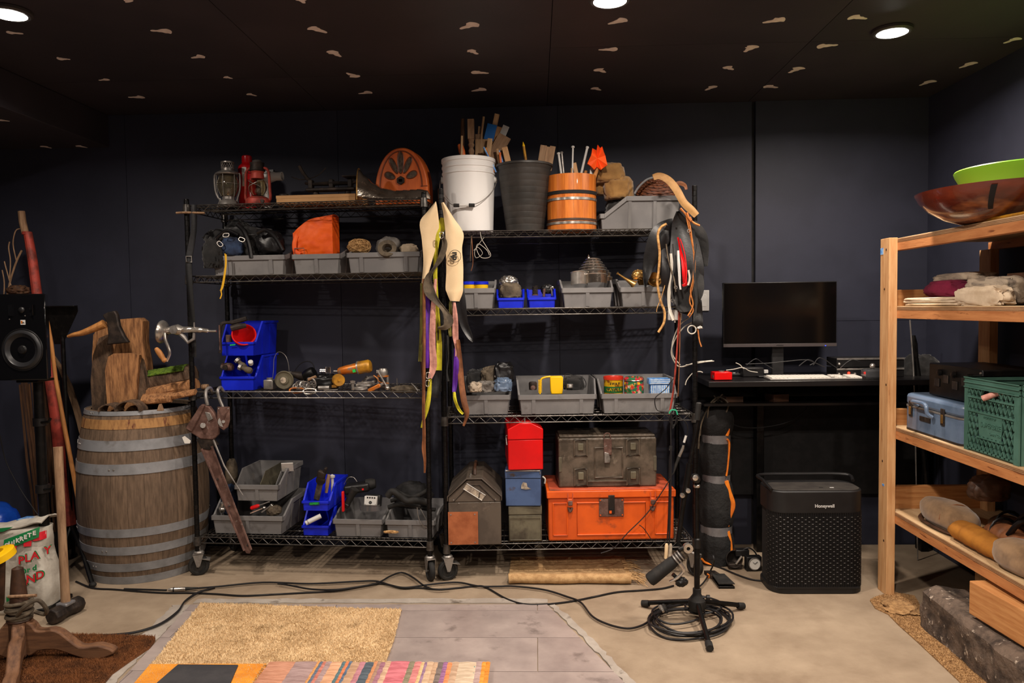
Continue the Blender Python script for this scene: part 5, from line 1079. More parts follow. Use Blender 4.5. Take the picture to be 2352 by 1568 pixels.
gab=[(-hw,h1+.001),(hw,h1+.001),(hw,hs_),(hw*.25,hs_+.085),(-hw*.25,hs_+.085),(-hw,hs_)]
MB().prism(gab,0,dep,'y').build('upper_case',M['brown_paint'],t,bev=.004)
lidp=[(-hw-.006,hs_-.018),(-hw-.006,hs_+.004),(-hw*.3,hs_+.096),(hw*.3,hs_+.096),(hw+.006,hs_+.004),(hw+.006,hs_-.018),(hw+.001,hs_-.018),(hw+.001,hs_+.002),(hw*.28,hs_+.089),(-hw*.28,hs_+.089),(-hw-.001,hs_+.002),(-hw-.001,hs_-.018)]
MB().prism(lidp,-.012,dep+.004,'y').build('lid',M['brown_paint'],t,bev=.002)
MB().prism([(-hw*.8,h1+.004),(-hw*.2,hs_+.06),(hw*.2,hs_+.06),(hw*.8,h1+.004),(hw*.77,h1+.004),(hw*.17,hs_+.055),(-hw*.17,hs_+.055),(-hw*.77,h1+.004)],-.002,.001,'y').build('pressed_line',M['dark_iron'],t)
c_=MB().box(-hw-.002,-hw+wT*.56,-.004,0,.004,h1*.78).build('copper_patch',M['copper'],t,label='square copper patch')
for x in(-hw+.012,-hw+wT*.5):
 for z in(.014,h1*.72):MB().lathe([(.004,0),(.003,.0025),(0,.003)],8).build('rivet',M['steel'],c_,loc=(x,-.004,z),rot=(PI/2,0,0))
lb_=MB().box(-.055,.055,-.003,0,-.017,.017).build('name_label',M['dirty_label'],t,bev=.001,loc=(0.0,-.001,h1+.052),rot=(0,.58,0),label='worn white paper label')
MB().tube([(-.055,-.004,-.016),(.055,-.004,-.016),(.055,-.004,.016),(-.055,-.004,.016)],.002,5,True).build('label_frame',M['white_plastic'],lb_)
text('Fowke',.015,lb_,(.03,-.0045,0),(PI/2,1.2,0),M['ink'])
for x,z in((-hw*.6,hs_-.03),(hw*.6,hs_-.03),(-hw*.8,h1+.012),(hw*.8,h1+.012)):MB().lathe([(.004,0),(.003,.0025),(0,.003)],8).build('rivet',M['steel'],t,loc=(x,-.001,z),rot=(PI/2,0,0))
MB().tube(crv([(0,.06,hs_+.095),(0,.1,hs_+.13),(0,.24,hs_+.13),(0,.3,hs_+.095)]),.008,8).build('carry_handle',M['dark_wood'],t)
for y in(.02,.07):MB().lathe([(.006,0),(.005,.006),(0,.008)],10).build('stud',M['chrome'],t,loc=(-.02,y,hs_+.096))
def ebox(name,label,pxa,pxb,z0,h,m_,v,rot,dep=.38,gable=0,extra=None):
 uc,wd=put(UR,pxa,pxb,v,z0+h/2);t=thing(name,label,'metal box',UR,(uc,v,z0+.001),rot)
 hw=wd/2;lidh=h*.25 if not gable else h*.36
 MB().box(-hw+.002,hw-.002,0,dep,0,h-lidh).build('case',M[m_],t,bev=.004)
 if gable:P=[(-hw,h-lidh+.001),(hw,h-lidh+.001),(hw,h-gable),(hw*.3,h),(-hw*.3,h),(-hw,h-gable)]
 else:P=[(-hw,h-lidh+.001),(hw,h-lidh+.001),(hw,h),(-hw,h)]
 MB().prism(P,-.003,dep+.002,'y').build('lid',M[m_],t,bev=.004)
 return t,hw
sO=UR.sc(.02)
zo=zb
t,hw=ebox('olive_box','olive green metal box at the foot of the stack of three',1168,1245,zo,.178,'olive_paint',.03,.0)
MB().tube([(-hw+.008,-.004,.008),(hw-.008,-.004,.008),(hw-.008,-.004,.12),(-hw+.008,-.004,.12)],.002,5,True).build('pressed_edge',M['olive_paint'],t)
t,hw=ebox('blue_box','worn blue metal box in the middle of the stack of three',1160,1243,zo+.181,.185,'blue_paint',.02,-.06)
MB().plate([(-.01,-.0035,.09),(.014,-.0035,.085),(.04,-.0035,.088),(.022,-.0035,.098),(.018,-.0035,.118),(.0,-.0035,.122),(-.008,-.0035,.108)],.0006,(0,-1,0)).build('torn_sticker',M['dirty_label'],t,label='torn remains of a sticker')
MB().tube([(-hw+.004,-.005,.18),(hw-.006,-.005,.18),(hw-.004,-.005,.165)],.0035,6).build('wire_edge',M['steel'],t)
t,hw=ebox('red_toolbox','glossy red metal toolbox with a gabled lid, top of the stack',1166,1248,zo+.369,.235,'red_paint',.0,.04,gable=.032)
MB().tube([(0,.03,.236),(0,.03,.252),(0,.06,.25),(0,.06,.236)],.003,6).build('lid_latch',M['chrome'],t)
MB().tube([(-hw-.003,.02,.17),(-hw-.006,.05,.165),(-hw-.003,.03,.12)],.003,6).build('side_latch',M['steel'],t)
cord('carry_strap_end','white cord end poking out behind the blue box','cord',yy([(1246,1094),(1252,1100),(1251,1110)],UR.pt(.6,.06,0).y),.005,'white_cable')
v0=.02;uc,wd=put(UR,1257,1551,v0,.35);hT=UR.z(1127,uc,v0)-zb;t=thing('footlocker','big orange metal trunk with toggle latches and a dark hasp plate','trunk',UR,(uc,v0,zb+.001));hw=wd/2;dp=.36
MB().box(-hw+.006,hw-.006,0.004,dp-.004,0,hT-.03).build('case',M['orange_paint'],t,bev=.008)
MB().box(-hw-.002,hw+.002,-.008,dp+.004,hT-.034,hT+.002).build('lid',M['orange_paint'],t,bev=.004)
MB().box(-hw+.012,hw-.012,.006,dp-.01,hT+.002,hT+.006).build('lid_top',M['orange_lid'],t,bev=.003)
for a,b in((-hw+.03,-hw+.1),(-hw+.15,hw-.15),(hw-.1,hw-.03)):
 MB().tube([(a,.002,.03),(b,.002,.03),(b,.002,hT-.06),(a,.002,hT-.06)],.0045,8,True).build('pressed_panel',M['orange_paint'],t)
for x in(-hw+.115,hw-.115):
 l=MB().box(x-.014,x+.014,-.014,.004,hT-.08,hT-.035).build('toggle_latch',M['orange_paint'],t,bev=.004)
 MB().box(x-.011,x+.011,-.02,-.006,hT-.068,hT-.045).build('lever',M['rust'],l,bev=.003);MB().tube([(x-.012,-.016,hT-.005),(x-.012,-.017,hT-.05),(x+.012,-.017,hT-.05),(x+.012,-.016,hT-.005)],.0025,6).build('bail',M['orange_lid'],l)
 MB().tube(crv([(x-.01,-.008,hT-.08),(x,-.01,hT-.1),(x+.01,-.008,hT-.08)]),.006,8).build('hook',M['rust'],l)
hp_=MB().box(-.062,.062,-.003,.003,hT-.13,hT-.04).build('hasp_plate',M['rust'],t,loc=(.0,0,0),label='dark brown steel plate')
for x in(-.055,.055):
 for z in(hT-.123,hT-.047):MB().lathe([(.004,0),(.003,.003),(0,.003)],8).build('rivet',M['orange_paint'],hp_,loc=(x,-.003,z),rot=(PI/2,0,0))
MB().box(-.016,.016,-.012,-.004,hT-.115,hT-.02).build('hasp_strap',M['dark_iron'],hp_,bev=.003);MB().box(-.012,.0,-.0135,-.0115,hT-.112,hT-.098).build('orange_chip',M['orange_paint'],hp_);MB().box(-.012,.012,-.0135,-.0115,hT-.092,hT-.087).build('slot',M['ink'],hp_)
for x in(-.006,.006):MB().lathe([(.003,0),(0,.004)],6).build('hinge_stud',M['orange_lid'],t,loc=(x*2,-.006,hT+.003))
for a,b in((-.06,-.235),(.06,.12)):pass
uc2,w2=put(UR,1283,1508,.07,.6);h0=zb+hT+.008;hC=UR.z(1005,uc2,.07)-h0
t=thing('military_case','grimy brown moulded case lying on the orange trunk','case',UR,(uc2,.07,h0));hw=w2/2
MB().box(-hw,hw,0,.26,0,hC).build('case_shell',M['grimy_case'],t,bev=.008)
MB().box(-hw+.006,hw-.006,.01,.255,hC,hC+.012).build('top_face',M['grimy_case'],t,bev=.004)
for x in(-hw*.55,hw*.52):
 for z,hh in((hC*.64,hC*.32),(hC*.04,hC*.34)):
  c=MB().tube([(x-.032,-.002,z),(x+.032,-.002,z),(x+.032,-.002,z+hh),(x-.032,-.002,z+hh)],.006,8,True).build('corner_rib',M['grimy_case'],t)
  MB().box(x-.014,x+.014,-.01,.002,z+hh*.35,z+hh*.8).build('catch',M['olive_paint'],c,bev=.003)
MB().tube([(-.065,-.003,.05),(.075,-.003,.05),(.075,-.003,hC*.8),(-.065,-.003,hC*.8)],.006,8,True).build('centre_frame',M['grimy_case'],t)
MB().tube([(-.1,-.003,.045),(-.1,-.003,.03),(.1,-.003,.03),(.1,-.003,.045)],.005,6).build('foot_rib',M['grimy_case'],t)
hh_=MB().box(-.02,.02,-.012,.002,hC*.66,hC*.98).build('hasp',M['rust'],t,bev=.002);MB().prism([(-.018,hC*.5),(.008,hC*.5),(.012,hC*.58),(.004,hC*.7),(-.018,hC*.72)],-.016,-.01,'y').build('padlock_flap',M['steel'],hh_,bev=.002)
MB().tube(crv([(-.018,0,hC),(-.012,0,hC+.02),(.008,0,hC+.022),(.016,0,hC)]),.003,6).build('wire_ring',M['rust'],t)
for s_ in(-1,1):MB().box(s_*hw-.014,s_*hw+.001*s_ if s_>0 else-hw+.014,-.002,.004,hC*.3,hC*.62).build('grip_recess',M['ink'],t)if False else None
for s_ in(-1,1):MB().box(min(s_*hw,s_*(hw-.016)),max(s_*hw,s_*(hw-.016)),-.003,.003,hC*.32,hC*.62).build('side_tab',M['olive_paint'],t,bev=.002)
Ys=3.70
def hg(lb,pts,dy,m_,nm='strap',cat='strap',wav=.005,t_=.002,seed=0,grp='straps hanging between the racks'):return hang(nm,lb,cat,pts,Ys-dy,m_,t_,wav,seed,grp)
def band2(lb,L_,R_,dy,seed):
 L3_,R3_=crv([atY(a,b,Ys-dy)for a,b in L_],5),crv([atY(a,b,Ys-dy)for a,b in R_],5);o0=L3_[0].copy();n=len(L3_)-1
 mb=MB().grid(lambda a,b:(L3_[int(round(a*n))].lerp(R3_[int(round(a*n))],b)-o0)+Vector((0,.007*math.sin(a*8+b*3+seed)-.01*math.sin(PI*b),0)),n,8,.003);o=mb.build('fabric_band',M['cream_cloth'],None,smooth=60);o.location=o0;return tag(o,lb,'band','straps hanging between the racks')
cs=band2('cream band hanging at the left of the post, pointed top corner',[(1000,462),(982,485),(965,510),(969,550),(972,600),(968,650)],[(1002,464),(1005,480),(1008,520),(1003,560),(989,612),(978,652)],.03,1)
c2=band2('wide cream band printed with a circled np, right of the post',[(1013,466),(1018,490),(1023,530),(1024,570),(1025,620),(1023,660),(1026,672),(1034,691)],[(1020,465),(1042,500),(1064,535),(1061,570),(1064,610),(1064,655),(1063,672),(1055,692)],.045,2)
q=Vector(atY(1045,588,Ys-.064))-c2.location
MB().at((0,0,0),(PI/2,0,0)).ring(.0285,.0012,40,5).build('printed_ring',M['ink'],c2,loc=tuple(q))
text('np',.04,c2,tuple(q+Vector((.001,-.001,.0))),(PI/2,PI/2,0),M['ink'],bold=.0016)
hg('bright yellow-green webbing down the middle of the straps',[(1016,500,8),(1012,520,22),(1004,540,18),(1001,580,9),(1000,640,9),(1003,700,10),(1007,760,12),(1009,800,13),(1008,850,14)],.02,'yellow_web',seed=3)
hg('olive webbing strap at the far left of the hanging straps',[(970,650,9),(970,700,9),(968,760,9),(965,830,8)],.028,'olive_web',seed=4)
hg('twisted grey-brown webbing, upper curl beside the cream band',[(1014,538,5),(1022,560,13),(1013,592,14),(996,618,7),(983,640,16),(986,668,25),(1003,692,14),(1021,713,11),(1031,736,22),(1023,751,13),(1006,753,4)],.062,'grey_web',seed=5,wav=.008)
hg('purple ribbon hanging at the left',[(980,660,6),(983,700,10),(981,740,12),(981,790,11),(981,845,9)],.035,'purple_ribbon',seed=6)
hg('purple ribbon lower down, right of the post',[(1048,800,9),(1048,840,12),(1045,880,12),(1043,900,8)],.05,'purple_ribbon',seed=7)
hg('long pink patterned ribbon on the left of the bundle',[(1000,640,5),(996,690,9),(994,740,13),(993,790,15),(995,840,17),(988,868,10)],.042,'pink_ribbon',seed=8)
hg('short pink patterned ribbon below the printed cream band',[(1043,694,5),(1046,730,12),(1046,770,14),(1049,800,7),(1048,818,4)],.05,'pink_ribbon',seed=9)
hg('yellow-olive strap below the printed cream band',[(1035,692,7),(1035,720,8),(1033,750,9),(1036,772,7)],.04,'olive_web',seed=10)
hg('black leather tongue pointing right below the cream band',[(1056,640,12),(1059,690,22),(1065,740,20),(1078,770,14),(1086,785,3)],.036,'black_leather',seed=11)
hg('wide black strap stitched in white, middle of the bundle',[(1010,700,14),(1013,780,16),(1008,850,16),(1002,890,20),(998,912,16)],.012,'black_leather',seed=12)
hg('long thin tan leather strap reaching lowest at the left',[(973,640,5),(974,740,6),(974,840,6),(973,940,7),(974,1000,8),(973,1030,10),(976,1060,6),(976,1085,4)],.055,'brown_leather',seed=13)
hg('yellow strap lowest part, crossing behind the tan strap',[(988,870,7),(985,910,9),(980,940,9),(970,972,5),(968,982,4)],.04,'yellow_web',seed=14)
hg('brown leather strap ending in laces at the right',[(1052,780,8),(1056,830,12),(1060,880,13),(1066,920,13),(1072,945,11),(1070,962,6),(1064,978,4)],.055,'brown_leather',seed=15)
hg('thin yellow ribbon joining the brown strap near its end',[(1043,900,5),(1046,920,7),(1054,940,7),(1064,950,5)],.06,'yellow_web',seed=16)
hg('thin dark cord tie hanging below the grey webbing',[(1028,770,3),(1030,820,3),(1027,850,3),(1030,875,5)],.04,'black_cloth',seed=17)
hg('narrow dark stitched strap at the left edge',[(975,700,4),(972,760,5),(967,820,5),(972,880,4)],.02,'dark_wood',seed=18)
for i,(a,b)in enumerate([(983,862),(982,880),(1014,540)]):
 q=atY(a,b,Ys-.07);o=MB().tube(crv([(-.007,0,-.012),(.007,0,-.012),(.008,0,.012),(-.007,0,.012)],3,True),.0022,6,True).build('snap_hook',M['chrome']);o.location=q;tag(o,['small chrome snap hook under the pink ribbon','second chrome snap hook just below the first','dark metal clip at the top of the grey webbing'][i],'hook')
Ys=UR.pt(WR_,0,0).y-.03
g='leather hanging on the right post'
hg('wide black leather flap curving left, pointed end',[(1555,510,20),(1540,520,36),(1518,540,48),(1500,580,38),(1488,620,22),(1481,660,4)],.01,'black_leather','leather_flap','leather',.012,.003,1,g)
hg('long black leather apron panel in the middle of the post',[(1556,485,8),(1562,510,38),(1572,550,62),(1576,600,74),(1580,640,70),(1578,690,50),(1570,720,24)],.028,'black_leather','leather_apron','leather',.014,.004,2,g)
hg('black leather panel left of the red lining',[(1542,520,26),(1535,560,38),(1532,610,36),(1536,650,30),(1545,690,20)],.02,'black_leather','leather_apron','leather',.012,.003,22,g)
hg('black canvas apron edge hanging at the far right',[(1590,510,20),(1602,540,38),(1610,580,36),(1613,612,22)],.0,'black_cloth','canvas_flap','cloth',.01,.003,3,g)
hg('lower black cloth bag bottom around the post',[(1600,620,30),(1590,660,50),(1572,690,56),(1552,705,30)],.05,'black_cloth','cloth_bag','cloth',.014,.006,4,g)
hg('black strap hanging lowest at the right, square end',[(1600,690,20),(1603,720,22),(1602,752,24)],.03,'black_leather','leather_strap','strap',.006,.003,5,g)
hg('bright red lining strip beside the white cord',[(1556,545,3),(1562,570,5),(1569,600,9),(1572,630,10),(1574,650,8)],.07,'red_plastic','red_lining','cloth',.006,.002,6,g)
hg('small red tab at the foot of the red lining',[(1568,656,5),(1577,652,7),(1585,649,4)],.085,'red_plastic','red_tab','cloth',.002,.002,7,g)
hg('flat white cord down the left of the red lining',[(1558,575,4),(1559,610,5),(1561,645,5),(1563,665,4)],.075,'white_plastic','white_strap','strap',.003,.002,8,g)
hg('grey-white strap hanging down to the power adapters',[(1541,582,4),(1543,630,7),(1537,670,8),(1538,710,7),(1547,735,8)],.06,'white_cable','white_strap','strap',.004,.002,9,g)
for i,(pl,w_,m_,lb)in enumerate([([(1562,548),(1572,580),(1577,620),(1575,650)],.0028,'red_plastic','thin red cord right of the red lining strip'),([(1545,560),(1548,610),(1542,660),(1548,700)],.004,'black_cloth','black cord hanging left of the white strap'),([(1581,620),(1584,640),(1580,655)],.005,'white_cable','short white tab right of the red lining'),([(1530,560),(1536,600),(1548,640),(1552,670)],.0035,'grey_web','grey-brown thong crossing the black leather panel'),([(1600,560),(1594,620),(1600,680),(1596,730)],.004,'black_cloth','black cord along the right side of the orange lace'),([(1527,655),(1520,680),(1510,705),(1508,716)],.0018,'braid','thin tan thread left of the braided cord foot')]):
 cord('hanging_thong',lb,'cord',yy(pl,Ys-.1),w_,m_)
for i,(a,b)in enumerate([(1582,530),(1552,660),(1545,690)]):
 q=atY(a,b,Ys-.1);item('snap_ring',['small steel ring high on the right post leather','small steel ring beside the foot of the red lining','lowest small steel ring on the right post leather'][i],'ring',MB().at((0,0,0),(PI/2,0,0)).ring(.007,.0018,16,6),'chrome',W0,tuple(q))
cord('braided_cord','braided tan leather cord curving down at the left of the post','cord',yy([(1531,514),(1518,522),(1511,540),(1515,580),(1513,620),(1510,650),(1517,690),(1526,715),(1525,740),(1512,763)],Ys-.06),.0062,'braid',n=8)
cord('orange_lace','long orange leather lace doubled down the right of the post','lace',yy([(1562,480),(1580,500),(1588,540),(1594,590),(1592,640),(1586,670),(1592,700),(1580,725)],Ys-.09),.0035,'orange_cord')
cord('orange_lace','second strand of the orange lace, ending lower','lace',yy([(1576,496),(1590,560),(1596,600),(1592,650),(1584,690),(1592,712),(1583,728)],Ys-.083),.0035,'orange_cord')
cord('knotted_thong','knotted tan thong tied at the top of the right post','thong',yy([(1563,478),(1575,492),(1583,503),(1594,512),(1607,518)],Ys-.095),.005,'orange_cord')
cord('knotted_thong','short end of the tan thong crossing the knot','thong',yy([(1578,488),(1582,500),(1588,508),(1584,498)],Ys-.1),.0055,'orange_cord')
cord('red_lead','long thin red-brown strap running down to the third shelf','strap',yy([(1561,700),(1558,760),(1553,830),(1546,900),(1537,952)],Ys-.03),.0045,'red_rust',n=4)
cord('tan_lead','thin tan lace hanging beside the red-brown strap','lace',yy([(1563,720),(1561,800),(1559,870),(1557,910)],Ys-.036),.0025,'brown_leather')
cord('orange_lace','short orange lace tip below the black strap','lace',yy([(1603,756),(1606,780),(1611,796)],Ys-.03),.0035,'orange_cord')
for i,pl in enumerate([[(1590,740),(1570,752),(1550,780),(1542,810),(1552,835),(1566,842),(1600,832),(1636,828)],[(1584,728),(1560,748),(1545,785),(1545,815),(1562,838)]]):
 cord('white_power_cable',['white cable curving round the post and along to the desk','second white cable beside the first, behind the post'][i],'cable',yy(pl,Ys+.05+.02*i),.0035,'white_cable')
q=atY(1550,722,Ys-.01)
for i,(a,b,w_,h_,lb)in enumerate([(1550,723,34,26,'white power adapter behind the hanging leather, left of the post'),(1583,714,14,18,'small white plug right of the post')]):
 q=atY(a,b,Ys+.035);t=thing('power_adapter',lb,'adapter');t.location=q;MB().box(-w_*.001,w_*.001,-.012,.012,-h_*.001,h_*.001).build('body',M['white_plastic'],t,bev=.003);MB().cyl((0,0,-h_*.001),(0,0,-h_*.001-.012),.004).build('cable_boot',M['white_plastic'],t)
q=atY(1599,752,Ys-.03);item('white_fibre_tuft','small white cotton tuft beside the hanging black strap','tuft',MB().blob((0,0,0),(.014,.01,.008),5,.3,4),'white_paper',W0,(q.x+.015,q.y,q.z))
q=atY(1589,757,Ys-.04);item('steel_ring','loose ring of clear tubing below the white plug','ring',MB().at((0,0,0),(PI/2,0,0)).ring(.02,.003,24,6),'white_cable',W0,(q.x,q.y,q.z))
bx,by=-2.10,3.965
zr=W0.z(947,bx,by-.28)
t=thing('wine_barrel','weathered oak wine barrel with eight grey steel hoops','barrel',W0,(bx,by,0))
Hb=zr
def br(z):
 k=(z-Hb*.47)/(Hb*.5);return.322-.052*abs(k)**1.9
ns=26;sm=MB();a_=PI/ns*.988;K=14
vs=[];fs=[]
for i in range(K+1):
 z=.004+(Hb-.004)*i/K;ro=br(z);ri=ro-.026
 for(r2,aa)in((ro,-a_),(ro*1.003,0),(ro,a_),(ri,a_),(ri,-a_)):vs.append((r2*math.cos(aa),r2*math.sin(aa),z))
for i in range(K):
 for j in range(5):fs.append((i*5+j,i*5+(j+1)%5,(i+1)*5+(j+1)%5,(i+1)*5+j))
fs+=[(4,3,2,1,0),tuple(K*5+j for j in range(5))]
sme=MB().add(vs,fs).mesh('stave',M['stave'])
for k in range(ns):link('stave',sme,t,(0,0,0),(0,0,2*PI*k/ns))
def zat(py):return W0.z(py,bx,by-.3)
bands=[(925,957),(1013,1037),(1066,1090),(1214,1233),(1256,1275),(1296,1315),(1330,1352)]
for a,b in bands:
 z1_,z0_=zat(a),max(.001,zat(b))
 if a==925:z1_=Hb+.002;z0_=zat(957)
 if a==1330:z0_=.001;z1_=zat(1328)
 h=MB().lathe([(br(z0_)*1.003,z0_),(br(z0_)*1.003+.003,z0_),(br(z1_)*1.003+.003,z1_),(br(z1_)*1.003,z1_),(br(z0_)*1.003,z0_)],64).build('hoop',M['galvanised'],t)
 aa=rnd.uniform(-2.6,-1);z=(z0_+z1_)/2
 for dx in(-.012,.012):MB().lathe([(.005,0),(.004,.003),(0,.004)],8).build('rivet',M['steel'],h,loc=(br(z)*1.01*math.cos(aa+dx*3),br(z)*1.01*math.sin(aa+dx*3),z),rot=(0,PI/2,aa))
z1_,z0_=zat(966),zat(988)
MB().lathe([(br(z0_)*1.003,z0_),(br(z0_)*1.003+.0012,z0_),(br(z1_)*1.003+.0012,z1_),(br(z1_)*1.003,z1_),(br(z0_)*1.003,z0_)],64).build('sanded_band',M['stave_band'],t,label='pale sanded band of bare wood')
MB().lathe([(0,Hb-.05),(.245,Hb-.05),(.245,Hb-.03),(0,Hb-.03)],48).build('head',M['stave'],t)
for z in(zat(1125),zat(1030)):
 aa=-2.72;o=MB().at((br(z)*1.006*math.cos(aa),br(z)*1.006*math.sin(aa),z),(0,PI/2,aa)).ring(.018,.002,16,5).build('painted_mark',M['white_paper'],t)
zb_=Hb-.028
def log(name,label,P,m1,Y,th,base=None,cat='log',seed=0,top=None):
 """split log: a wedge with rough faces, image outline P at depth Y, th metres deep"""
 W=[atY(a,b,Y)for a,b in P];o0=Vector((sum(p.x for p in W)/len(W),Y,min(p.z for p in W)))
 t=MB();n=len(W);layers=7;vs=[];fs=[]
 for j in range(layers+1):
  k=j/layers;s_=.86+.14*math.sin(PI*min(1,k*1.25))**.6 if k>0 else.9
  s_=1 if j<=3 else 1-.35*((j-3)/(layers-3))**2
  for i,p in enumerate(W):
   nn=noise.noise(Vector((p.x*30+seed,p.z*22,j*1.1)))*.006
   c=Vector((sum(q.x for q in W)/n,Y,sum(q.z for q in W)/n));d=p-c
   v=c+d*s_;vs.append((v.x-o0.x+nn,j/layers*th+nn*.5,v.z-o0.z if(p.z-o0.z)>.004 else 0))
 for j in range(layers):
  for i in range(n):fs.append((j*n+i,j*n+(i+1)%n,(j+1)*n+(i+1)%n,(j+1)*n+i))
 fs+=[tuple(range(n-1,-1,-1)),tuple(range(layers*n,layers*n+n))]
 t.add(vs,fs);o=t.build(name,M[m1],None,smooth=25);o.location=(o0.x,Y,o0.z if base is None else base)
 return tag(o,label,cat),o0
o,o0=log('split_log','tallest split log standing at the back on the barrel',[(210,930),(211,800),(214,755),(225,738),(245,722),(290,718),(318,716),(327,724),(326,770),(336,830),(340,870),(330,930)],'split_wood',3.93,.13,zb_+.002,seed=1)
mb=MB();lo=[(a,b)for a,b in[(211,932),(207,860),(212,800),(226,760),(246,752),(250,790),(244,850),(240,932)]]
o,_=log('bark_slab','bark-covered left side of the standing logs on the barrel',lo,'bark',3.865,.05,zb_+.002,seed=2)
o,_=log('split_log','shorter orange-brown split log standing in front on the barrel',[(244,930),(240,830),(246,798),(262,790),(300,789),(318,794),(316,830),(308,930)],'split_wood',3.80,.06,zb_+.002,seed=3)
o,_=log('bark_slab','dark bark edge at the right of the short standing log',[(312,930),(318,800),(330,850),(338,900),(336,930)],'bark',3.82,.06,zb_+.002,seed=4)
def lying(name,label,a,b,Y,w_,h_,m_,rz,seed,cat='log'):
 P,Q=atY(*a,Y),atY(*b,Y);d=Q-P;L=d.length;mb=MB();n=10;K=10;vs=[];fs=[]
 for i in range(K+1):
  k=i/K;
  for j in range(n):
   an=2*PI*j/n;q=1+.18*noise.noise(Vector((k*4+seed,math.cos(an)*1.5,math.sin(an)*1.5)))
   zz=math.sin(an)*h_*q;zz=max(zz,-h_*.45)
   vs.append((k*L,math.cos(an)*w_*q,zz))
 for i in range(K):
  for j in range(n):fs.append((i*n+j,i*n+(j+1)%n,(i+1)*n+(j+1)%n,(i+1)*n+j))
 fs+=[tuple(range(n-1,-1,-1)),tuple(range(K*n,K*n+n))]
 mb.add(vs,fs);o=mb.build(name,M[m_],None,smooth=35);o.location=P;o.rotation_euler=(rz,-math.atan2(d.z,math.hypot(d.x,d.y)),math.atan2(d.y,d.x));return tag(o,label,cat),L
o,L=lying('mossy_log','short log covered in bright green moss, on the barrel',(318,884),(446,862),3.92,.06,.062,'bark',.2,5)
mo=MB().grid(lambda a,b:Vector((L*(.22+.7*a),-.055+.1*b,.060+.009*math.sin(PI*b)-.018*abs(b-.5)+.004*noise.noise(Vector((a*14,b*10,2))))),26,12,.006).build('moss',M['moss'],o,smooth=80)
lying('split_log','pale split log lying under the mossy one on the barrel',(338,908),(452,884),3.86,.045,.038,'split_wood',0,6)
lying('split_log','darker split wedge lying lowest at the right on the barrel',(330,918),(398,912),3.80,.035,.025,'split_wood',.5,7)
lying('split_log','thin orange split wedge reaching the rack post on the barrel',(372,915),(450,900),3.79,.02,.018,'split_wood',.5,8)
for i,(a,b,w_,lb)in enumerate([(252,912,44,'small dark leather-like bark curl at the left of the barrel top'),(298,910,62,'larger dark bark curl at the front of the barrel top')]):
 q=atY(a,b+6,3.73);r_=w_*3.73/1750/2
 item('bark_curl',lb,'bark',MB().grid(lambda s,k:Vector((-r_*math.cos(PI*s),.08*k-.02,r_*.8*math.sin(PI*s)+.003*noise.noise(Vector((s*5,k*4,i))))),16,6,.006),'bark',W0,(q.x,3.72,zb_+.03))
item('wood_chip','small pointed wood chip at the front of the barrel top','wood chip',MB().prism([(-.016,0),(.016,0),(.004,.035),(-.004,.033)],0,.02),'old_handle',W0,(atY(368,920,3.72).x,3.71,zb_+.03),bev=.003)
q=atY(268,755,3.78);t=thing('hatchet','hatchet with a dark iron head and short curved wooden handle','axe',W0,tuple(q))
pr=lambda P,y0,y1:MB().prism([((a-268)*3.78/F,(755-b)*3.78/F)for a,b in P],y0,y1)
hd_=pr([(238,722),(250,716),(268,712),(273,722),(277,748),(288,772),(298,787),(270,790),(246,792),(250,770),(248,742)],-.014,.014).build('axe_head',M['dark_iron'],t,bev=.006)
P=crv([(-28,0,12),(-50,-4,2),(-75,-8,-8),(-95,-10,-12),(-108,-11,-16)],5)
MB().tube([(x*.0022,y*.0022,z*.0022)for x,y,z in P],[.030-.021*i/(len(P)-1)for i in range(len(P))],14,flat=.75).build('handle',M['handle_wood'],t,label='short orange-brown wooden handle')
Y=3.3
p0,p1=atY(-6,874,Y),atY(103,674,Y);cx=(p0.x+p1.x)/2;wS=p1.x-p0.x;hS=p1.z-p0.z
t=thing('studio_speaker','glossy black studio loudspeaker at the left edge','loudspeaker',W0,(cx,Y,p0.z))
MB().prism([(-wS/2,0),(wS/2,0),(wS/2-.07,.13),(-wS/2+.07,.13)],0,hS,'z').build('cabinet',M['black_gloss'],t,bev=.006)
q=atY(52,803,Y);dx,dz=q.x-cx,q.z-p0.z
wo=MB().at((dx,0,dz),(PI/2,0,0)).lathe([(.0,-.008),(.02,-.004),(.024,-.012),(.068,.004),(.074,.01),(.082,.008),(.088,.003),(.088,-.004),(0,-.014)],48).build('woofer',M['woofer'],t)
MB().at((dx,-.001,dz),(PI/2,0,0)).lathe([(0,.0),(.02,.0),(.016,.008),(0,.011)],28).build('dust_cap',M['black_plastic'],wo)
MB().at((dx,-.002,dz),(PI/2,0,0)).ring(.091,.003,48,6).build('frame_ring',M['black_plastic'],wo)
for a,b in((97,812),(93,825),(22,733),(58,725)):
 q=atY(a,b,Y);MB().lathe([(0,0),(.003,0),(.002,.002),(0,.0025)],8).build('screw',M['chrome'],wo,loc=(q.x-cx,-.001,q.z-p0.z),rot=(PI/2,0,0))
q=atY(50,712,Y);hx_,hz_=q.x-cx,q.z-p0.z
MB().at((hx_,0,hz_)).grid(lambda a,b:Vector((-.055+.11*a,.012-.02*(abs(2*a-1)**1.5)-.002,(-.028+.056*b)*(1+.2*math.cos(PI*(2*a-1)/1.2)))),18,6,.002).build('tweeter_horn',M['black_gloss'],t)
MB().blob((hx_,-.002,hz_),(.014,.008,.014),0,0,1,18,10,0,False).build('tweeter',M['black_plastic'],t)
q=atY(53,740,Y);bd=MB().box(-.0105,.0105,-.002,0,-.0105,.0105).build('badge',M['white_plastic'],t,loc=(q.x-cx,0,q.z-p0.z));MB().box(-.0085,-.001,-.0026,-.002,-.006,.0065).build('badge_mark',M['orange_steel'],bd);text('JBL',.0075,bd,(.0035,-.0028,-.001),(PI/2,0,0),M['ink'])
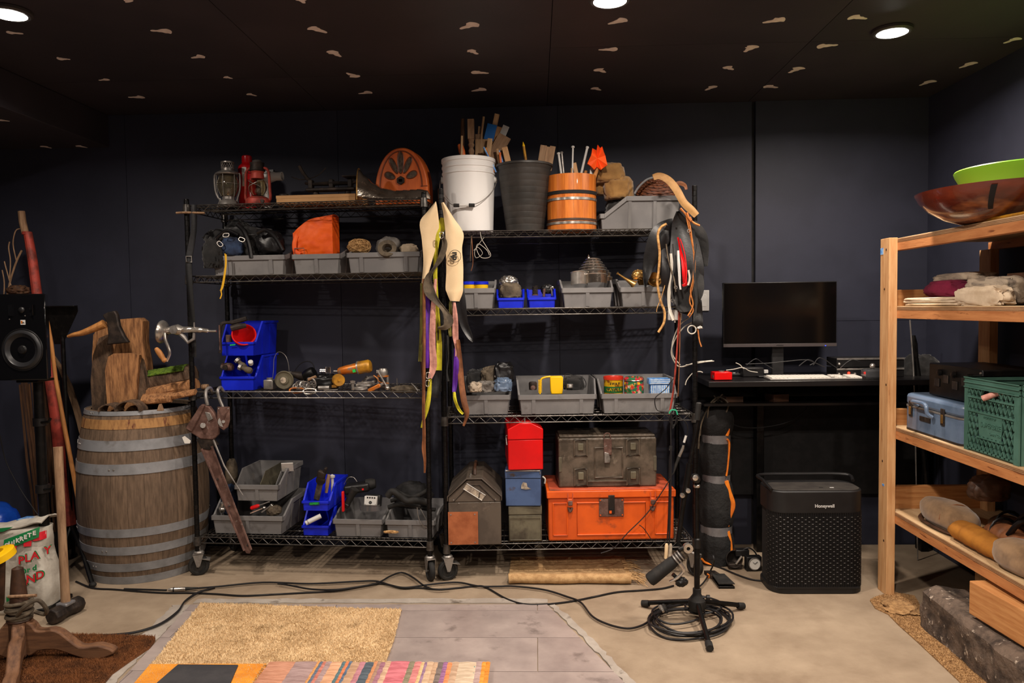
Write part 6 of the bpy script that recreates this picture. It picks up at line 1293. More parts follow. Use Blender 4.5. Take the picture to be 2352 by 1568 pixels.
zs=p0.z
t=thing('speaker_stand','black stand carrying the studio loudspeaker, with cable clamps','stand',W0,(cx-.01,Y+.12,0))
MB().box(-.05,.05,-.08,.04,zs-.014,zs-.002).build('top_plate',M['black_metal'],t,bev=.003);MB().cyl((0,0,.02),(0,0,zs-.012),.022,n=20).build('pole',M['black_metal'],t);MB().box(-.13,.06,-.1,.1,0,.02).build('base_plate',M['black_metal'],t,bev=.005)
for zz in(.55,.86):MB().at((0,0,zz)).lathe([(.022,-.02),(.03,-.018),(.03,.018),(.022,.02)],18).build('collar',M['black_plastic'],t);MB().tube([(.02,-.02,zz),(.06,-.03,zz+.004),(.07,-.03,zz+.02)],.006,8).build('clamp_screw',M['black_metal'],t)
cord('hanging_wire','thin grey wire drooping down behind the loudspeaker stand','wire',yy([(0,1000),(14,1060),(45,1120),(75,1165),(92,1188)],3.5),.0025,'cable')
Y=3.9
def taper(name,label,cat,pl,Y,m_,parts=None,n=12,flat=1.0,lean=0):
 W=[(atY(a,b,Y+lean*i),w_*Y/F/2)for i,(a,b,w_)in enumerate(pl)];o0=W[0][0]
 o=MB().tube([p-o0 for p,_ in W],[r for _,r in W],n,flat=flat).build(name,M[m_]);o.location=o0;return tag(o,label,cat)
o=taper('red_bar','long red-sleeved pole leaning behind the loudspeaker','pole',[(64,536,19),(75,600,21),(84,670,22),(105,800,24),(128,950,26),(158,1205,34)],Y,'red_rust')
W=[(atY(a,b,Y)-o.location,w_*Y/F/2)for a,b,w_ in[(49,485,15),(52,510,16),(58,535,16)]];MB().tube([p for p,_ in W],[r for _,r in W],12).build('wooden_end',M['old_handle'],o,label='bare wooden end')
MB().at(tuple(atY(62,535,Y)-o.location)).lathe([(.018,-.01),(.024,-.008),(.024,.006),(.018,.008)],14).build('collar',M['red_rust'],o)
taper('thin_stick','thin peeled wooden stick leaning between loudspeaker and barrel','stick',[(107,726,6),(112,750,7),(118,790,9),(128,870,9),(146,970,10),(168,1085,10),(180,1150,10)],3.72,'handle_wood',lean=.01)
o=taper('bark_plank','curved weathered bark plank leaning behind the barrel','plank',[(120,812,10),(142,850,22),(160,890,26),(176,940,26),(192,1000,26),(205,1060,24)],4.22,'old_handle',flat=.25)
taper('dark_lath','dark slat half hidden behind the thin peeled stick','slat',[(115,770,12),(124,860,14),(140,960,14),(158,1080,14)],4.05,'dark_wood',flat=.4)
t=thing('reed_bundle','bundle of long dark brown rods standing behind the loudspeaker stand','rods',W0,tuple(atY(100,1235,3.95)))
o0=t.location;rr=random.Random(9)
for i in range(26):
 xt=46+i*3.6+rr.uniform(-2,2);xb=88+i*2.9+rr.uniform(-2,2);Yi=3.95+rr.uniform(0,.12);yt=862+rr.uniform(-12,26)
 if i in(2,5):yt=1080
 a=atY(xt if yt<1000 else xb-8,yt,Yi)-o0;b=atY(xb,1236,Yi)-o0
 MB().tube([tuple(a),tuple((a+b)/2+Vector((rr.uniform(-.01,.01),0,0))),tuple(b)],[.006,.0068,.007],6).build('rod',M['dark_stick'],t)
MB().at((0,.06,-.06)).lathe([(.10,-.02),(.11,-.02),(.13,.1),(.12,.1),(.10,-.02)],24).build('holder',M['black_plastic'],t)
t=thing('dry_twigs','bunch of dry twigs rising above the loudspeaker','twigs',W0,tuple(atY(20,690,3.9)));o0=t.location
for i,pl in enumerate([[(14,690),(25,640),(38,600),(50,575)],[(25,655),(15,620),(10,600)],[(38,600),(30,560),(36,530),(48,525)],[(8,690),(10,650),(5,620)],[(22,640),(24,600),(20,570),(22,555)]]):
 MB().tube(crv([atY(a,b,3.9)-o0 for a,b in pl],4),.003 if i else.005,6).build('twig',M['old_handle'],t)
t2=heap('dry_moss_clump','clump of dry brown stalks just above the loudspeaker','dry plants','dark_stick',W0,42,655,676,3.85,50,.08,77,.3,5,.8)
q=atY(140,702,3.86);t=thing('music_stand','black music stand, tray edge-on beside the thin stick, legs by the sledgehammer','stand',W0,(q.x,3.86,0))
zt_=q.z;MB().plate([(-.08,0,zt_-.008),(.085,0,zt_),(.075,.02,zt_-.03),(-.03,.05,zt_-.2),(-.075,.05,zt_-.2)],.004).build('tray',M['black_metal'],t)
MB().box(-.085,.085,-.03,.0,zt_-.006,zt_).build('ledge',M['black_metal'],t,bev=.002)
MB().cyl((-.01,.03,.2),(-.03,.05,zt_-.1),.011,n=14).build('pole',M['black_metal'],t)
for i,(a,b)in enumerate([(213,1343),(120,1330),(170,1275)]):
 f=atZ(a,b,.012);f-=Vector((q.x,3.86,0));l=MB().tube([(-.01,.03,.24),(f.x*.5,f.y*.5+.015,.14),(f.x,f.y,.012)],[.011,.011,.012],8).build('leg',M['black_metal'],t)
 MB().blob((f.x,f.y,.014),(.018,.018,.014),0,0,1,12,8,0,False).build('rubber_foot',M['black_rubber'],l)
f=atZ(150,1412,0);t=thing('sledgehammer','sledgehammer standing on its head, pale wooden handle upright','hammer',W0,(f.x,f.y,0))
pa,pb=atZ(118,1421,.03)-Vector((f.x,f.y,0)),atZ(184,1386,.03)-Vector((f.x,f.y,0));pa.z=pb.z=.036
d=(pb-pa);MB().tube([tuple(pa+d*k)for k in(0,.06,.3,.36,.64,.7,.94,1)],[.031,.036,.036,.031,.031,.036,.036,.031],8).build('head',M['dark_iron'],t,bev=.003)
mid=(pa+pb)/2;top=atY(133,1026,f.y+.02)-Vector((f.x,f.y,0))
MB().tube([tuple(mid),tuple(mid+(top-mid)*.1),tuple(mid+(top-mid)*.5),tuple(top)],[.022,.020,.018,.021],16,flat=.8).build('handle',M['old_handle'],t)
MB().box(-.03,.03,-.028,.028,.058,.074).build('duct_tape_wrap',M['duct_tape'],t,bev=.006,loc=(mid.x,mid.y,0),rot=(0,0,math.atan2(d.y,d.x)))
f=atZ(2,1412,0);t=thing('sand_bag','white and green plastic bag of play sand, top folded over','bag',W0,(f.x,f.y+.1,0),.0)
hB=W0.z(1215,f.x,f.y+.05)
def bagp(a,b,dy=0):
 th=2*PI*a;c,s_=math.cos(th),math.sin(th);k=1-.12*b**3;c=math.copysign(abs(c)**.6,c);s_=math.copysign(abs(s_)**.6,s_)
 n=.012*noise.noise(Vector((c*3,s_*3,b*5)))
 return Vector(((.19+n)*c*k*(1+.05*math.sin(b*7)),(.105+n+dy)*s_*(1-.35*b**2),hB*b))
MB().add([tuple(bagp(i/48,j/24))for j in range(25)for i in range(48)],[(j*48+i,j*48+(i+1)%48,(j+1)*48+(i+1)%48,(j+1)*48+i)for j in range(24)for i in range(48)]+[tuple(range(47,-1,-1)),tuple(24*48+i for i in range(48))]).build('bag_body',M['bag_white'],t,smooth=80)
MB().grid(lambda a,b:Vector((-.17+.34*a,-.07+.14*b-.02*math.sin(a*5),hB*(.94+.14*a)+.02*math.sin(PI*b)+.012*noise.noise(Vector((a*5,b*4,4))))),18,10,.006).build('folded_top',M['bag_white'],t,smooth=70)
def onbag(x,z):
 k=1-.12*(z/hB)**3;c=min(.999,abs(x)/(.19*k));c=c**(1/.6);s_=math.sqrt(max(0,1-c*c))**.6
 return-(.113)*s_*(1-.35*(z/hB)**2)-.004
def bagpatch(name,x0,x1,z0,z1,m_,off=0,sl=0):
 return MB().grid(lambda a,b:Vector((x0+(x1-x0)*a,onbag(x0+(x1-x0)*a,z0+(z1-z0)*b)-off,z0+(z1-z0)*b+sl*a)),10,8,.0015).build(name,M[m_],t,smooth=70)
bagpatch('green_band',.02,.165,hB*.78,hB*.9,'bag_green',.002,.05);bagpatch('green_strip',-.13,-.09,.03,hB*.9,'bag_green',.002)
for i,x in enumerate((.05,.11,.145)):bagpatch('red_square',x,x+.03,hB*.765+.02*i,hB*.765+.035+.02*i,'bag_red',.005)
MB().plate([(-.1,-.085,hB*.97),(.02,-.085,hB*1.0),(.06,-.078,hB*1.05),(.0,-.085,hB*1.04),(-.1,-.086,hB*1.0)],.004).build('green_swash',M['bag_green'],t)
MB().plate([(.02,.0,hB*1.07),(.1,.0,hB*1.1),(.14,.02,hB*1.1),(.05,.03,hB*1.09)],.004).build('blue_tab',M['tin_blue'],t)
def btext(s,x,z,size,m_,sl=0,ro=0,off=.006,sp=None):
 for i,ch_ in enumerate(s):
  xx=x+i*(sp or size*.62);an=math.atan2(onbag(xx+.01,z)-onbag(xx-.01,z),.02);text(ch_,size,t,(xx,onbag(xx,z)-off,z+sl*i),(PI/2,0,an),m_,bold=.0012)
btext('QUIKRETE',.04,hB*.84,.026,M['white_paper'],.007,off=.008)
btext('PLAY',.105,hB*.66,.055,M['bag_green'],.008,off=.003,sp=.026);btext('PLAY',.105,hB*.66,.047,M['bag_red'],.008,off=.007,sp=.026);btext('Ord',.115,hB*.53,.034,M['bag_green'],.006)
btext('SAND',.09,hB*.39,.055,M['bag_green'],.009,off=.003,sp=.028);btext('SAND',.09,hB*.39,.047,M['bag_red'],.009,off=.007,sp=.028)
bagpatch('green_band',.04,.12,.03,.09,'bag_green',.001);bagpatch('red_square',.06,.085,.035,.075,'bag_red',.005)
for i,ch_ in enumerate('QUIKRETE'):text(ch_,.03,t,(-.11,onbag(-.11,.06+.026*i)-.005,.06+.026*i),(PI/2,PI/2*0,-.5),M['bag_white'],bold=.0008)
q=atY(2,1226,3.62);t=thing('blue_bag','shiny blue plastic bag at the left edge above the sand bag','bag',W0,(q.x-.04,3.62,0))
h2_=W0.z(1166,q.x,3.6);MB().blob((0,0,h2_*.5),(.11,.1,h2_*.52),12,.06,2,36,20,.4,True,.6).build('body',M['bag_blue'],t,smooth=80)
for i,(s,zz)in enumerate((('Ty',h2_*.83),('e.t',h2_*.9))):text(s,.05 if i==0 else.025,t,(.04,-.11,zz),(PI/2,-.15,.2),M['white_paper']if i==0 else M['pink_ribbon'],bold=.001)
q=atY(0,1270,3.0);t=thing('yellow_disc','bright yellow plastic lid at the left edge above the spindle','lid',W0,(q.x-.02,3.0,q.z),tilt=(.25,-.25));MB().lathe([(0,0),(.06,0),(.068,-.004),(.068,-.03),(.064,-.03),(.062,-.008),(0,-.006)],36).build('disc',M['yellow_plastic'],t);MB().lathe([(.03,.0),(.034,.0),(.034,.003),(.03,.003),(.03,.0)],28).build('raised_ring',M['yellow_plastic'],t)
taper('dark_pole','dark pole under the yellow lid at the left edge','pole',[(2,1275,20),(2,1340,18),(0,1400,18)],3.02,'dark_wood')
f=atZ(232,1511,.02);Yh=f.y;q=atY(46,1440,Yh);hx0=q.x
t=thing('carved_pedestal','carved wooden pedestal with curved legs and rope bindings, bottom left corner','pedestal',W0,(hx0,Yh,0))
out=[(62,1421),(75,1423),(83,1430),(90,1440),(105,1441),(124,1439),(145,1446),(167,1464),(189,1480),(210,1480),(233,1478),(262,1487),(270,1496),(259,1503),(233,1510),(203,1509),(160,1494),(131,1485),(93,1487),(76,1497),(62,1490)]
PL=[((a-46)*Yh/F,W0.z(b,hx0,Yh))for a,b in out];zmin=min(p[1]for p in PL);PL=[(x,max(z-zmin+.014,.014))for x,z in PL];PL=[(p.x,p.y)for p in crv([(x,z,0)for x,z in PL],2,True)]
lme=MB().prism(PL,-.022,.022,'y').mesh('leg',M['pedestal_wood'],40)
for an in(R(4),R(-62),R(125),R(200)):
 l=link('leg',lme,t,(0,0,0),(0,0,an));b_=l.modifiers.new('bevel','BEVEL');b_.width=.006;b_.segments=2;b_.limit_method='ANGLE';b_.angle_limit=R(50)
zh=max(p[1]for p in PL)
MB().lathe([(.0,.05),(.03,.05),(.04,.07),(.04,zh-.01),(.046,zh),(.035,zh+.02),(.028,zh+.12),(.02,zh+.2),(0,zh+.21)],20).build('column',M['dark_wood'],t)
for i in range(6):MB().at((0,0,zh+.012+i*.011),(.12*math.sin(i*2),.12*math.cos(i*3),0)).ring(.04+.004*(i%2),.007,24,7).build('rope_turn',M['grey_web'],t)
MB().tube(crv([(.02,-.04,zh+.03),(.06,-.06,zh+.07),(.1,-.04,zh+.09),(.12,-.02,zh+.05),(.1,.0,zh+.02),(.06,.0,zh+.03)]),.008,8).build('rope_loop',M['grey_web'],t);MB().cyl((-.02,-.03,zh+.1),(.09,-.03,zh+.105),.006).build('peg',M['old_handle'],t)
def rugslab(name,label,P,h,m_,z0=.007,cat='rug'):
 W=[atZ(a,b,z0)for a,b in P];o0=Vector((sum(p.x for p in W)/len(W),sum(p.y for p in W)/len(W),z0))
 o=MB().prism([(p.x-o0.x,p.y-o0.y)for p in W],0,h,'z').build(name,M[m_],None,smooth=0);o.location=o0;return tag(o,label,cat),W,o0
def inpoly(P,x,y):
 c=False
 for i in range(len(P)):
  a,b=P[i],P[i-1]
  if(a[1]>y)!=(b[1]>y)and x<(b[0]-a[0])*(y-a[1])/(b[1]-a[1])+a[0]:c=not c
 return c
def pile(par,W,o0,n,h,m_,seed,name='pile',wd_=.0045,lean=.006,z=.006):
 rr=random.Random(seed);Q=[(p.x-o0.x,p.y-o0.y)for p in W];x0,x1=min(p[0]for p in Q),max(p[0]for p in Q);y0,y1=min(p[1]for p in Q),max(p[1]for p in Q)
 V=[];Fc=[];k=0
 while k<n:
  x,y=rr.uniform(x0-.006,x1+.006),rr.uniform(y0-.006,y1+.006)
  if not inpoly(Q,x,y):continue
  a=rr.uniform(0,PI);dx,dy=wd_*math.cos(a),wd_*math.sin(a);hh=h*rr.uniform(.5,1.1);lx,ly=rr.uniform(-lean,lean),rr.uniform(-lean,lean)
  b=len(V);V+=[(x-dx,y-dy,z-.002),(x+dx,y+dy,z-.002),(x+lx,y+ly,z+hh),(x+dy,y-dx,z-.002)];Fc+=[(b,b+1,b+2),(b+1,b+3,b+2),(b+3,b,b+2)];k+=1
 mb=MB();mb.v=V;mb.f=Fc;return mb.build(name,M[m_],par,smooth=0,kind='stuff',fix=False)
o,W,o0=rugslab('shag_rug','beige shag rug lying on the grey tiles',[(461,1389),(560,1391),(700,1396),(820,1401),(922,1402),(916,1425),(905,1470),(886,1524),(868,1560),(846,1700),(200,1700),(356,1520),(410,1452)],.008,'shag');pile(o,W,o0,42000,.011,'shag',3)
o,W,o0=rugslab('coir_mat','brown coir doormat under the carved pedestal',[(-60,1460),(165,1463),(352,1468),(357,1472),(345,1490),(300,1520),(258,1550),(225,1590),(-80,1590)],.014,'coir',.003,'mat');pile(o,W,o0,30000,.012,'coir',4,wd_=.0022,lean=.008,z=.012)
o,W,o0=rugslab('orange_mat','orange mat showing around the charcoal mat at the bottom edge',[(345,1528),(612,1527),(590,1600),(260,1640),(250,1640)],.006,'orange_mat',.0152,'mat')
o,W,o0=rugslab('charcoal_mat','charcoal rectangular mat on the orange mat',[(409,1528),(547,1529),(540,1545),(500,1640),(280,1640)],.005,'charcoal_mat',.0214,'mat')
Yt=atZ(860,1525,.02).y;Yn=2.0;rx0=atZ(612,1527,.02)
t=thing('rag_rug','colourful striped rag rug across the bottom edge','rug',W0,(atZ(860,1525,.02).x,Yt,.018))
edges=[200,440,640,662,690,720,770,870,900,930,952,1030,1080,1160,1190,1220,1262,1310,1480,1530,1590,1620,1642,1700,1742,1790,1830,1870,1930,2090,2142,2175,2212]
cols=[(206,142,112),(168,140,142),(226,158,92),(84,104,130),(204,120,104),(172,146,148),(230,172,132),(72,112,124),(224,124,78),(76,104,136),(196,156,124),(190,124,140),(64,84,100),(214,140,92),(168,132,112),(158,104,128),(214,176,146),(214,110,126),(128,124,100),(216,128,130),(230,196,142),(148,116,150),(218,184,152),(196,160,128),(110,100,98),(150,96,150),(232,142,88),(198,166,138),(216,196,168),(186,160,158),(236,150,44),(226,136,34)]
rr=random.Random(11);cache={}
for i in range(len(cols)):
 xa=atZ(560+edges[i]*.2551,1536,.02).x-t.location.x+.0005;xb=atZ(560+edges[i+1]*.2551,1536,.02).x-t.location.x-.0005
 key='rag_%d'%i;c=cols[i];c=tuple(int(x*.78+y*.22)for x,y in zip(c,(190,164,146)));c2=tuple(max(0,x-26)for x in c)
 D(key,c,c2,rough=.95,sc_=14,st=(1,6,1),bump=.7,bs=90,bd=.003)
 n=34;y1_=rr.uniform(-.006,.004)
 ridge=i in(10,12,24)
 s_=MB().grid(lambda a,b:Vector((xa+(xb-xa)*a,y1_-(Yt-Yn)*b,.006+.0022*math.sin(PI*a)+(.0012*math.sin(b*n*PI))+.0008*noise.noise(Vector((a*3+i,b*20,0))))),4,90,.005).build('strip',M[key],t,smooth=60)
 if ridge:
  rib=MB().box(0,xb-xa,-.003,.003,.007,.0098).mesh('stitch',M['beige_cloth'])
  for k in range(22):link('stitch',rib,s_,(xa,-.01-k*.012,0))
 if i==28:
  w_=xb-xa
  MB().prism([(w_*.82,-.004),(w_*.95,-.004),(w_*.95,-.12),(w_*.25,-.12),(w_*.25,-.03),(w_*.4,-.03),(w_*.4,-.098),(w_*.82,-.098)],.0075,.0105,'z').build('teal_hook',M['teal']if 'teal' in M else mat('teal',(44,130,130),rough=.95),s_,loc=(xa,0,0))
 if i==17:
  for k in range(5):MB().box(xa+(xb-xa)*(.45+.1*k),xb,-.05-.016*k-.014,-.05-.016*k,.0075,.0102).build('pale_step',M['beige_cloth'],s_)
for k in range(6):
 q=atZ(612-k*5,1529+k*8,.02)-t.location;MB().tube(crv([(q.x+.004,q.y,.004),(q.x-.008,q.y-.004,.008),(q.x-.004,q.y-.012,.005),(q.x-.014,q.y-.014,.003)],4),.0018,5).build('fringe_knot',M['twine'],t)
Yb_=atZ(1300,1338,.02).y;pA,pB=atZ(1168,1330,.022),atZ(1450,1336,.022)
t=thing('burlap_cloth','rolled tan burlap cloth with frayed end, on the floor under the right rack','cloth',W0,(pA.x,pA.y,0));L=(pB-pA).length
MB().tube([(L*k/12,.004*math.sin(k),.026+.001*math.sin(k*2))for k in range(13)],.025,16,flat=.95).build('roll',M['burlap'],t)
MB().grid(lambda a,b:Vector((L*a*1.02,.02+.36*b,.034-.026*min(1,b*3)+.01*max(0,noise.noise(Vector((a*6,b*4,0)))))),30,14,.004).build('flat_part',M['burlap'],t,smooth=60)
fr_=MB();rr=random.Random(6)
for k in range(60):
 y=rr.uniform(-.02,.3);z=.03 if y<.03 else.012;l=rr.uniform(.03,.09);a=rr.uniform(-.7,.5)
 fr_.tube([(L-.01,y,z),(L+l*.5,y+l*.3*a,z*.6+rr.uniform(0,.012)),(L+l,y+l*a,.003)],.0014,4)
fr_.build('fringe',M['burlap'],t,kind='stuff')
def s4(pts):return[(200+.4252*a,1250+.4252*b)for a,b in pts]
def s5(pts):return[(1100+.5323*a,1250+.5326*b)for a,b in pts]
C1=s4([(-60,200),(30,235),(150,243),(300,255),(430,262),(560,262),(700,268),(840,277),(1000,270),(1150,262),(1350,250),(1500,225),(1600,212),(1700,235),(1800,235),(1900,243),(2000,235),(2100,225)])
C1+=s5([(30,185),(120,235),(200,258),(290,258),(400,245),(500,225),(600,205),(700,198),(790,190),(840,178)])
cord('long_cable','black cable running along the floor from the barrel to the microphone','cable',fl(C1,.005),.0045,'cable')
C2=s4([(570,238),(700,228),(950,205),(1200,212),(1450,200),(1560,198),(1640,220),(1720,233),(1860,215),(2000,205)])+s5([(0,180),(80,181),(150,180),(280,195),(380,225),(440,250),(490,310),(560,345),(640,362),(700,350),(740,325),(760,300)])
cord('long_cable','black cable from the silver plug to the coil under the stand','cable',fl(C2,.012),.0045,'cable')
C3=s4([(200,240),(330,244),(430,247)]);cord('long_cable','short black cable between the barrel and the silver plug','cable',fl(C3,.012),.0045,'cable')
C4=s4([(1030,210),(1100,222),(1200,240),(1300,245),(1400,238),(1560,210),(1640,170),(1700,152),(1760,178),(1820,222),(1880,243),(1960,240)]);cord('long_cable','black cable arching up in front of the middle casters','cable',fl(C4,.016),.0042,'cable')
for i in range(2):
 C=s4([(690,233-4*i),(600,258+4*i),(530,305),(490,360+5*i),(400,425+4*i),(280,468+3*i),(150,486+4*i),(0,491+3*i)]);cord('long_cable',['black cable curving left past the shag rug corner, inner one','black cable curving left past the shag rug corner, outer one'][i],'cable',fl(C,.006+.006*i),.0042,'cable')
a,b=atZ(386,1354,.015),atZ(440,1351,.015);t=thing('cable_plug','silver and black cable plug lying in front of the barrel','plug',W0,tuple(a));d=b-a
MB().tube([tuple(d*k)for k in(0,.1,.12,.72,.75)],[.006,.007,.0095,.0095,.008],14).build('metal_shell',M['chrome'],t);MB().tube([tuple(d*k)for k in(.74,.8,1.0,1.25)],[.0085,.0085,.007,.005],12).build('boot',M['black_rubber'],t);MB().tube([tuple(d*k)for k in(.22,.27)],.0105,14).build('black_ring',M['black_plastic'],t)
hub=atZ(1601,1404,0);Yh=(atZ(1630,1492,0).y+2*atZ(1590,1391,0).y)/3;hub=Vector((W0.u(1601,Yh,.05),Yh,0))
t=thing('microphone_stand','black tripod boom microphone stand in the middle of the floor','microphone stand');t.location=hub
for a,b in((1475,1386),(1708,1392),(1631,1490)):
 f=atZ(a,b,.014)-hub;l=MB().tube([(f.x*.1,f.y*.1,.075),(f.x*.93,f.y*.93,.022)],.0105,12).build('leg',M['black_metal'],t)
 g0=Vector((f.x,f.y,.016));MB().tube([tuple(g0*.87+Vector((0,0,.008))),tuple(g0*.9+Vector((0,0,.006))),tuple(g0),],[.0135,.0155,.0145],12).build('rubber_foot',M['black_rubber'],l)
MB().lathe([(0,.035),(.03,.04),(.038,.06),(.036,.085),(.022,.105),(.018,.112),(.018,.135),(.012,.137)],24).build('hub',M['black_rubber'],t)
MB().at((.03,-.01,.1),(0,PI/2,0)).lathe([(.004,-.01),(.004,.006),(.011,.008),(.011,.022),(0,.024)],10).build('knob',M['black_plastic'],t)
zj=W0.z(1095,hub.x,Yh);MB().cyl((0,0,.1),(0,0,zj*.55),.0125,n=16).build('lower_tube',M['black_metal'],t);MB().cyl((0,0,zj*.5),(0,0,zj),.0095,n=16).build('upper_tube',M['black_metal'],t)
MB().lathe([(.013,zj*.55-.03),(.016,zj*.55-.028),(.016,zj*.55+.01),(.01,zj*.55+.014)],16).build('clutch',M['black_plastic'],t);MB().lathe([(.012,zj-.045),(.014,zj-.043),(.014,zj-.035),(.012,zj-.033)],16).build('collar',M['chrome'],t)
Lh=lambda px,py,dy=-.03:tuple(atY(px,py,Yh+dy)-hub)
MB().at(tuple(Vector(Lh(1598,1098,-.01))),(PI/2,0,0)).lathe([(0,-.02),(.018,-.018),(.018,.004),(.014,.006),(.014,.03),(.006,.034),(0,.034)],20).build('pivot_clamp',M['black_plastic'],t);MB().at(tuple(Vector(Lh(1597,1097,-.047))),(PI/2,0,0)).lathe([(0,0),(.012,0),(.012,.003),(.006,.005),(0,.005)],18).build('pivot_bolt',M['chrome'],t)
MB().tube([Lh(1604,962),Lh(1584,1066)],.0075,12).build('boom_tip',M['black_metal'],t);MB().tube([Lh(1605,924),Lh(1605,926),Lh(1601,964)],[.008,.0115,.0115],14).build('foam_grip',M['black_rubber'],t,label='grey rubber counterweight grip')
MB().tube([Lh(1584,1064),Lh(1578,1105),Lh(1572,1140)],[.0125,.0135,.0125],14).build('boom_sleeve',M['black_metal'],t)
MB().tube([Lh(1572,1140),Lh(1566,1180),Lh(1557,1245)],.0105,12).build('boom_arm',M['black_metal'],t)
for a,b in((1580,1126),(1567,1137)):MB().at(Lh(a,b,-.05),(PI/2,0,0)).lathe([(0,-.02),(.006,-.018),(.01,0),(.01,.008),(0,.01)],14).build('thumb_screw',M['chrome'],t)
o0=atY(1570,1262,Yh-.05);t=thing('broadcast_microphone','black broadcast microphone hanging head-down from the boom','microphone');t.location=o0
Lm=lambda px,py,dy=0:Vector(atY(px,py,Yh-.06+dy)-o0)
a,b=Lm(1548,1288),Lm(1492,1332);d=b-a
MB().tube([tuple(a+d*k)for k in(-.04,0,.1,.5,.9,1,1.04)],[.018,.024,.026,.0275,.029,.027,.018],24).build('foam_windscreen',M['black_rubber'],t)
MB().tube([tuple(a-d*k)for k in(0,.04,.3,.34)],[.02,.024,.023,.016],22).build('body',M['dark_iron'],t)
for k in(.06,.16,.26):MB().tube([tuple(a-d*k),tuple(a-d*(k+.04))],.026,22).build('ring',M['steel'],t)
MB().tube(crv([tuple(a+Vector((.02,-.03,.0))),tuple(a+Vector((.035,-.03,-.03))),tuple(a+Vector((.01,-.02,-.065))),tuple(a+Vector((-.02,-.01,-.085)))]),[.008]*7+[.007]*6+[.006]*6,8).build('yoke',M['chrome'],t)
MB().at(tuple(Lm(1580,1258)),(PI/2,.6,0)).lathe([(.008,-.012),(.02,-.012),(.022,0),(.02,.012),(.008,.012),(.008,-.012)],18).build('shock_mount_ring',M['chrome'],t);MB().tube([tuple(Lm(1560,1262)),tuple(Lm(1590,1250))],.01,10).build('mount_bar',M['black_metal'],t)
MB().at(tuple(a+Vector((.03,.0,-.09)))).blob((0,0,0),(.028,.02,.02),4,.15,3,20,12,0,False).build('lower_joint',M['black_plastic'],t)
MB().tube([tuple(Lm(1545,1318)),tuple(Lm(1560,1332)),tuple(Lm(1574,1343))],[.008,.009,.006],8).build('tightening_lever',M['black_plastic'],t)
rr=random.Random(8);t=thing('coiled_cable','black cable coiled loosely under the microphone stand','cable');cc=atZ(1588,1428,0);t.location=cc
E_=[(0,0,90,38,0),(-6,6,92,42,.3),(4,-2,82,34,1),(-10,10,74,30,2),(8,4,86,36,2.6),(-30,-6,58,24,1.4),(28,-22,42,20,.6),(-14,16,84,30,3.2)]
for i,(dx,dy,ra,rb_,ph)in enumerate(E_):
 P=[]
 for k in range(40):
  an=2*PI*k/40;q=atZ(1588+dx+ra*math.cos(an)*(1+.04*math.sin(2*an+ph)),1424+dy+rb_*math.sin(an)*(1+.06*math.sin(3*an+ph)),.005)-cc;P.append((q.x,q.y,.005+.0042*i+.004*math.sin(2*an+ph)))
 MB().tube(P,.0045,7,True).build('loop',M['cable'],t)
q=atZ(1524,1402,.02)-cc
for i,(a,b,c,d)in enumerate([(1516,1392,1524,1404),(1523,1390,1532,1406)]):P,Q=atZ(a,b,.045)-cc,atZ(c,d,.035)-cc;MB().tube([tuple(P),tuple(P+(Q-P)*.6),tuple(Q)],[.009,.009,.006],12).build('cable_plug',M['chrome']if i==0 else M['black_rubber'],t)
cord('stand_cable','black cable end rising from the coil to the quilt roll','cable',fl([(1601,1352),(1618,1335),(1632,1310)],.02)+yy([(1640,1290),(1638,1275)],3.7),.004,'cable')
Yc=UR.pt(WR_,-.035,0).y
t=thing('tied_cable','grey cable with a green tie hung on the right post, two plugs at its foot','cable');o0=atY(1545,945,Yc);t.location=o0
Lc_=lambda pl,dy=0:[tuple(atY(a,b,Yc+dy)-o0)for a,b in pl]
MB().tube(crv(Lc_([(1552,905),(1548,935),(1541,960),(1541,1030),(1538,1060),(1537,1140),(1535,1200),(1532,1250)])),.0036,6).build('cable_run',M['cable'],t)
MB().tube(crv(Lc_([(1541,1030),(1541,1100),(1539,1180),(1537,1252)],-.01)),.0045,6).build('cable_run',M['cable'],t)
MB().tube(crv(Lc_([(1541,1024),(1540,1034)],-.004)),.008,8).build('splitter',M['black_rubber'],t)
for i in range(5):MB().tube(crv(Lc_([(1542,948+i),(1536+i*2,962),(1545,976+i*2),(1556-i,968),(1552,952-i)],-.006*i),5,True),.0026,6,True).build('loop',M['cable'],t)
MB().tube(crv(Lc_([(1537,950),(1541,942),(1552,942),(1556,952)],-.03)),.0035,6).build('green_tie',M['green_tie'],t)
for i,a in enumerate((1531,1540)):MB().tube(Lc_([(a,1248),(a,1252),(a-1,1272),(a-2,1282)],-.01),[.006,.009,.009,.008],12).build('plug',M['cream_cloth' if i==0 else 'dirty_label'],t)
cord('mic_cable','black cable with a silver plug joining rack and stand','cable',yy([(1556,958),(1574,968),(1580,985),(1576,1003)],Yc),.0028,'cable')
t=thing('inline_plug','slim silver inline plug hanging beside the right post','plug');o0=atY(1575,1000,Yc);t.location=o0;MB().tube(Lc_([(1575,1000),(1572,1015)])if False else[tuple(atY(a,b,Yc)-o0)for a,b in[(1576,1000),(1571,1016)]],.006,12).build('upper_shell',M['white_plastic'],t);MB().tube([tuple(atY(a,b,Yc)-o0)for a,b in[(1570,1022),(1568,1030),(1560,1048)]],[.006,.008,.008],12).build('lower_shell',M['chrome'],t);MB().tube([tuple(atY(a,b,Yc)-o0)for a,b in[(1560,1048),(1553,1066),(1548,1085),(1540,1095)]],[.009,.007,.004,.003],10).build('boot',M['black_rubber'],t)
cord('diagonal_cable','thin dark cable slanting down across the orange trunk','cable',yy([(1542,1095),(1520,1130),(1485,1180),(1440,1225),(1410,1258),(1380,1270)],Yc-.01),.0026,'cable')
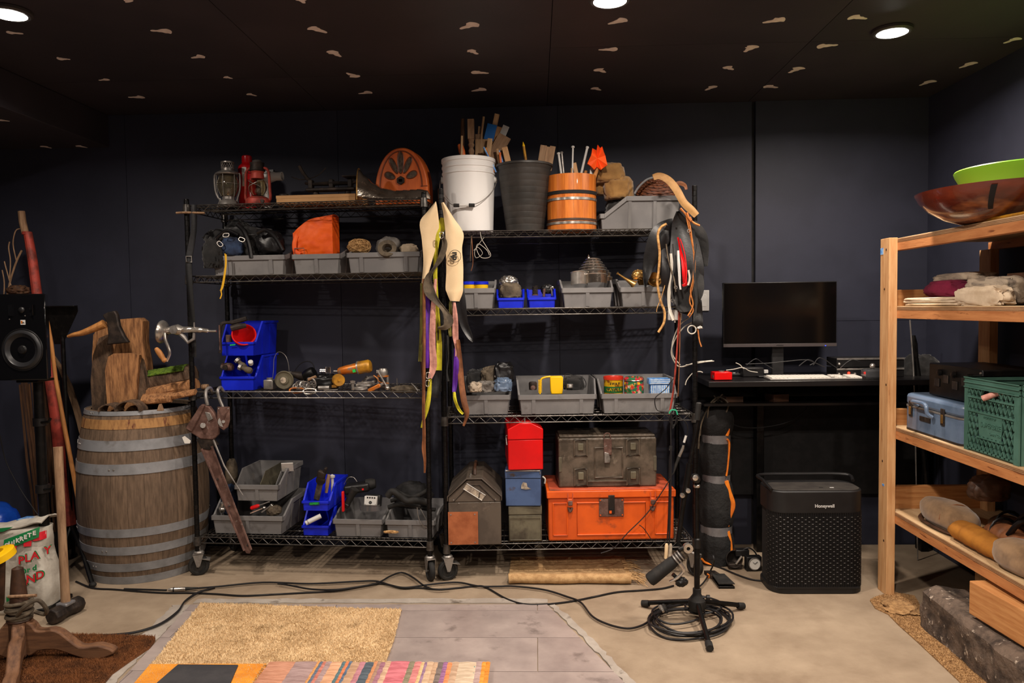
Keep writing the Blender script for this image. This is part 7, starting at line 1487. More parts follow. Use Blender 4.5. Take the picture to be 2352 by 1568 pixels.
cord('diagonal_cable','short thin cable branching on the orange trunk','cable',yy([(1468,1205),(1480,1215),(1500,1245)],Yc-.006),.0022,'cable')
q=UR.pt(WR_-.02,-.03,0)
f=atZ(1645,1300,0);Yq=f.y+.07;cxq=W0.u(1645,Yq,.4);rq=37*Yq/F
t=thing('quilt_roll','tall roll of black quilt bound with three bands of grey tape','quilt',W0,(cxq,Yq,0))
zq=lambda py:W0.z(py,cxq,Yq)
ht=zq(930)
zs_=[ht*k/40 for k in range(41)];tb_=[zq(1213),zq(1097),zq(1005)]
def rad(z):return rq*(1+.06*math.sin(z*9)-.16*sum(math.exp(-((z-b)/.035)**2)for b in tb_)-(.5*max(0,(z-ht*.9)/(ht*.1))**2))
vs=[((rad(z)*(1+.05*noise.noise(Vector((math.cos(2*PI*i/36)*2,math.sin(2*PI*i/36)*2,z*9)))))*math.cos(2*PI*i/36)*1.04,rad(z)*math.sin(2*PI*i/36),z+.004)for z in zs_ for i in range(36)]
MB().add(vs,[(j*36+i,j*36+(i+1)%36,(j+1)*36+(i+1)%36,(j+1)*36+i)for j in range(40)for i in range(36)]+[tuple(range(35,-1,-1)),tuple(40*36+i for i in range(36))]).build('quilt',M['quilt'],t,smooth=70)
for b in tb_:MB().lathe([(rad(b)*1.0,b-.024),(rad(b)*1.075,b-.022),(rad(b)*1.06,b),(rad(b)*1.075,b+.022),(rad(b)*1.0,b+.024)],40).build('tape_band',M['duct_tape'],t)
tr=lambda pl:[tuple(atY(a,b,Yq-rq*.75)-Vector((cxq,Yq,0)))for a,b in pl]
for i,pl in enumerate([[(1661,1000),(1657,985),(1662,970),(1669,975),(1671,990),(1668,1000)],[(1670,1008),(1675,1020),(1671,1070),(1668,1092)],[(1668,1104),(1675,1130),(1684,1160),(1674,1190),(1670,1208)],[(1671,1220),(1677,1250),(1679,1290)],[(1612,1283),(1622,1292),(1650,1297),(1672,1290)]]):
 MB().tube(crv(tr(pl)),.012,8,flat=.45).build('orange_binding',M['orange_trim'],t)
t=thing('rope_tangle','tangle of thin brown rope on top of the quilt roll','rope');o0=atY(1640,930,Yq-.03);t.location=o0
for i,pl in enumerate([[(1625,960),(1630,930),(1650,912),(1672,925),(1665,950),(1640,955)],[(1608,1000),(1612,970),(1628,935),(1650,915),(1660,905)],[(1618,965),(1632,925),(1655,920),(1676,950)],[(1640,908),(1655,930),(1668,955),(1674,960)],[(1604,1030),(1608,990),(1620,950),(1640,925)],[(1612,1060),(1606,1010),(1612,975),(1622,955)]]):
 MB().tube(crv([tuple(atY(a,b,Yq-.06+.015*i)-o0)for a,b in pl]),.0038,6).build('rope',M['grey_web'],t)
f=atZ(1668,1352,0);t=thing('foot_pedal','black metal dustpan-shaped foot pedal on the floor beside the stand','pedal',W0,(f.x,f.y,0),.0)
s_=f.y/F;MB().prism([(-17*s_,0),(20*s_,0),(12*s_,.12),(-20*s_,.12)],0,.012,'z').build('base',M['black_metal'],t,bev=.002);MB().plate([(-17*s_,.0,.022),(20*s_,.0,.022),(10*s_,.12,.028),(-20*s_,.12,.028)],.004).build('tread',M['black_rubber'],t)
MB().prism([(-20*s_,.12),(8*s_,.12),(-4*s_,.2),(-30*s_,.2)],.004,.02,'z').build('heel',M['dark_iron'],t)
f=atZ(1633,1326,0);item('orange_block','small orange rubber block on the floor behind the stand','block',MB().box(-.018,.018,-.012,.012,0,.018),'orange_trim',W0,(f.x,f.y,0.0005),bev=.002)
f=atZ(1733,1312,0);t=thing('gauge_clock','small square clock with a round white face on the floor','clock',W0,(f.x,f.y,0),.1)
MB().box(-.04,.04,0,.04,.0,.075).build('case',M['black_plastic'],t,bev=.005);MB().at((0,-.001,.04),(PI/2,0,0)).lathe([(0,0),(.029,0),(.029,.003),(0,.003)],32).build('face',M['clock_white'],t);MB().at((0,-.004,.04),(PI/2,0,0)).ring(.03,.0025,32,6).build('bezel',M['steel'],t)
for an,l in((.9,.018),(-.8,.013)):MB().tube([(0,-.0055,.04),(l*math.sin(an),-.0055,.04+l*math.cos(an))],.0012,5).build('hand',M['ink'],t)
f=atZ(1695,1308,0);t=thing('clamp_lamp','dark metal clamp lamp parts heaped between quilt roll and clock','lamp',W0,(f.x,f.y+.02,0))
MB().at((-.02,0,.05),(PI/2-.3,.5,0)).lathe([(.01,-.03),(.03,-.02),(.045,.02),(.042,.02),(.028,-.016),(.01,-.03)],24).build('shade',M['dark_iron'],t);MB().box(-.01,.06,-.015,.03,.065,.1).build('clamp_body',M['black_plastic'],t,bev=.005);MB().cyl((-.01,-.02,.03),(.02,-.02,.07),.006).build('screw',M['chrome'],t);MB().tube(crv([(.02,0,.09),(.06,-.01,.11),(.1,0,.07),(.09,.01,.02)]),.004,6).build('lead',M['cable'],t);MB().box(-.045,.02,-.02,.02,0,.03).build('foot',M['dark_iron'],t,bev=.004)
cord('purifier_lead','black lead from the quilt roll to the air purifier','cable',fl([(1640,1298),(1660,1305),(1695,1320),(1730,1331),(1770,1334)],.006),.004,'cable')
Yd=3.80;zd_=W0.z(874,1.4,Yd);dxa=W0.u(1628,Yd,zd_)
t=thing('black_desk','black desk against the back wall between the racks','desk',W0,(dxa,Yd,0))
wdk=2.13-dxa
MB().prism([(0,0),(wdk,0),(wdk,YB-.03-Yd),(-.0,YB-.03-Yd),(-.0,.05)],zd_-.028,zd_,'z').build('desktop',M['desk_black'],t,bev=.003)
MB().box(.02,wdk,.44,.455,.3,zd_-.03).build('back_panel',M['black_matte'],t,bev=.002)
for x in(.36,wdk-.03):MB().box(x-.02,x+.02,.36,.43,0,zd_-.028).build('leg',M['black_metal'],t,bev=.003)
sh_=W0.z(925,1.5,Yd+.1);MB().box(.0,wdk-.1,.1,.4,sh_-.012,sh_).build('under_shelf',M['desk_black'],t)
for i,(a,b,h,lb)in enumerate([(1688,915,.03,'small dim wooden block on the shelf under the desk, left one'),(1795,905,.04,'wooden offcut on the shelf under the desk, near its middle')]):
 item('wood_block',lb,'wood block',MB().box(-.045,.045,0,.08,0,h),'dark_wood',W0,(W0.u(a,Yd+.15,sh_),Yd+.15,sh_+.0005),.1+.2*i,bev=.002)
cord('under_desk_cable','thin cable sagging in an arc below the desk','cable',yy([(1676,970),(1700,980),(1740,982),(1800,972),(1840,950),(1865,920)],4.1),.003,'cable')
Ym=4.02;pa,pb=atY(1662,798,Ym),atY(1921,646,Ym);cx=(pa.x+pb.x)/2;wM=pb.x-pa.x;hM=pb.z-pa.z
t=thing('computer_monitor','large flat black computer monitor on the desk','monitor',W0,(cx,Ym,zd_+.001),-.03)
z0_=pa.z-zd_
MB().box(-wM/2,wM/2,0,.03,z0_,z0_+hM).build('housing',M['black_plastic'],t,bev=.003);MB().box(-wM/2+.004,wM/2-.004,-.001,.002,z0_+.019,z0_+hM-.004).build('screen',M['screen'],t);ch_=MB().box(-wM/2,wM/2,-.004,.003,z0_-.0,z0_+.017).build('chin',M['bezel'],t,bev=.001)
MB().box(-.018,.018,-.0046,-.0036,z0_+.006,z0_+.0105).build('maker_mark',M['ink'],ch_);MB().at((wM*.40,-.005,z0_+.004),(PI/2,0,0)).lathe([(0,0),(.0025,0),(0,.0015)],10).build('power_light',M['led_blue'],ch_,label='glowing blue power light')
MB().box(-.03,.03,.03,.05,.0,z0_+.12).build('stand_neck',M['black_matte'],t,bev=.003);MB().box(-.12,.12,-.05,.13,0,.01).build('stand_foot',M['black_plastic'],t,bev=.004)
ka,kb=atZ(1758,865,zd_+.01),atZ(1956,861,zd_+.01);t=thing('white_keyboard','white computer keyboard on the front of the desk','keyboard',W0,(ka.x,Yd+.045,zd_+.001),.0);wK=kb.x-ka.x
MB().prism([(0,0),(.115,0),(.115,.012),(0,.006)],0,wK,'x').build('base',M['kb_base'],t,bev=.002)
km=MB().prism([(-.0065,-.0065),(.0065,-.0065),(.0065,.0065),(-.0065,.0065)],0,.004,'z').mesh('key',M['keys_white'],0)
cw=wK/23.4;kz=lambda y:.006+.006*y/.115+.0004
for r_ in range(6):
 y=.014+r_*.0175
 for c in range(23):
  if c in(15,19)or(c in(16,17,18)and r_ in(2,))or(c in(16,18)and r_==1):continue
  if r_==0 and 4<=c<=9:continue
  link('key',km,t,(.01+cw*(c+.5),y,kz(y)),(.052,0,0),(cw/.0145,1.12,1))
link('space_bar',km,t,(.01+cw*7,.014,kz(.014)),(.052,0,0),(cw*6/.0135,1.12,1))
q=atZ(1637,866,zd_);t=thing('red_interface','small bright red metal audio box on the desk','audio box',W0,(q.x+.01,Yd+.045,zd_+.0005),.05);s_=Yd/F
MB().box(-21*s_,20*s_,0,.075,.003,.042).build('case',M['red_paint'],t,bev=.003);MB().at((0,.035,.043)).lathe([(0,0),(.014,0),(.014,.004),(0,.004)],24).build('dial',M['chrome'],t);MB().box(-.04,-.03,.005,.07,0,.0035).build('rubber_foot',M['black_rubber'],t);MB().box(.03,.04,.005,.07,0,.0035).build('rubber_foot',M['black_rubber'],t)
MB().box(-20*s_-.003,-20*s_,.02,.04,.012,.026).build('side_jack',M['chrome'],t)
a,b=atZ(1678,860,zd_+.01),atZ(1738,868,zd_+.01);t=thing('remote_control','black slim remote control between the red box and the keyboard','remote control',W0,(a.x,a.y+.03,zd_+.0005),-.18)
MB().box(0,.155,-.018,.018,.0,.016).build('body',M['black_plastic'],t,bev=.005);bm_=MB().lathe([(0,0),(.0045,0),(.004,.002),(0,.0025)],10).mesh('button',M['bezel'])
for i in range(6):
 for j in range(3):link('button',bm_,t,(.045+i*.014,-.01+j*.01,.016))
MB().at((.024,0,.016)).lathe([(.006,0),(.012,0),(.011,.002),(.006,.002),(.006,0)],18).build('dial',M['steel'],t)
q=atZ(1668,845,zd_);t=thing('power_box','black power box with a white plug on the back of the desk','adapter',W0,(q.x,Yd+.22,zd_+.0005));MB().box(-.06,.05,0,.08,0,.05).build('body',M['black_plastic'],t,bev=.005);MB().box(.052,.075,.01,.03,.018,.036).build('white_plug',M['white_plastic'],t,bev=.002)
for i,(pl,m_,lb)in enumerate([([(1690,833),(1700,838),(1706,845),(1710,846)],'white_cable','white cable curling from the plug on the desk'),([(1668,850),(1685,848),(1706,844),(1722,852),(1740,855)],'white_cable','white keyboard cable lying on the desk'),([(1715,838),(1735,824),(1750,832),(1776,847)],'cable','black cable arching left of the keyboard'),([(1712,836),(1760,834),(1800,830),(1850,826),(1870,832),(1895,843)],'cable','black cable running behind the keyboard'),([(1835,840),(1855,826),(1870,832),(1860,838)],'cable','short black cable loop behind the keyboard'),([(1868,838),(1880,822),(1895,826),(1912,838),(1925,846)],'cable','black cable arching right of the keyboard'),([(1930,845),(1945,832),(1958,826),(1975,830)],'cable','thin black cable in front of the rack units'),([(1574,884),(1578,872),(1592,856),(1606,853),(1614,855)],'white_cable','grey cable rising to the red box from below the desk'),([(1575,838),(1590,836),(1620,831),(1640,829)],'white_cable','pale cable entering at the left back of the desk')]):
 cord('desk_cable',lb,'cable',yy(pl,Yd+.13 if i<7 else Yd+.01),.0026,m_)
qa,qb=atY(1922,846,Yd+.15),atY(2050,806,Yd+.15)
for i in range(2):
 z0_=zd_+.001+i*.052;t=thing('rack_unit',['lower black audio unit with a red light on the desk','upper black audio unit with silver knobs on the desk'][i],'audio unit',W0,(qa.x,Yd+.15,z0_))
 MB().box(0,.34,0,.14,0,.046).build('case',M['black_plastic'],t,bev=.002);MB().box(0,.34,-.003,.0,.038,.047).build('silver_edge',M['steel'],t)
 for x in(.01,.09 if i==0 else.235):MB().at((x,-.003,.018),(PI/2,0,0)).lathe([(0,0),(.0065,0),(.0055,.008),(0,.01)],16).build('knob',M['chrome'],t)
 if i==0:MB().at((.06,-.003,.022),(PI/2,0,0)).lathe([(0,0),(.007,0),(.004,.004),(0,.005)],14).build('red_light',M['led_red'],t,label='glowing red light')
q=atY(2012,864,Yd+.03);t=thing('clear_box','clear plastic box with a steel ball on the desk by the timber post','box',W0,(q.x,Yd+.03,zd_+.0005));MB().box(-.045,.06,0,.08,.0,.05).build('shell',M['grey_glass'],t,bev=.012);MB().blob((-.0,.04,.064),(.014,.014,.014),0,0,1,20,12,0,False).build('steel_ball',M['chrome'],t);MB().box(-.04,.055,.01,.075,.001,.006).build('tray',M['steel'],t)
q=atY(1615,690,YB-.02);t=thing('wall_plate','white rectangular wall plate right of the hanging leather','outlet',W0,(q.x,YB-.0125,q.z));MB().box(-.034,.034,-.008,0,-.058,.058).build('plate',M['white_plastic'],t,bev=.003);MB().box(-.017,.017,-.0095,-.008,-.034,.034).build('socket_face',M['white_plastic'],t,bev=.001)
f0,f1=atZ(1765,1340,0),atZ(1990,1364,0);Yp=f1.y+.0;xa,xb=W0.u(1764,Yp+.05,.2),W0.u(1990,Yp,.2)
cx=(xa+xb)/2;hw=(xb-xa)/2;hP=W0.z(1128,cx,Yp);dpp=.24;rc=.075
t=thing('air_purifier','black air purifier with a perforated front on the floor','air purifier',W0,(cx,Yp,0))
def rr_(hw_,d_,r_,y0=0,n=8):
 P=[]
 for cx_,cy_,a0 in((hw_-r_,y0+r_,-90),(hw_-r_,y0+d_-r_,0),(-hw_+r_,y0+d_-r_,90),(-hw_+r_,y0+r_,180)):
  for k in range(n+1):a=R(a0+90*k/n);P.append((cx_+r_*math.cos(a),cy_+r_*math.sin(a)))
 return P
MB().prism(rr_(hw,dpp,rc),.0,.03,'z').build('foot_ring',M['purifier'],t,bev=.004)
MB().prism(rr_(hw-.008,dpp-.016,rc-.006,.008),.03,hP*.8,'z').build('core',M['black_matte'],t)
MB().prism(rr_(hw,dpp,rc),hP*.78,hP,'z').build('upper_shell',M['purifier'],t,bev=.006)
MB().prism(rr_(hw-.012,dpp-.08,rc-.02,.012),hP,hP+.004,'z').build('top_panel',M['purifier_top'],t,bev=.001)
for x in(.02,.07):MB().box(x,x+.018,.05,.058,hP+.004,hP+.0055).build('button',M['ink']if x<.05 else M['logo_grey'],t)
MB().tube(crv([(-hw+.01,.03,hP+.0),(-hw-.002,.12,hP+.025),(-hw+.01,.22,hP+.03),(0,.235,hP+.03),(hw-.01,.22,hP+.03),(hw-.002,.15,hP+.015)],6),.008,8).build('carry_handle',M['black_plastic'],t)
gp=rr_(hw,dpp,rc);gr=MB();pth=[Vector((x,y,0))for x,y in gp if y<dpp*.6];pth=sorted(pth,key=lambda p:math.atan2(p.x,-(p.y-.1)))
def onp(s):
 ds=[0]
 for i in range(1,len(pth)):ds.append(ds[-1]+(pth[i]-pth[i-1]).length)
 s*=ds[-1]
 for i in range(1,len(pth)):
  if s<=ds[i]:k=(s-ds[i-1])/max(1e-9,ds[i]-ds[i-1]);return pth[i-1].lerp(pth[i],k)
 return pth[-1]
nb=64
for k in range(nb+1):
 p=onp(k/nb);gr.tube([(p.x,p.y,.028),(p.x,p.y,hP*.79)],.0022,5)
gr.build('grille_bars',M['purifier'],t,kind='stuff')
gr2=MB()
for k in range(nb):
 if k%2:continue
 for j in range(15):
  a,b=onp(k/nb),onp((k+1)/nb);z=.05+(hP*.79-.06)*(j+(.5 if(k//2)%2 else 0))/15;gr2.tube([(a.x,a.y-.0015,z),(b.x,b.y-.0015,z)],.0022,4)
gr2.build('grille_pegs',M['purifier_top'],t,kind='stuff')
MB().box(-hw+.03,hw-.03,-.002,.004,.026,.034).build('lower_lip',M['purifier'],t)
qx=W0.u(1894,Yp,hP*.85)-cx;text('Honeywell',.021,t,(qx,-.0012,W0.z(1162,cx,Yp)),(PI/2,0,0),M['logo_grey'],name='logo_lettering',bold=.0005)
RX,RY=1.6455,3.53;RXE=2.145;YN=1.35
t=thing('timber_rack','tall pine and plywood shelving rack at the right edge','shelving rack',W0,(RX,RY,0))
TZ=[(1.594,1.649),(1.285,1.341),(.731,.787),(.338,.394)]
def post(x0,x1,y0,y1,lab=None):return MB().box(x0,x1,y0,y1,0,1.652 if x0<.2 else 1.594).build('post',M['pine'],t,smooth=0,bev=.002)
post(-.038,0,0,.089);post(-.038,0,YN-RY-.089,YN-RY);post(RXE-RX-.085,RXE-RX-.047,0,.089);post(RXE-RX-.085,RXE-RX-.047,YN-RY-.089,YN-RY)
for z0_,z1_ in TZ:
 MB().box(-.0,.034,YN-RY,.089,z0_,z1_-.019).build('front_rail',M['rail_y'],t,smooth=0,bev=.0015)
 MB().box(RXE-RX-.045,RXE-RX-.011,YN-RY,.089,z0_,z1_-.019).build('back_rail',M['rail_y'],t,smooth=0)
 o=MB().box(.0005,RXE-RX-.011,YN-RY,.052,z1_-.0188,z1_).build('plywood_board',M['ply_y'],t,smooth=0,bev=.001)
 for k in range(3):MB().box(-.0008,.0005,YN-RY,.05,z1_-.0165+k*.005,z1_-.0155+k*.005+.0006).build('ply_layer',M['brown_leather'],o,smooth=0)
 if z1_<1.6:MB().box(.002,.42,.054,.088,z1_-.03,z1_+.075 if z1_>.5 else z1_+.105).build('end_board',M['pine_x'],t,smooth=0,bev=.002)
for z,y in((.25,.03),(.62,.05),(.98,.02),(1.42,.045),(1.6,.03)):MB().lathe([(0,0),(.006,0),(.003,.0015),(0,.0015)],10).build('knot',M['dark_wood'],t,loc=(-.0385,y,z),rot=(0,-PI/2,0))
MB().box(-.0389,-.038,.03,.05,.505,.515).build('blue_paint_speck',M['tin_blue'],t);MB().box(-.0389,-.038,.06,.088,1.58,1.61).build('blue_paint_speck',M['tin_blue'],t)
zT=TZ[0][1]+.001;bxc,byc=1.81,2.96
t=thing('wooden_bowl','wide dark red-brown wooden bowl on top of the timber rack','bowl',W0,(bxc,byc,zT));Rb=.335;hB_=.126
MB().lathe([(0,0),(.13,0),(.17,.006),(.23,.026),(.285,.06),(.318,.095),(Rb,hB_),(Rb-.012,hB_+.002),(Rb-.028,.095),(.27,.062),(.22,.036),(.16,.018),(0,.014)],72).build('bowl',M['bowl_wood'],t)
aa=math.atan2(-.75,-.66);mk=MB()
mk.grid(lambda a,b:Vector(((.255+.077*b**.8)*math.cos(aa+.06*(a-.5)-.1*(1-b)),(.255+.077*b**.8)*math.sin(aa+.06*(a-.5)-.1*(1-b)),.036+(hB_-.05)*b**1.2)),4,10,.001);mk.build('dark_stripe',M['black_matte'],t,label='black lacquer stripe')
t=thing('green_bowl','bright lime green bowl sitting inside the wooden bowl','bowl',W0,(bxc+.045,byc+.0,zT+.018));hG=.19
MB().lathe([(0,0),(.12,0),(.16,.02),(.205,hG-.075),(.235,hG-.02),(.24,hG-.004),(.236,hG),(.23,hG-.006),(.2,hG-.07),(.15,.025),(0,.01)],72).build('bowl',M['bowl_green'],t)
a,b=atZ(2250,511,zT+.006),atZ(2345,499,zT+.006);a=Vector((1.672,W0.pt(0,0,0).y,0))
def onrack(px,z,x):
 d=ray(px,700);k=x/d.x;return d.y*k
ya,yb=onrack(2250,zT,1.665),onrack(2420,zT,1.675)
t=thing('yellow_pencil_rod','yellow plastic rod lying along the top front edge of the timber rack','rod',W0,(1.665,ya,zT+.007));MB().cyl((0,0,0),(.01,yb-ya,0),.0065,n=6).build('rod_body',M['yellow_steel'],t);MB().cyl((-.0003,.012,0),(0,0,0),.0068,.003,n=6).build('tip',M['yellow_plastic'],t)
yw=onrack(2305,zT,1.72)
t=thing('wooden_figure','small carved wooden bone-like piece on top of the timber rack','carving',W0,(1.72,yw,zT));MB().tube(crv([(-.0,.035,.008),(0,.015,.014),(0,-.005,.03),(0,-.018,.048)],4),[.008,.009,.010,.011,.011,.011,.010,.010,.010,.011,.012,.013,.010],10).build('body',M['pale_suede'],t);MB().tube([(0,-.018,.03),(0,-.035,.03),(0,-.04,.055)],[.009,.008,.009],8).build('fork',M['pale_suede'],t)
yw=onrack(2345,zT,1.74);t=thing('wooden_toy','small wooden toy with an upright handle at the right edge of the rack top','toy',W0,(1.74,yw,zT));MB().box(-.02,.02,-.04,.03,0,.02).build('base',M['handle_wood'],t,bev=.005);MB().tube(crv([(0,.01,.02),(0,.008,.045),(0,-.012,.045),(0,-.014,.02)],4),.005,8).build('handle',M['handle_wood'],t)
z2=TZ[1][1]+.001
def cloth(label,pxa,pxb,py0,py1,x,m_,seed,dx=.14,amp=.16,name='folded_cloth',sharp=.6,lay=1,ridge=.6):
 ya,yb=onrack(pxa,z2,x),onrack(pxb,z2,x);yc=(ya+yb)/2;L=abs(ya-yb);za=W0.z(py1,x,yc);zb2=W0.z(py0,x,yc);za=max(za,z2)
 t=thing(name,label,'cloth',W0,(x+dx/2,yc,za))
 hh=(zb2-za)/lay
 for k in range(lay):
  mb=MB()
  V=[]
  mb.blob((0,0,hh*(k+.5)),(dx/2,L/2/(1+amp*.4),hh*.56),seed+k,amp,2.6,44,22,ridge,False,sharp if lay==1 else.35)
  mb.build('fold' if lay>1 else 'cloth',M[m_],t,smooth=75)
 return t
cloth('beige cloth folded flat at the front left of the second shelf',2066,2215,683,704,1.66,'beige_cloth',201,.16,.05,lay=3,ridge=.2)
cloth('dark maroon cloth folded on the second shelf of the timber rack',2112,2205,646,682,1.76,'maroon_cloth',211,.2,.16)
cloth('grey-brown cloth rolled on top of the maroon cloth',2130,2228,628,650,1.80,'stripe_cloth',221,.14,.12)
cloth('grey and cream striped cloth crumpled at the middle of the second shelf',2198,2316,641,703,1.70,'stripe_cloth',231,.2,.2)
cloth('cream cloth folded over in front of the striped cloth',2184,2300,662,703,1.655,'beige_cloth',241,.06,.22)
ya,yb=onrack(2314,z2,1.78),onrack(2420,z2,1.78)
t=thing('wooden_chest','dim old wooden box at the right end of the second shelf','box',W0,(1.78,yb,z2));h=W0.z(628,1.78,ya)-z2;MB().box(0,.25,0,ya-yb,0,h*.66).build('case',M['dark_wood'],t,bev=.003);MB().box(-.003,.253,-.003,ya-yb+.003,h*.68,h).build('lid',M['dark_wood'],t,bev=.003);MB().box(-.006,0,(ya-yb)*.5,(ya-yb)*.5+.02,h*.5,h*.75).build('clasp',M['dark_iron'],t)
z3=TZ[2][1]+.001
ya,yb=onrack(2076,z3,1.665),onrack(2217,z3,1.665)
xc=1.665;L=ya-yb;Dp_=.24;h=W0.z(915,xc,(ya+yb)/2)-z3
t=thing('train_case','blue-grey vintage travel case with brass latches','case',W0,(xc,yb,z3))
def rrp(w_,l_,r_,n=6,o=0):
 P=[]
 for cx_,cy_,a0 in((w_-r_,r_,-90),(w_-r_,l_-r_,0),(r_,l_-r_,90),(r_,r_,180)):
  for k in range(n+1):a=R(a0+90*k/n);P.append((cx_+(r_+o)*math.cos(a),cy_+(r_+o)*math.sin(a)))
 return P
hB1=h*.66
MB().prism(rrp(Dp_,L,.05),.003,hB1,'z').build('lower_case',M['blue_case'],t,bev=.006);MB().prism(rrp(Dp_,L,.05),hB1+.002,h,'z').build('lid',M['blue_case'],t,bev=.014)
MB().prism(rrp(Dp_,L,.05,o=.002),hB1-.003,hB1+.004,'z').build('seam_band',M['steel'],t);MB().prism(rrp(Dp_,L,.05,o=.001),.0,.008,'z').build('base_band',M['dark_iron'],t)
for y in(L*.84,L*.3):
 l=MB().box(-.006,0,y-.014,y+.014,hB1-.045,hB1+.025).build('latch',M['dark_iron'],t,bev=.002);MB().box(-.009,-.006,y-.008,y+.008,hB1-.035,hB1+.0).build('latch_tongue',M['brass'],l,bev=.001)
MB().tube(crv([(-.002,L*.72,hB1+.01),(-.03,L*.70,hB1+.03),(-.036,L*.57,hB1+.035),(-.034,L*.46,hB1+.03),(-.03,L*.44,hB1-.005),(-.012,L*.43,hB1-.02)]),.0085,8).build('handle',M['blue_case'],t)
MB().box(-.004,0,L*.5,L*.68,hB1-.05,hB1-.03).build('handle_plate',M['dark_iron'],t)
ya,yb=onrack(2108,z3,1.80)+.0,onrack(2240,z3,1.80);h0=h
t=thing('black_equipment_box','black dented metal equipment box behind the blue travel case','box',W0,(1.72,2.99,z3+h+.004));hh=W0.z(838,1.72,3.3)-z3-h;Lq=.40
MB().box(0,.24,0,Lq,0,hh).build('case',M['black_metal'],t,bev=.005)
for k in range(5):MB().box(-.004,0,.03+k*.07,.07+k*.07,hh*.3+.02*(k%2),hh*.55+.02*(k%2)).build('switch_plate',M['dark_iron'],t,bev=.002);
for k in range(3):MB().at((-.004,.08+.11*k,hh*.75),(0,-PI/2,0)).lathe([(0,0),(.014,0),(.012,.01),(0,.012)],14).build('knob',M['black_metal'],t)
MB().lathe([(0,0),(.005,0),(.004,.004),(0,.005)],8).build('corner_stud',M['chrome'],t,loc=(.0,.01,hh*.9),rot=(0,-PI/2,0))
xc=1.655;ya=onrack(2218,z3,xc);L=.335;hC=W0.z(864,xc,ya)-z3
t=thing('milk_crate','dark green plastic milk crate with a diamond lattice','crate',W0,(xc,ya-L,z3))
def face(o,ux,uy,nv,nm):
 """lattice wall from o along ux (length L), up to hC, outward nv"""
 o,ux,nv=Vector(o),Vector(ux),Vector(nv)
 def P(a,z,d=0):return o+ux*a+Vector((0,0,z))+nv*d
 def bar(a0,z0,a1,z1,w_=.003,d=.008):
  p,q=P(a0,z0),P(a1,z1);dd=(q-p).normalized();n=dd.cross(nv).normalized()*w_/2
  mbx.plate([p+n,q+n,q-n,p-n],1,nv*-d)
 pn=MB()
 fr=MB()
 for a0,a1 in((0,.028),(L-.028,L)):fr.plate([P(a0,0),P(a1,0),P(a1,hC-.0352),P(a0,hC-.0352)],1,nv*-.006)
 fr.plate([P(0,hC-.035),P(L,hC-.035),P(L,hC),P(0,hC)],1,nv*-.005);fr.plate([P(.0282,.0065),P(L-.0282,.0065),P(L-.0282,.014),P(.0282,.014)],1,nv*-.008)
 w=fr.build('wall_frame',M['crate_green'],t)
 for z in(hC,hC-.017,hC-.036):
  mbx=MB();mbx.plate([P(0,z-.004,.004),P(L,z-.004,.004),P(L,z,.004),P(0,z,.004)],1,nv*-.009);mbx.build('rim_rib',M['crate_green'],w)
 px0,px1,pz0,pz1=L*.27,L*.73,hC*.22,hC*.55
 pp=MB();pp.plate([P(px0+.012,pz0),P(px1-.012,pz0),P(px1,pz1),P(px0,pz1)],1,nv*-.004);pl_=pp.build('name_plate',M['crate_green'],w)
 for z in(pz0,pz1,hC*.74):
  mbx=MB();aL,aR=(px0,px1)if z==pz0 else(.026,L-.026);mbx.plate([P(aL,z-.0025,.003),P(aR,z-.0025,.003),P(aR,z+.0025,.003),P(aL,z+.0025,.003)],1,nv*-.01);mbx.build('rail',M['crate_green'],w)
 lo,hi=.008,hC-.036;sl=2.05;step=.0255;mbx=MB()
 for sgn in(1,-1):
  k=-12
  while k<26:
   a0=.028+k*step;segs=24;prev=None
   for i in range(segs+1):
    z=lo+(hi-lo)*i/segs;a=a0+sgn*(z-lo)/sl
    ok=.028<=a<=L-.028 and not(px0<a<px1 and pz0<z<pz1)and not(.36*L<a<.64*L and z>hC*.74)
    if ok and prev is None:prev=(a,z)
    if(not ok or i==segs)and prev is not None:
     if abs(z-prev[1])>.004:bar(prev[0],prev[1],a,z,.0032,.007)
     prev=None
   k+=1
 mbx.build('lattice',M['crate_green'],w,kind='stuff')
 return w,P
w1,P1=face((0,L,0),(0,-1,0),None,(-1,0,0),'left')
FL_=L;L=FL_-.02;face((.01,-.0005,0),(1,0,0),None,(0,-1,0),'front');face((FL_-.01,FL_+.0005,0),(-1,0,0),None,(0,1,0),'back');L=FL_;face((L,0,0),(0,1,0),None,(1,0,0),'right')
MB().box(.007,L-.007,.009,L-.009,0.0005,.006).build('floor_panel',M['crate_green'],t)
c=P1(L*.52,hC*.4,.001);text('SUPERBIZE',.026,w1,tuple(c),(PI/2,0,-PI/2),M['crate_green'],ext=.0012,bold=.0004)
c=P1(L*.60,hC*.3,.001);text('DAIRY CO',.014,w1,tuple(c),(PI/2,0,-PI/2),M['crate_green'],ext=.001);c=P1(L*.5,hC*.5,.001);text('PROPERTY OF',.012,w1,tuple(c),(PI/2,0,-PI/2),M['crate_green'],ext=.001)
c=P1(L*.5,hC*.8,0);cord('purple_rod','lilac plastic rod end poking through the crate handle hole','rod',[Vector(t.location)+c+Vector((-.015,.02,-.012)),Vector(t.location)+c+Vector((.03,-.03,.02))],.011,'pink_ribbon',n=14)
z4=TZ[3][1]+.001
def Lr(px,x,z):return onrack(px,z,x)
ya,yb=Lr(2092,1.70,z4),Lr(2190,1.70,z4)
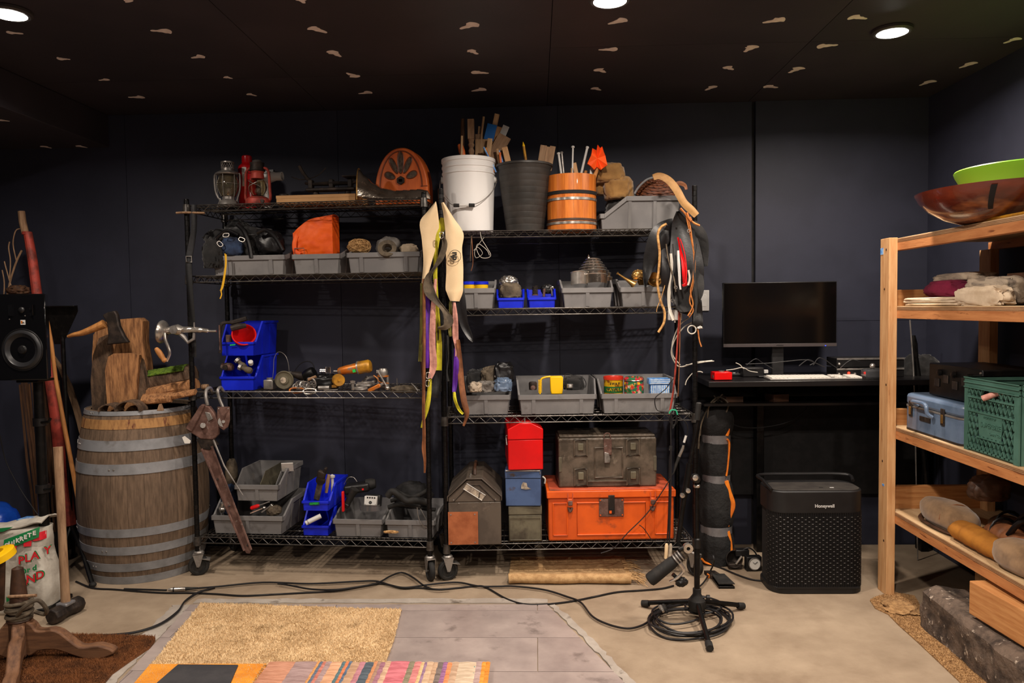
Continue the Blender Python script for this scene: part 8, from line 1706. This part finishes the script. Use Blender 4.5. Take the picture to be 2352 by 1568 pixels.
def boot(name,label,P0,P1_,rads,m_,z,seg=None,cat='boot'):
 """foot or shaft: soft tube between two rack points with varying radius"""
 P0,P1_=Vector(P0),Vector(P1_);n=24;o0=P0.copy();pts=[];rs=[]
 for i in range(n+1):
  k=i/n;j=k*(len(rads)-1);a=int(min(j,len(rads)-2));f=j-a;f=f*f*(3-2*f);r_=rads[a]*(1-f)+rads[a+1]*f
  pts.append(P0.lerp(P1_,k)-o0+Vector((.002*math.sin(i),.002*math.cos(i*1.3),r_*.8)));rs.append(r_*(1+.03*math.sin(i*2.1)))
 o=MB().tube(pts,rs,22,flat=.82).build(name,M[m_],None,smooth=75);o.location=(o0.x,o0.y,z);return tag(o,label,cat)
t1=item('suede_boot','pale suede boot foot, furthest left on the lowest shelf','boot',MB().blob((0,0,0.062*.82),(0.075,0.185,0.062),31,.05,1.6,40,24,.3,True,.88),'pale_suede',W0,(1.755,3.28,z4),0.0,smooth=80)
MB().tube([(-.072*math.cos(a),-.06,.05+.062*math.sin(a))for a in[k*PI/10 for k in range(11)]],.0025,5).build('seam',M['brown_leather'],t1)
MB().tube(crv([(-.02,.18,.01),(-.065,.11,.01),(-.078,0,.01),(-.066,-.12,.01),(-.02,-.185,.01)]),.009,8,flat=.6).build('sole_edge',M['dark_wood'],t1)
boot('boot_shaft','mustard yellow boot shaft lying between two suede feet',(1.715,3.16,0),(1.705,2.80,0),[.03,.05,.052,.05,.046,.03],'mustard',z4,cat='boot')
t2_=item('suede_boot','second suede boot foot, right of the mustard shaft','boot',MB().blob((0,0,0.062*.82),(0.068,0.14,0.062),33,.05,1.6,40,24,.3,True,.88),'pale_suede',W0,(1.72,2.71,z4),0.1,smooth=80)
t3_=item('suede_boot','smooth suede boot toe at the right edge of the lowest shelf','boot',MB().blob((0,0,0.066*.82),(0.064,0.14,0.066),35,.05,1.6,40,24,.3,True,.88),'pale_suede',W0,(1.715,2.44,z4),-0.05,smooth=80)
for i,(x,ya,yb,z,lb)in enumerate([(1.84,3.14,2.86,z4,'dark worn leather clog behind the mustard shaft, front one'),(1.92,3.24,2.98,z4,'dark worn leather clog standing behind the first')]):
 o=boot('leather_clog',lb,(x,ya,0),(x-.01,yb,0),[.02,.05,.056,.05,.044],'brown_leather' if i==0 else 'dark_wood',z,cat='shoe')
 MB().tube(crv([(-.05,-.02,.012),(-.056,-.14,.01),(-.05,-.27,.01)]),.011,8,flat=.7).build('sole',M['grey_web'],o);MB().tube([(-.052*math.cos(a),-.1,.05+.055*math.sin(a))for a in[k*PI/8 for k in range(9)]],.006,6,flat=.5).build('strap',M['black_leather'],o);MB().tube(crv([(-.04,-.2,.07),(-.03,-.25,.13),(.02,-.27,.14),(.04,-.22,.09)]),.014,8,flat=.6).build('heel_counter',M['black_leather'],o)
heap('leather_upper','dark leather boot upper heaped behind the clogs','leather','dark_wood',W0,2270,1090,1150,3.05,90,.1,251,.2,2.4,.6)
a,b=atZ(2108,1434,0),atZ(2262,1568,0);d=(a-b).normalized();a=a-d*.02;zt_=W0.z(1340,a.x,a.y+.02)
t=MB();K1,K2,K3=40,10,8;nn=Vector((d.y,-d.x,0));Ls=1.7;Ws=.30
def sp(k,i,j):
 p=a-d*(Ls*k/K1)+nn*(Ws*i/K2)+Vector((0,0,zt_*j/K3));q=noise.noise(p*9)*.014+noise.noise(p*30)*.005
 c=Vector((a.x,a.y,0))-d*(Ls/2)+nn*(Ws/2)+Vector((0,0,zt_/2))
 e=Vector((0,0,0))
 if i==0:e-=nn*q
 if i==K2:e+=nn*q
 if j==K3:e.z+=q
 if k==0:e+=d*q*1.5
 if j==K3 and i in(0,):e+=nn*.012-Vector((0,0,.01))
 if j==K3 and k==0:e-=d*.012
 return p+e-Vector((a.x,a.y,0))
def quadgrid(f,A,B):
 V=[tuple(f(i,j))for i in range(A+1)for j in range(B+1)];return V,[(i*(B+1)+j,(i+1)*(B+1)+j,(i+1)*(B+1)+j+1,i*(B+1)+j+1)for i in range(A)for j in range(B)]
for f_,A,B in((lambda k,j:sp(k,0,j),K1,K3),(lambda k,j:sp(k,K2,j),K1,K3),(lambda k,i:sp(k,i,K3),K1,K2),(lambda i,j:sp(0,i,j),K2,K3),(lambda i,j:sp(K1,i,j),K2,K3),(lambda k,i:sp(k,i,0),K1,K2)):t.add(*quadgrid(f_,A,B))
me=t.mesh('granite_curb',None,0,fix=False);bm=bmesh.new();bm.from_mesh(me);bmesh.ops.remove_doubles(bm,verts=bm.verts,dist=.0004);bmesh.ops.recalc_face_normals(bm,faces=bm.faces);bm.to_mesh(me);bm.free();me.materials.append(M['stone'])
me.polygons.foreach_set('use_smooth',[True]*len(me.polygons));me.set_sharp_from_angle(angle=R(35))
o=bpy.data.objects.new('granite_curb',me);COL.objects.link(o);o.location=(a.x,a.y,0.001);tag(o,'rough speckled granite block on the floor under the timber rack','stone')
q0,q1=atZ(2225,1408,zt_+.02),atZ(2352,1487,zt_+.02);dd=q1-q0;t=thing('timber_beam','pale squared timber beam resting on the granite block','beam',W0,(q0.x,q0.y,zt_+.02),math.atan2(dd.y,dd.x));MB().box(0,1.0,-.0,.12,0,.125).build('beam',M['pine_x'],t,smooth=0,bev=.004)
P=[(1998,1380),(2012,1372),(2052,1362),(2100,1370),(2130,1420),(2280,1568),(2400,1690),(2330,1690),(2205,1568),(2110,1478),(2062,1435),(2040,1412),(2010,1398)]
W=[atZ(u_,v_,0)for u_,v_ in P];o0=Vector((W[0].x,W[0].y,0));mb=MB();Q=[(p.x-o0.x,p.y-o0.y)for p in W]
mb.prism(Q,.0005,.006,'z');o=mb.build('sawdust',M['sawdust'],None,smooth=0);o.location=o0;tag(o,'strip of brown sawdust along the floor by the timber rack','sawdust');o['kind']='stuff'
pile(o,W,o0,9000,.006,'sawdust',12,name='sawdust_grains',wd_=.003,lean=.004,z=.005)
q=atZ(2065,1400,0)-o0;MB().blob((q.x,q.y,.004),(.075,.09,.022),3,.2,4,36,16,0,True).build('sawdust_heap',M['sawdust'],o,smooth=80,kind='stuff')
cord('thin_rod','thin grey rod leaning in the corner behind the timber rack','rod',[atY(2090,735,3.95),atY(2100,900,3.99),Vector((atY(2110,1100,4.02).x,4.02,.004))],.004,'steel');taper('corner_stand','black stand clamp in the corner behind the timber rack','stand',[(2098,770,8),(2100,790,14),(2104,820,10),(2110,870,12),(2118,1000,12),(2135,1180,10)],4.0,'black_metal')
heap('bag_in_corner','black cloth bag in the corner behind the timber rack','bag','black_cloth',W0,2110,815,900,4.12,90,.2,261,.2,2.2,.6)
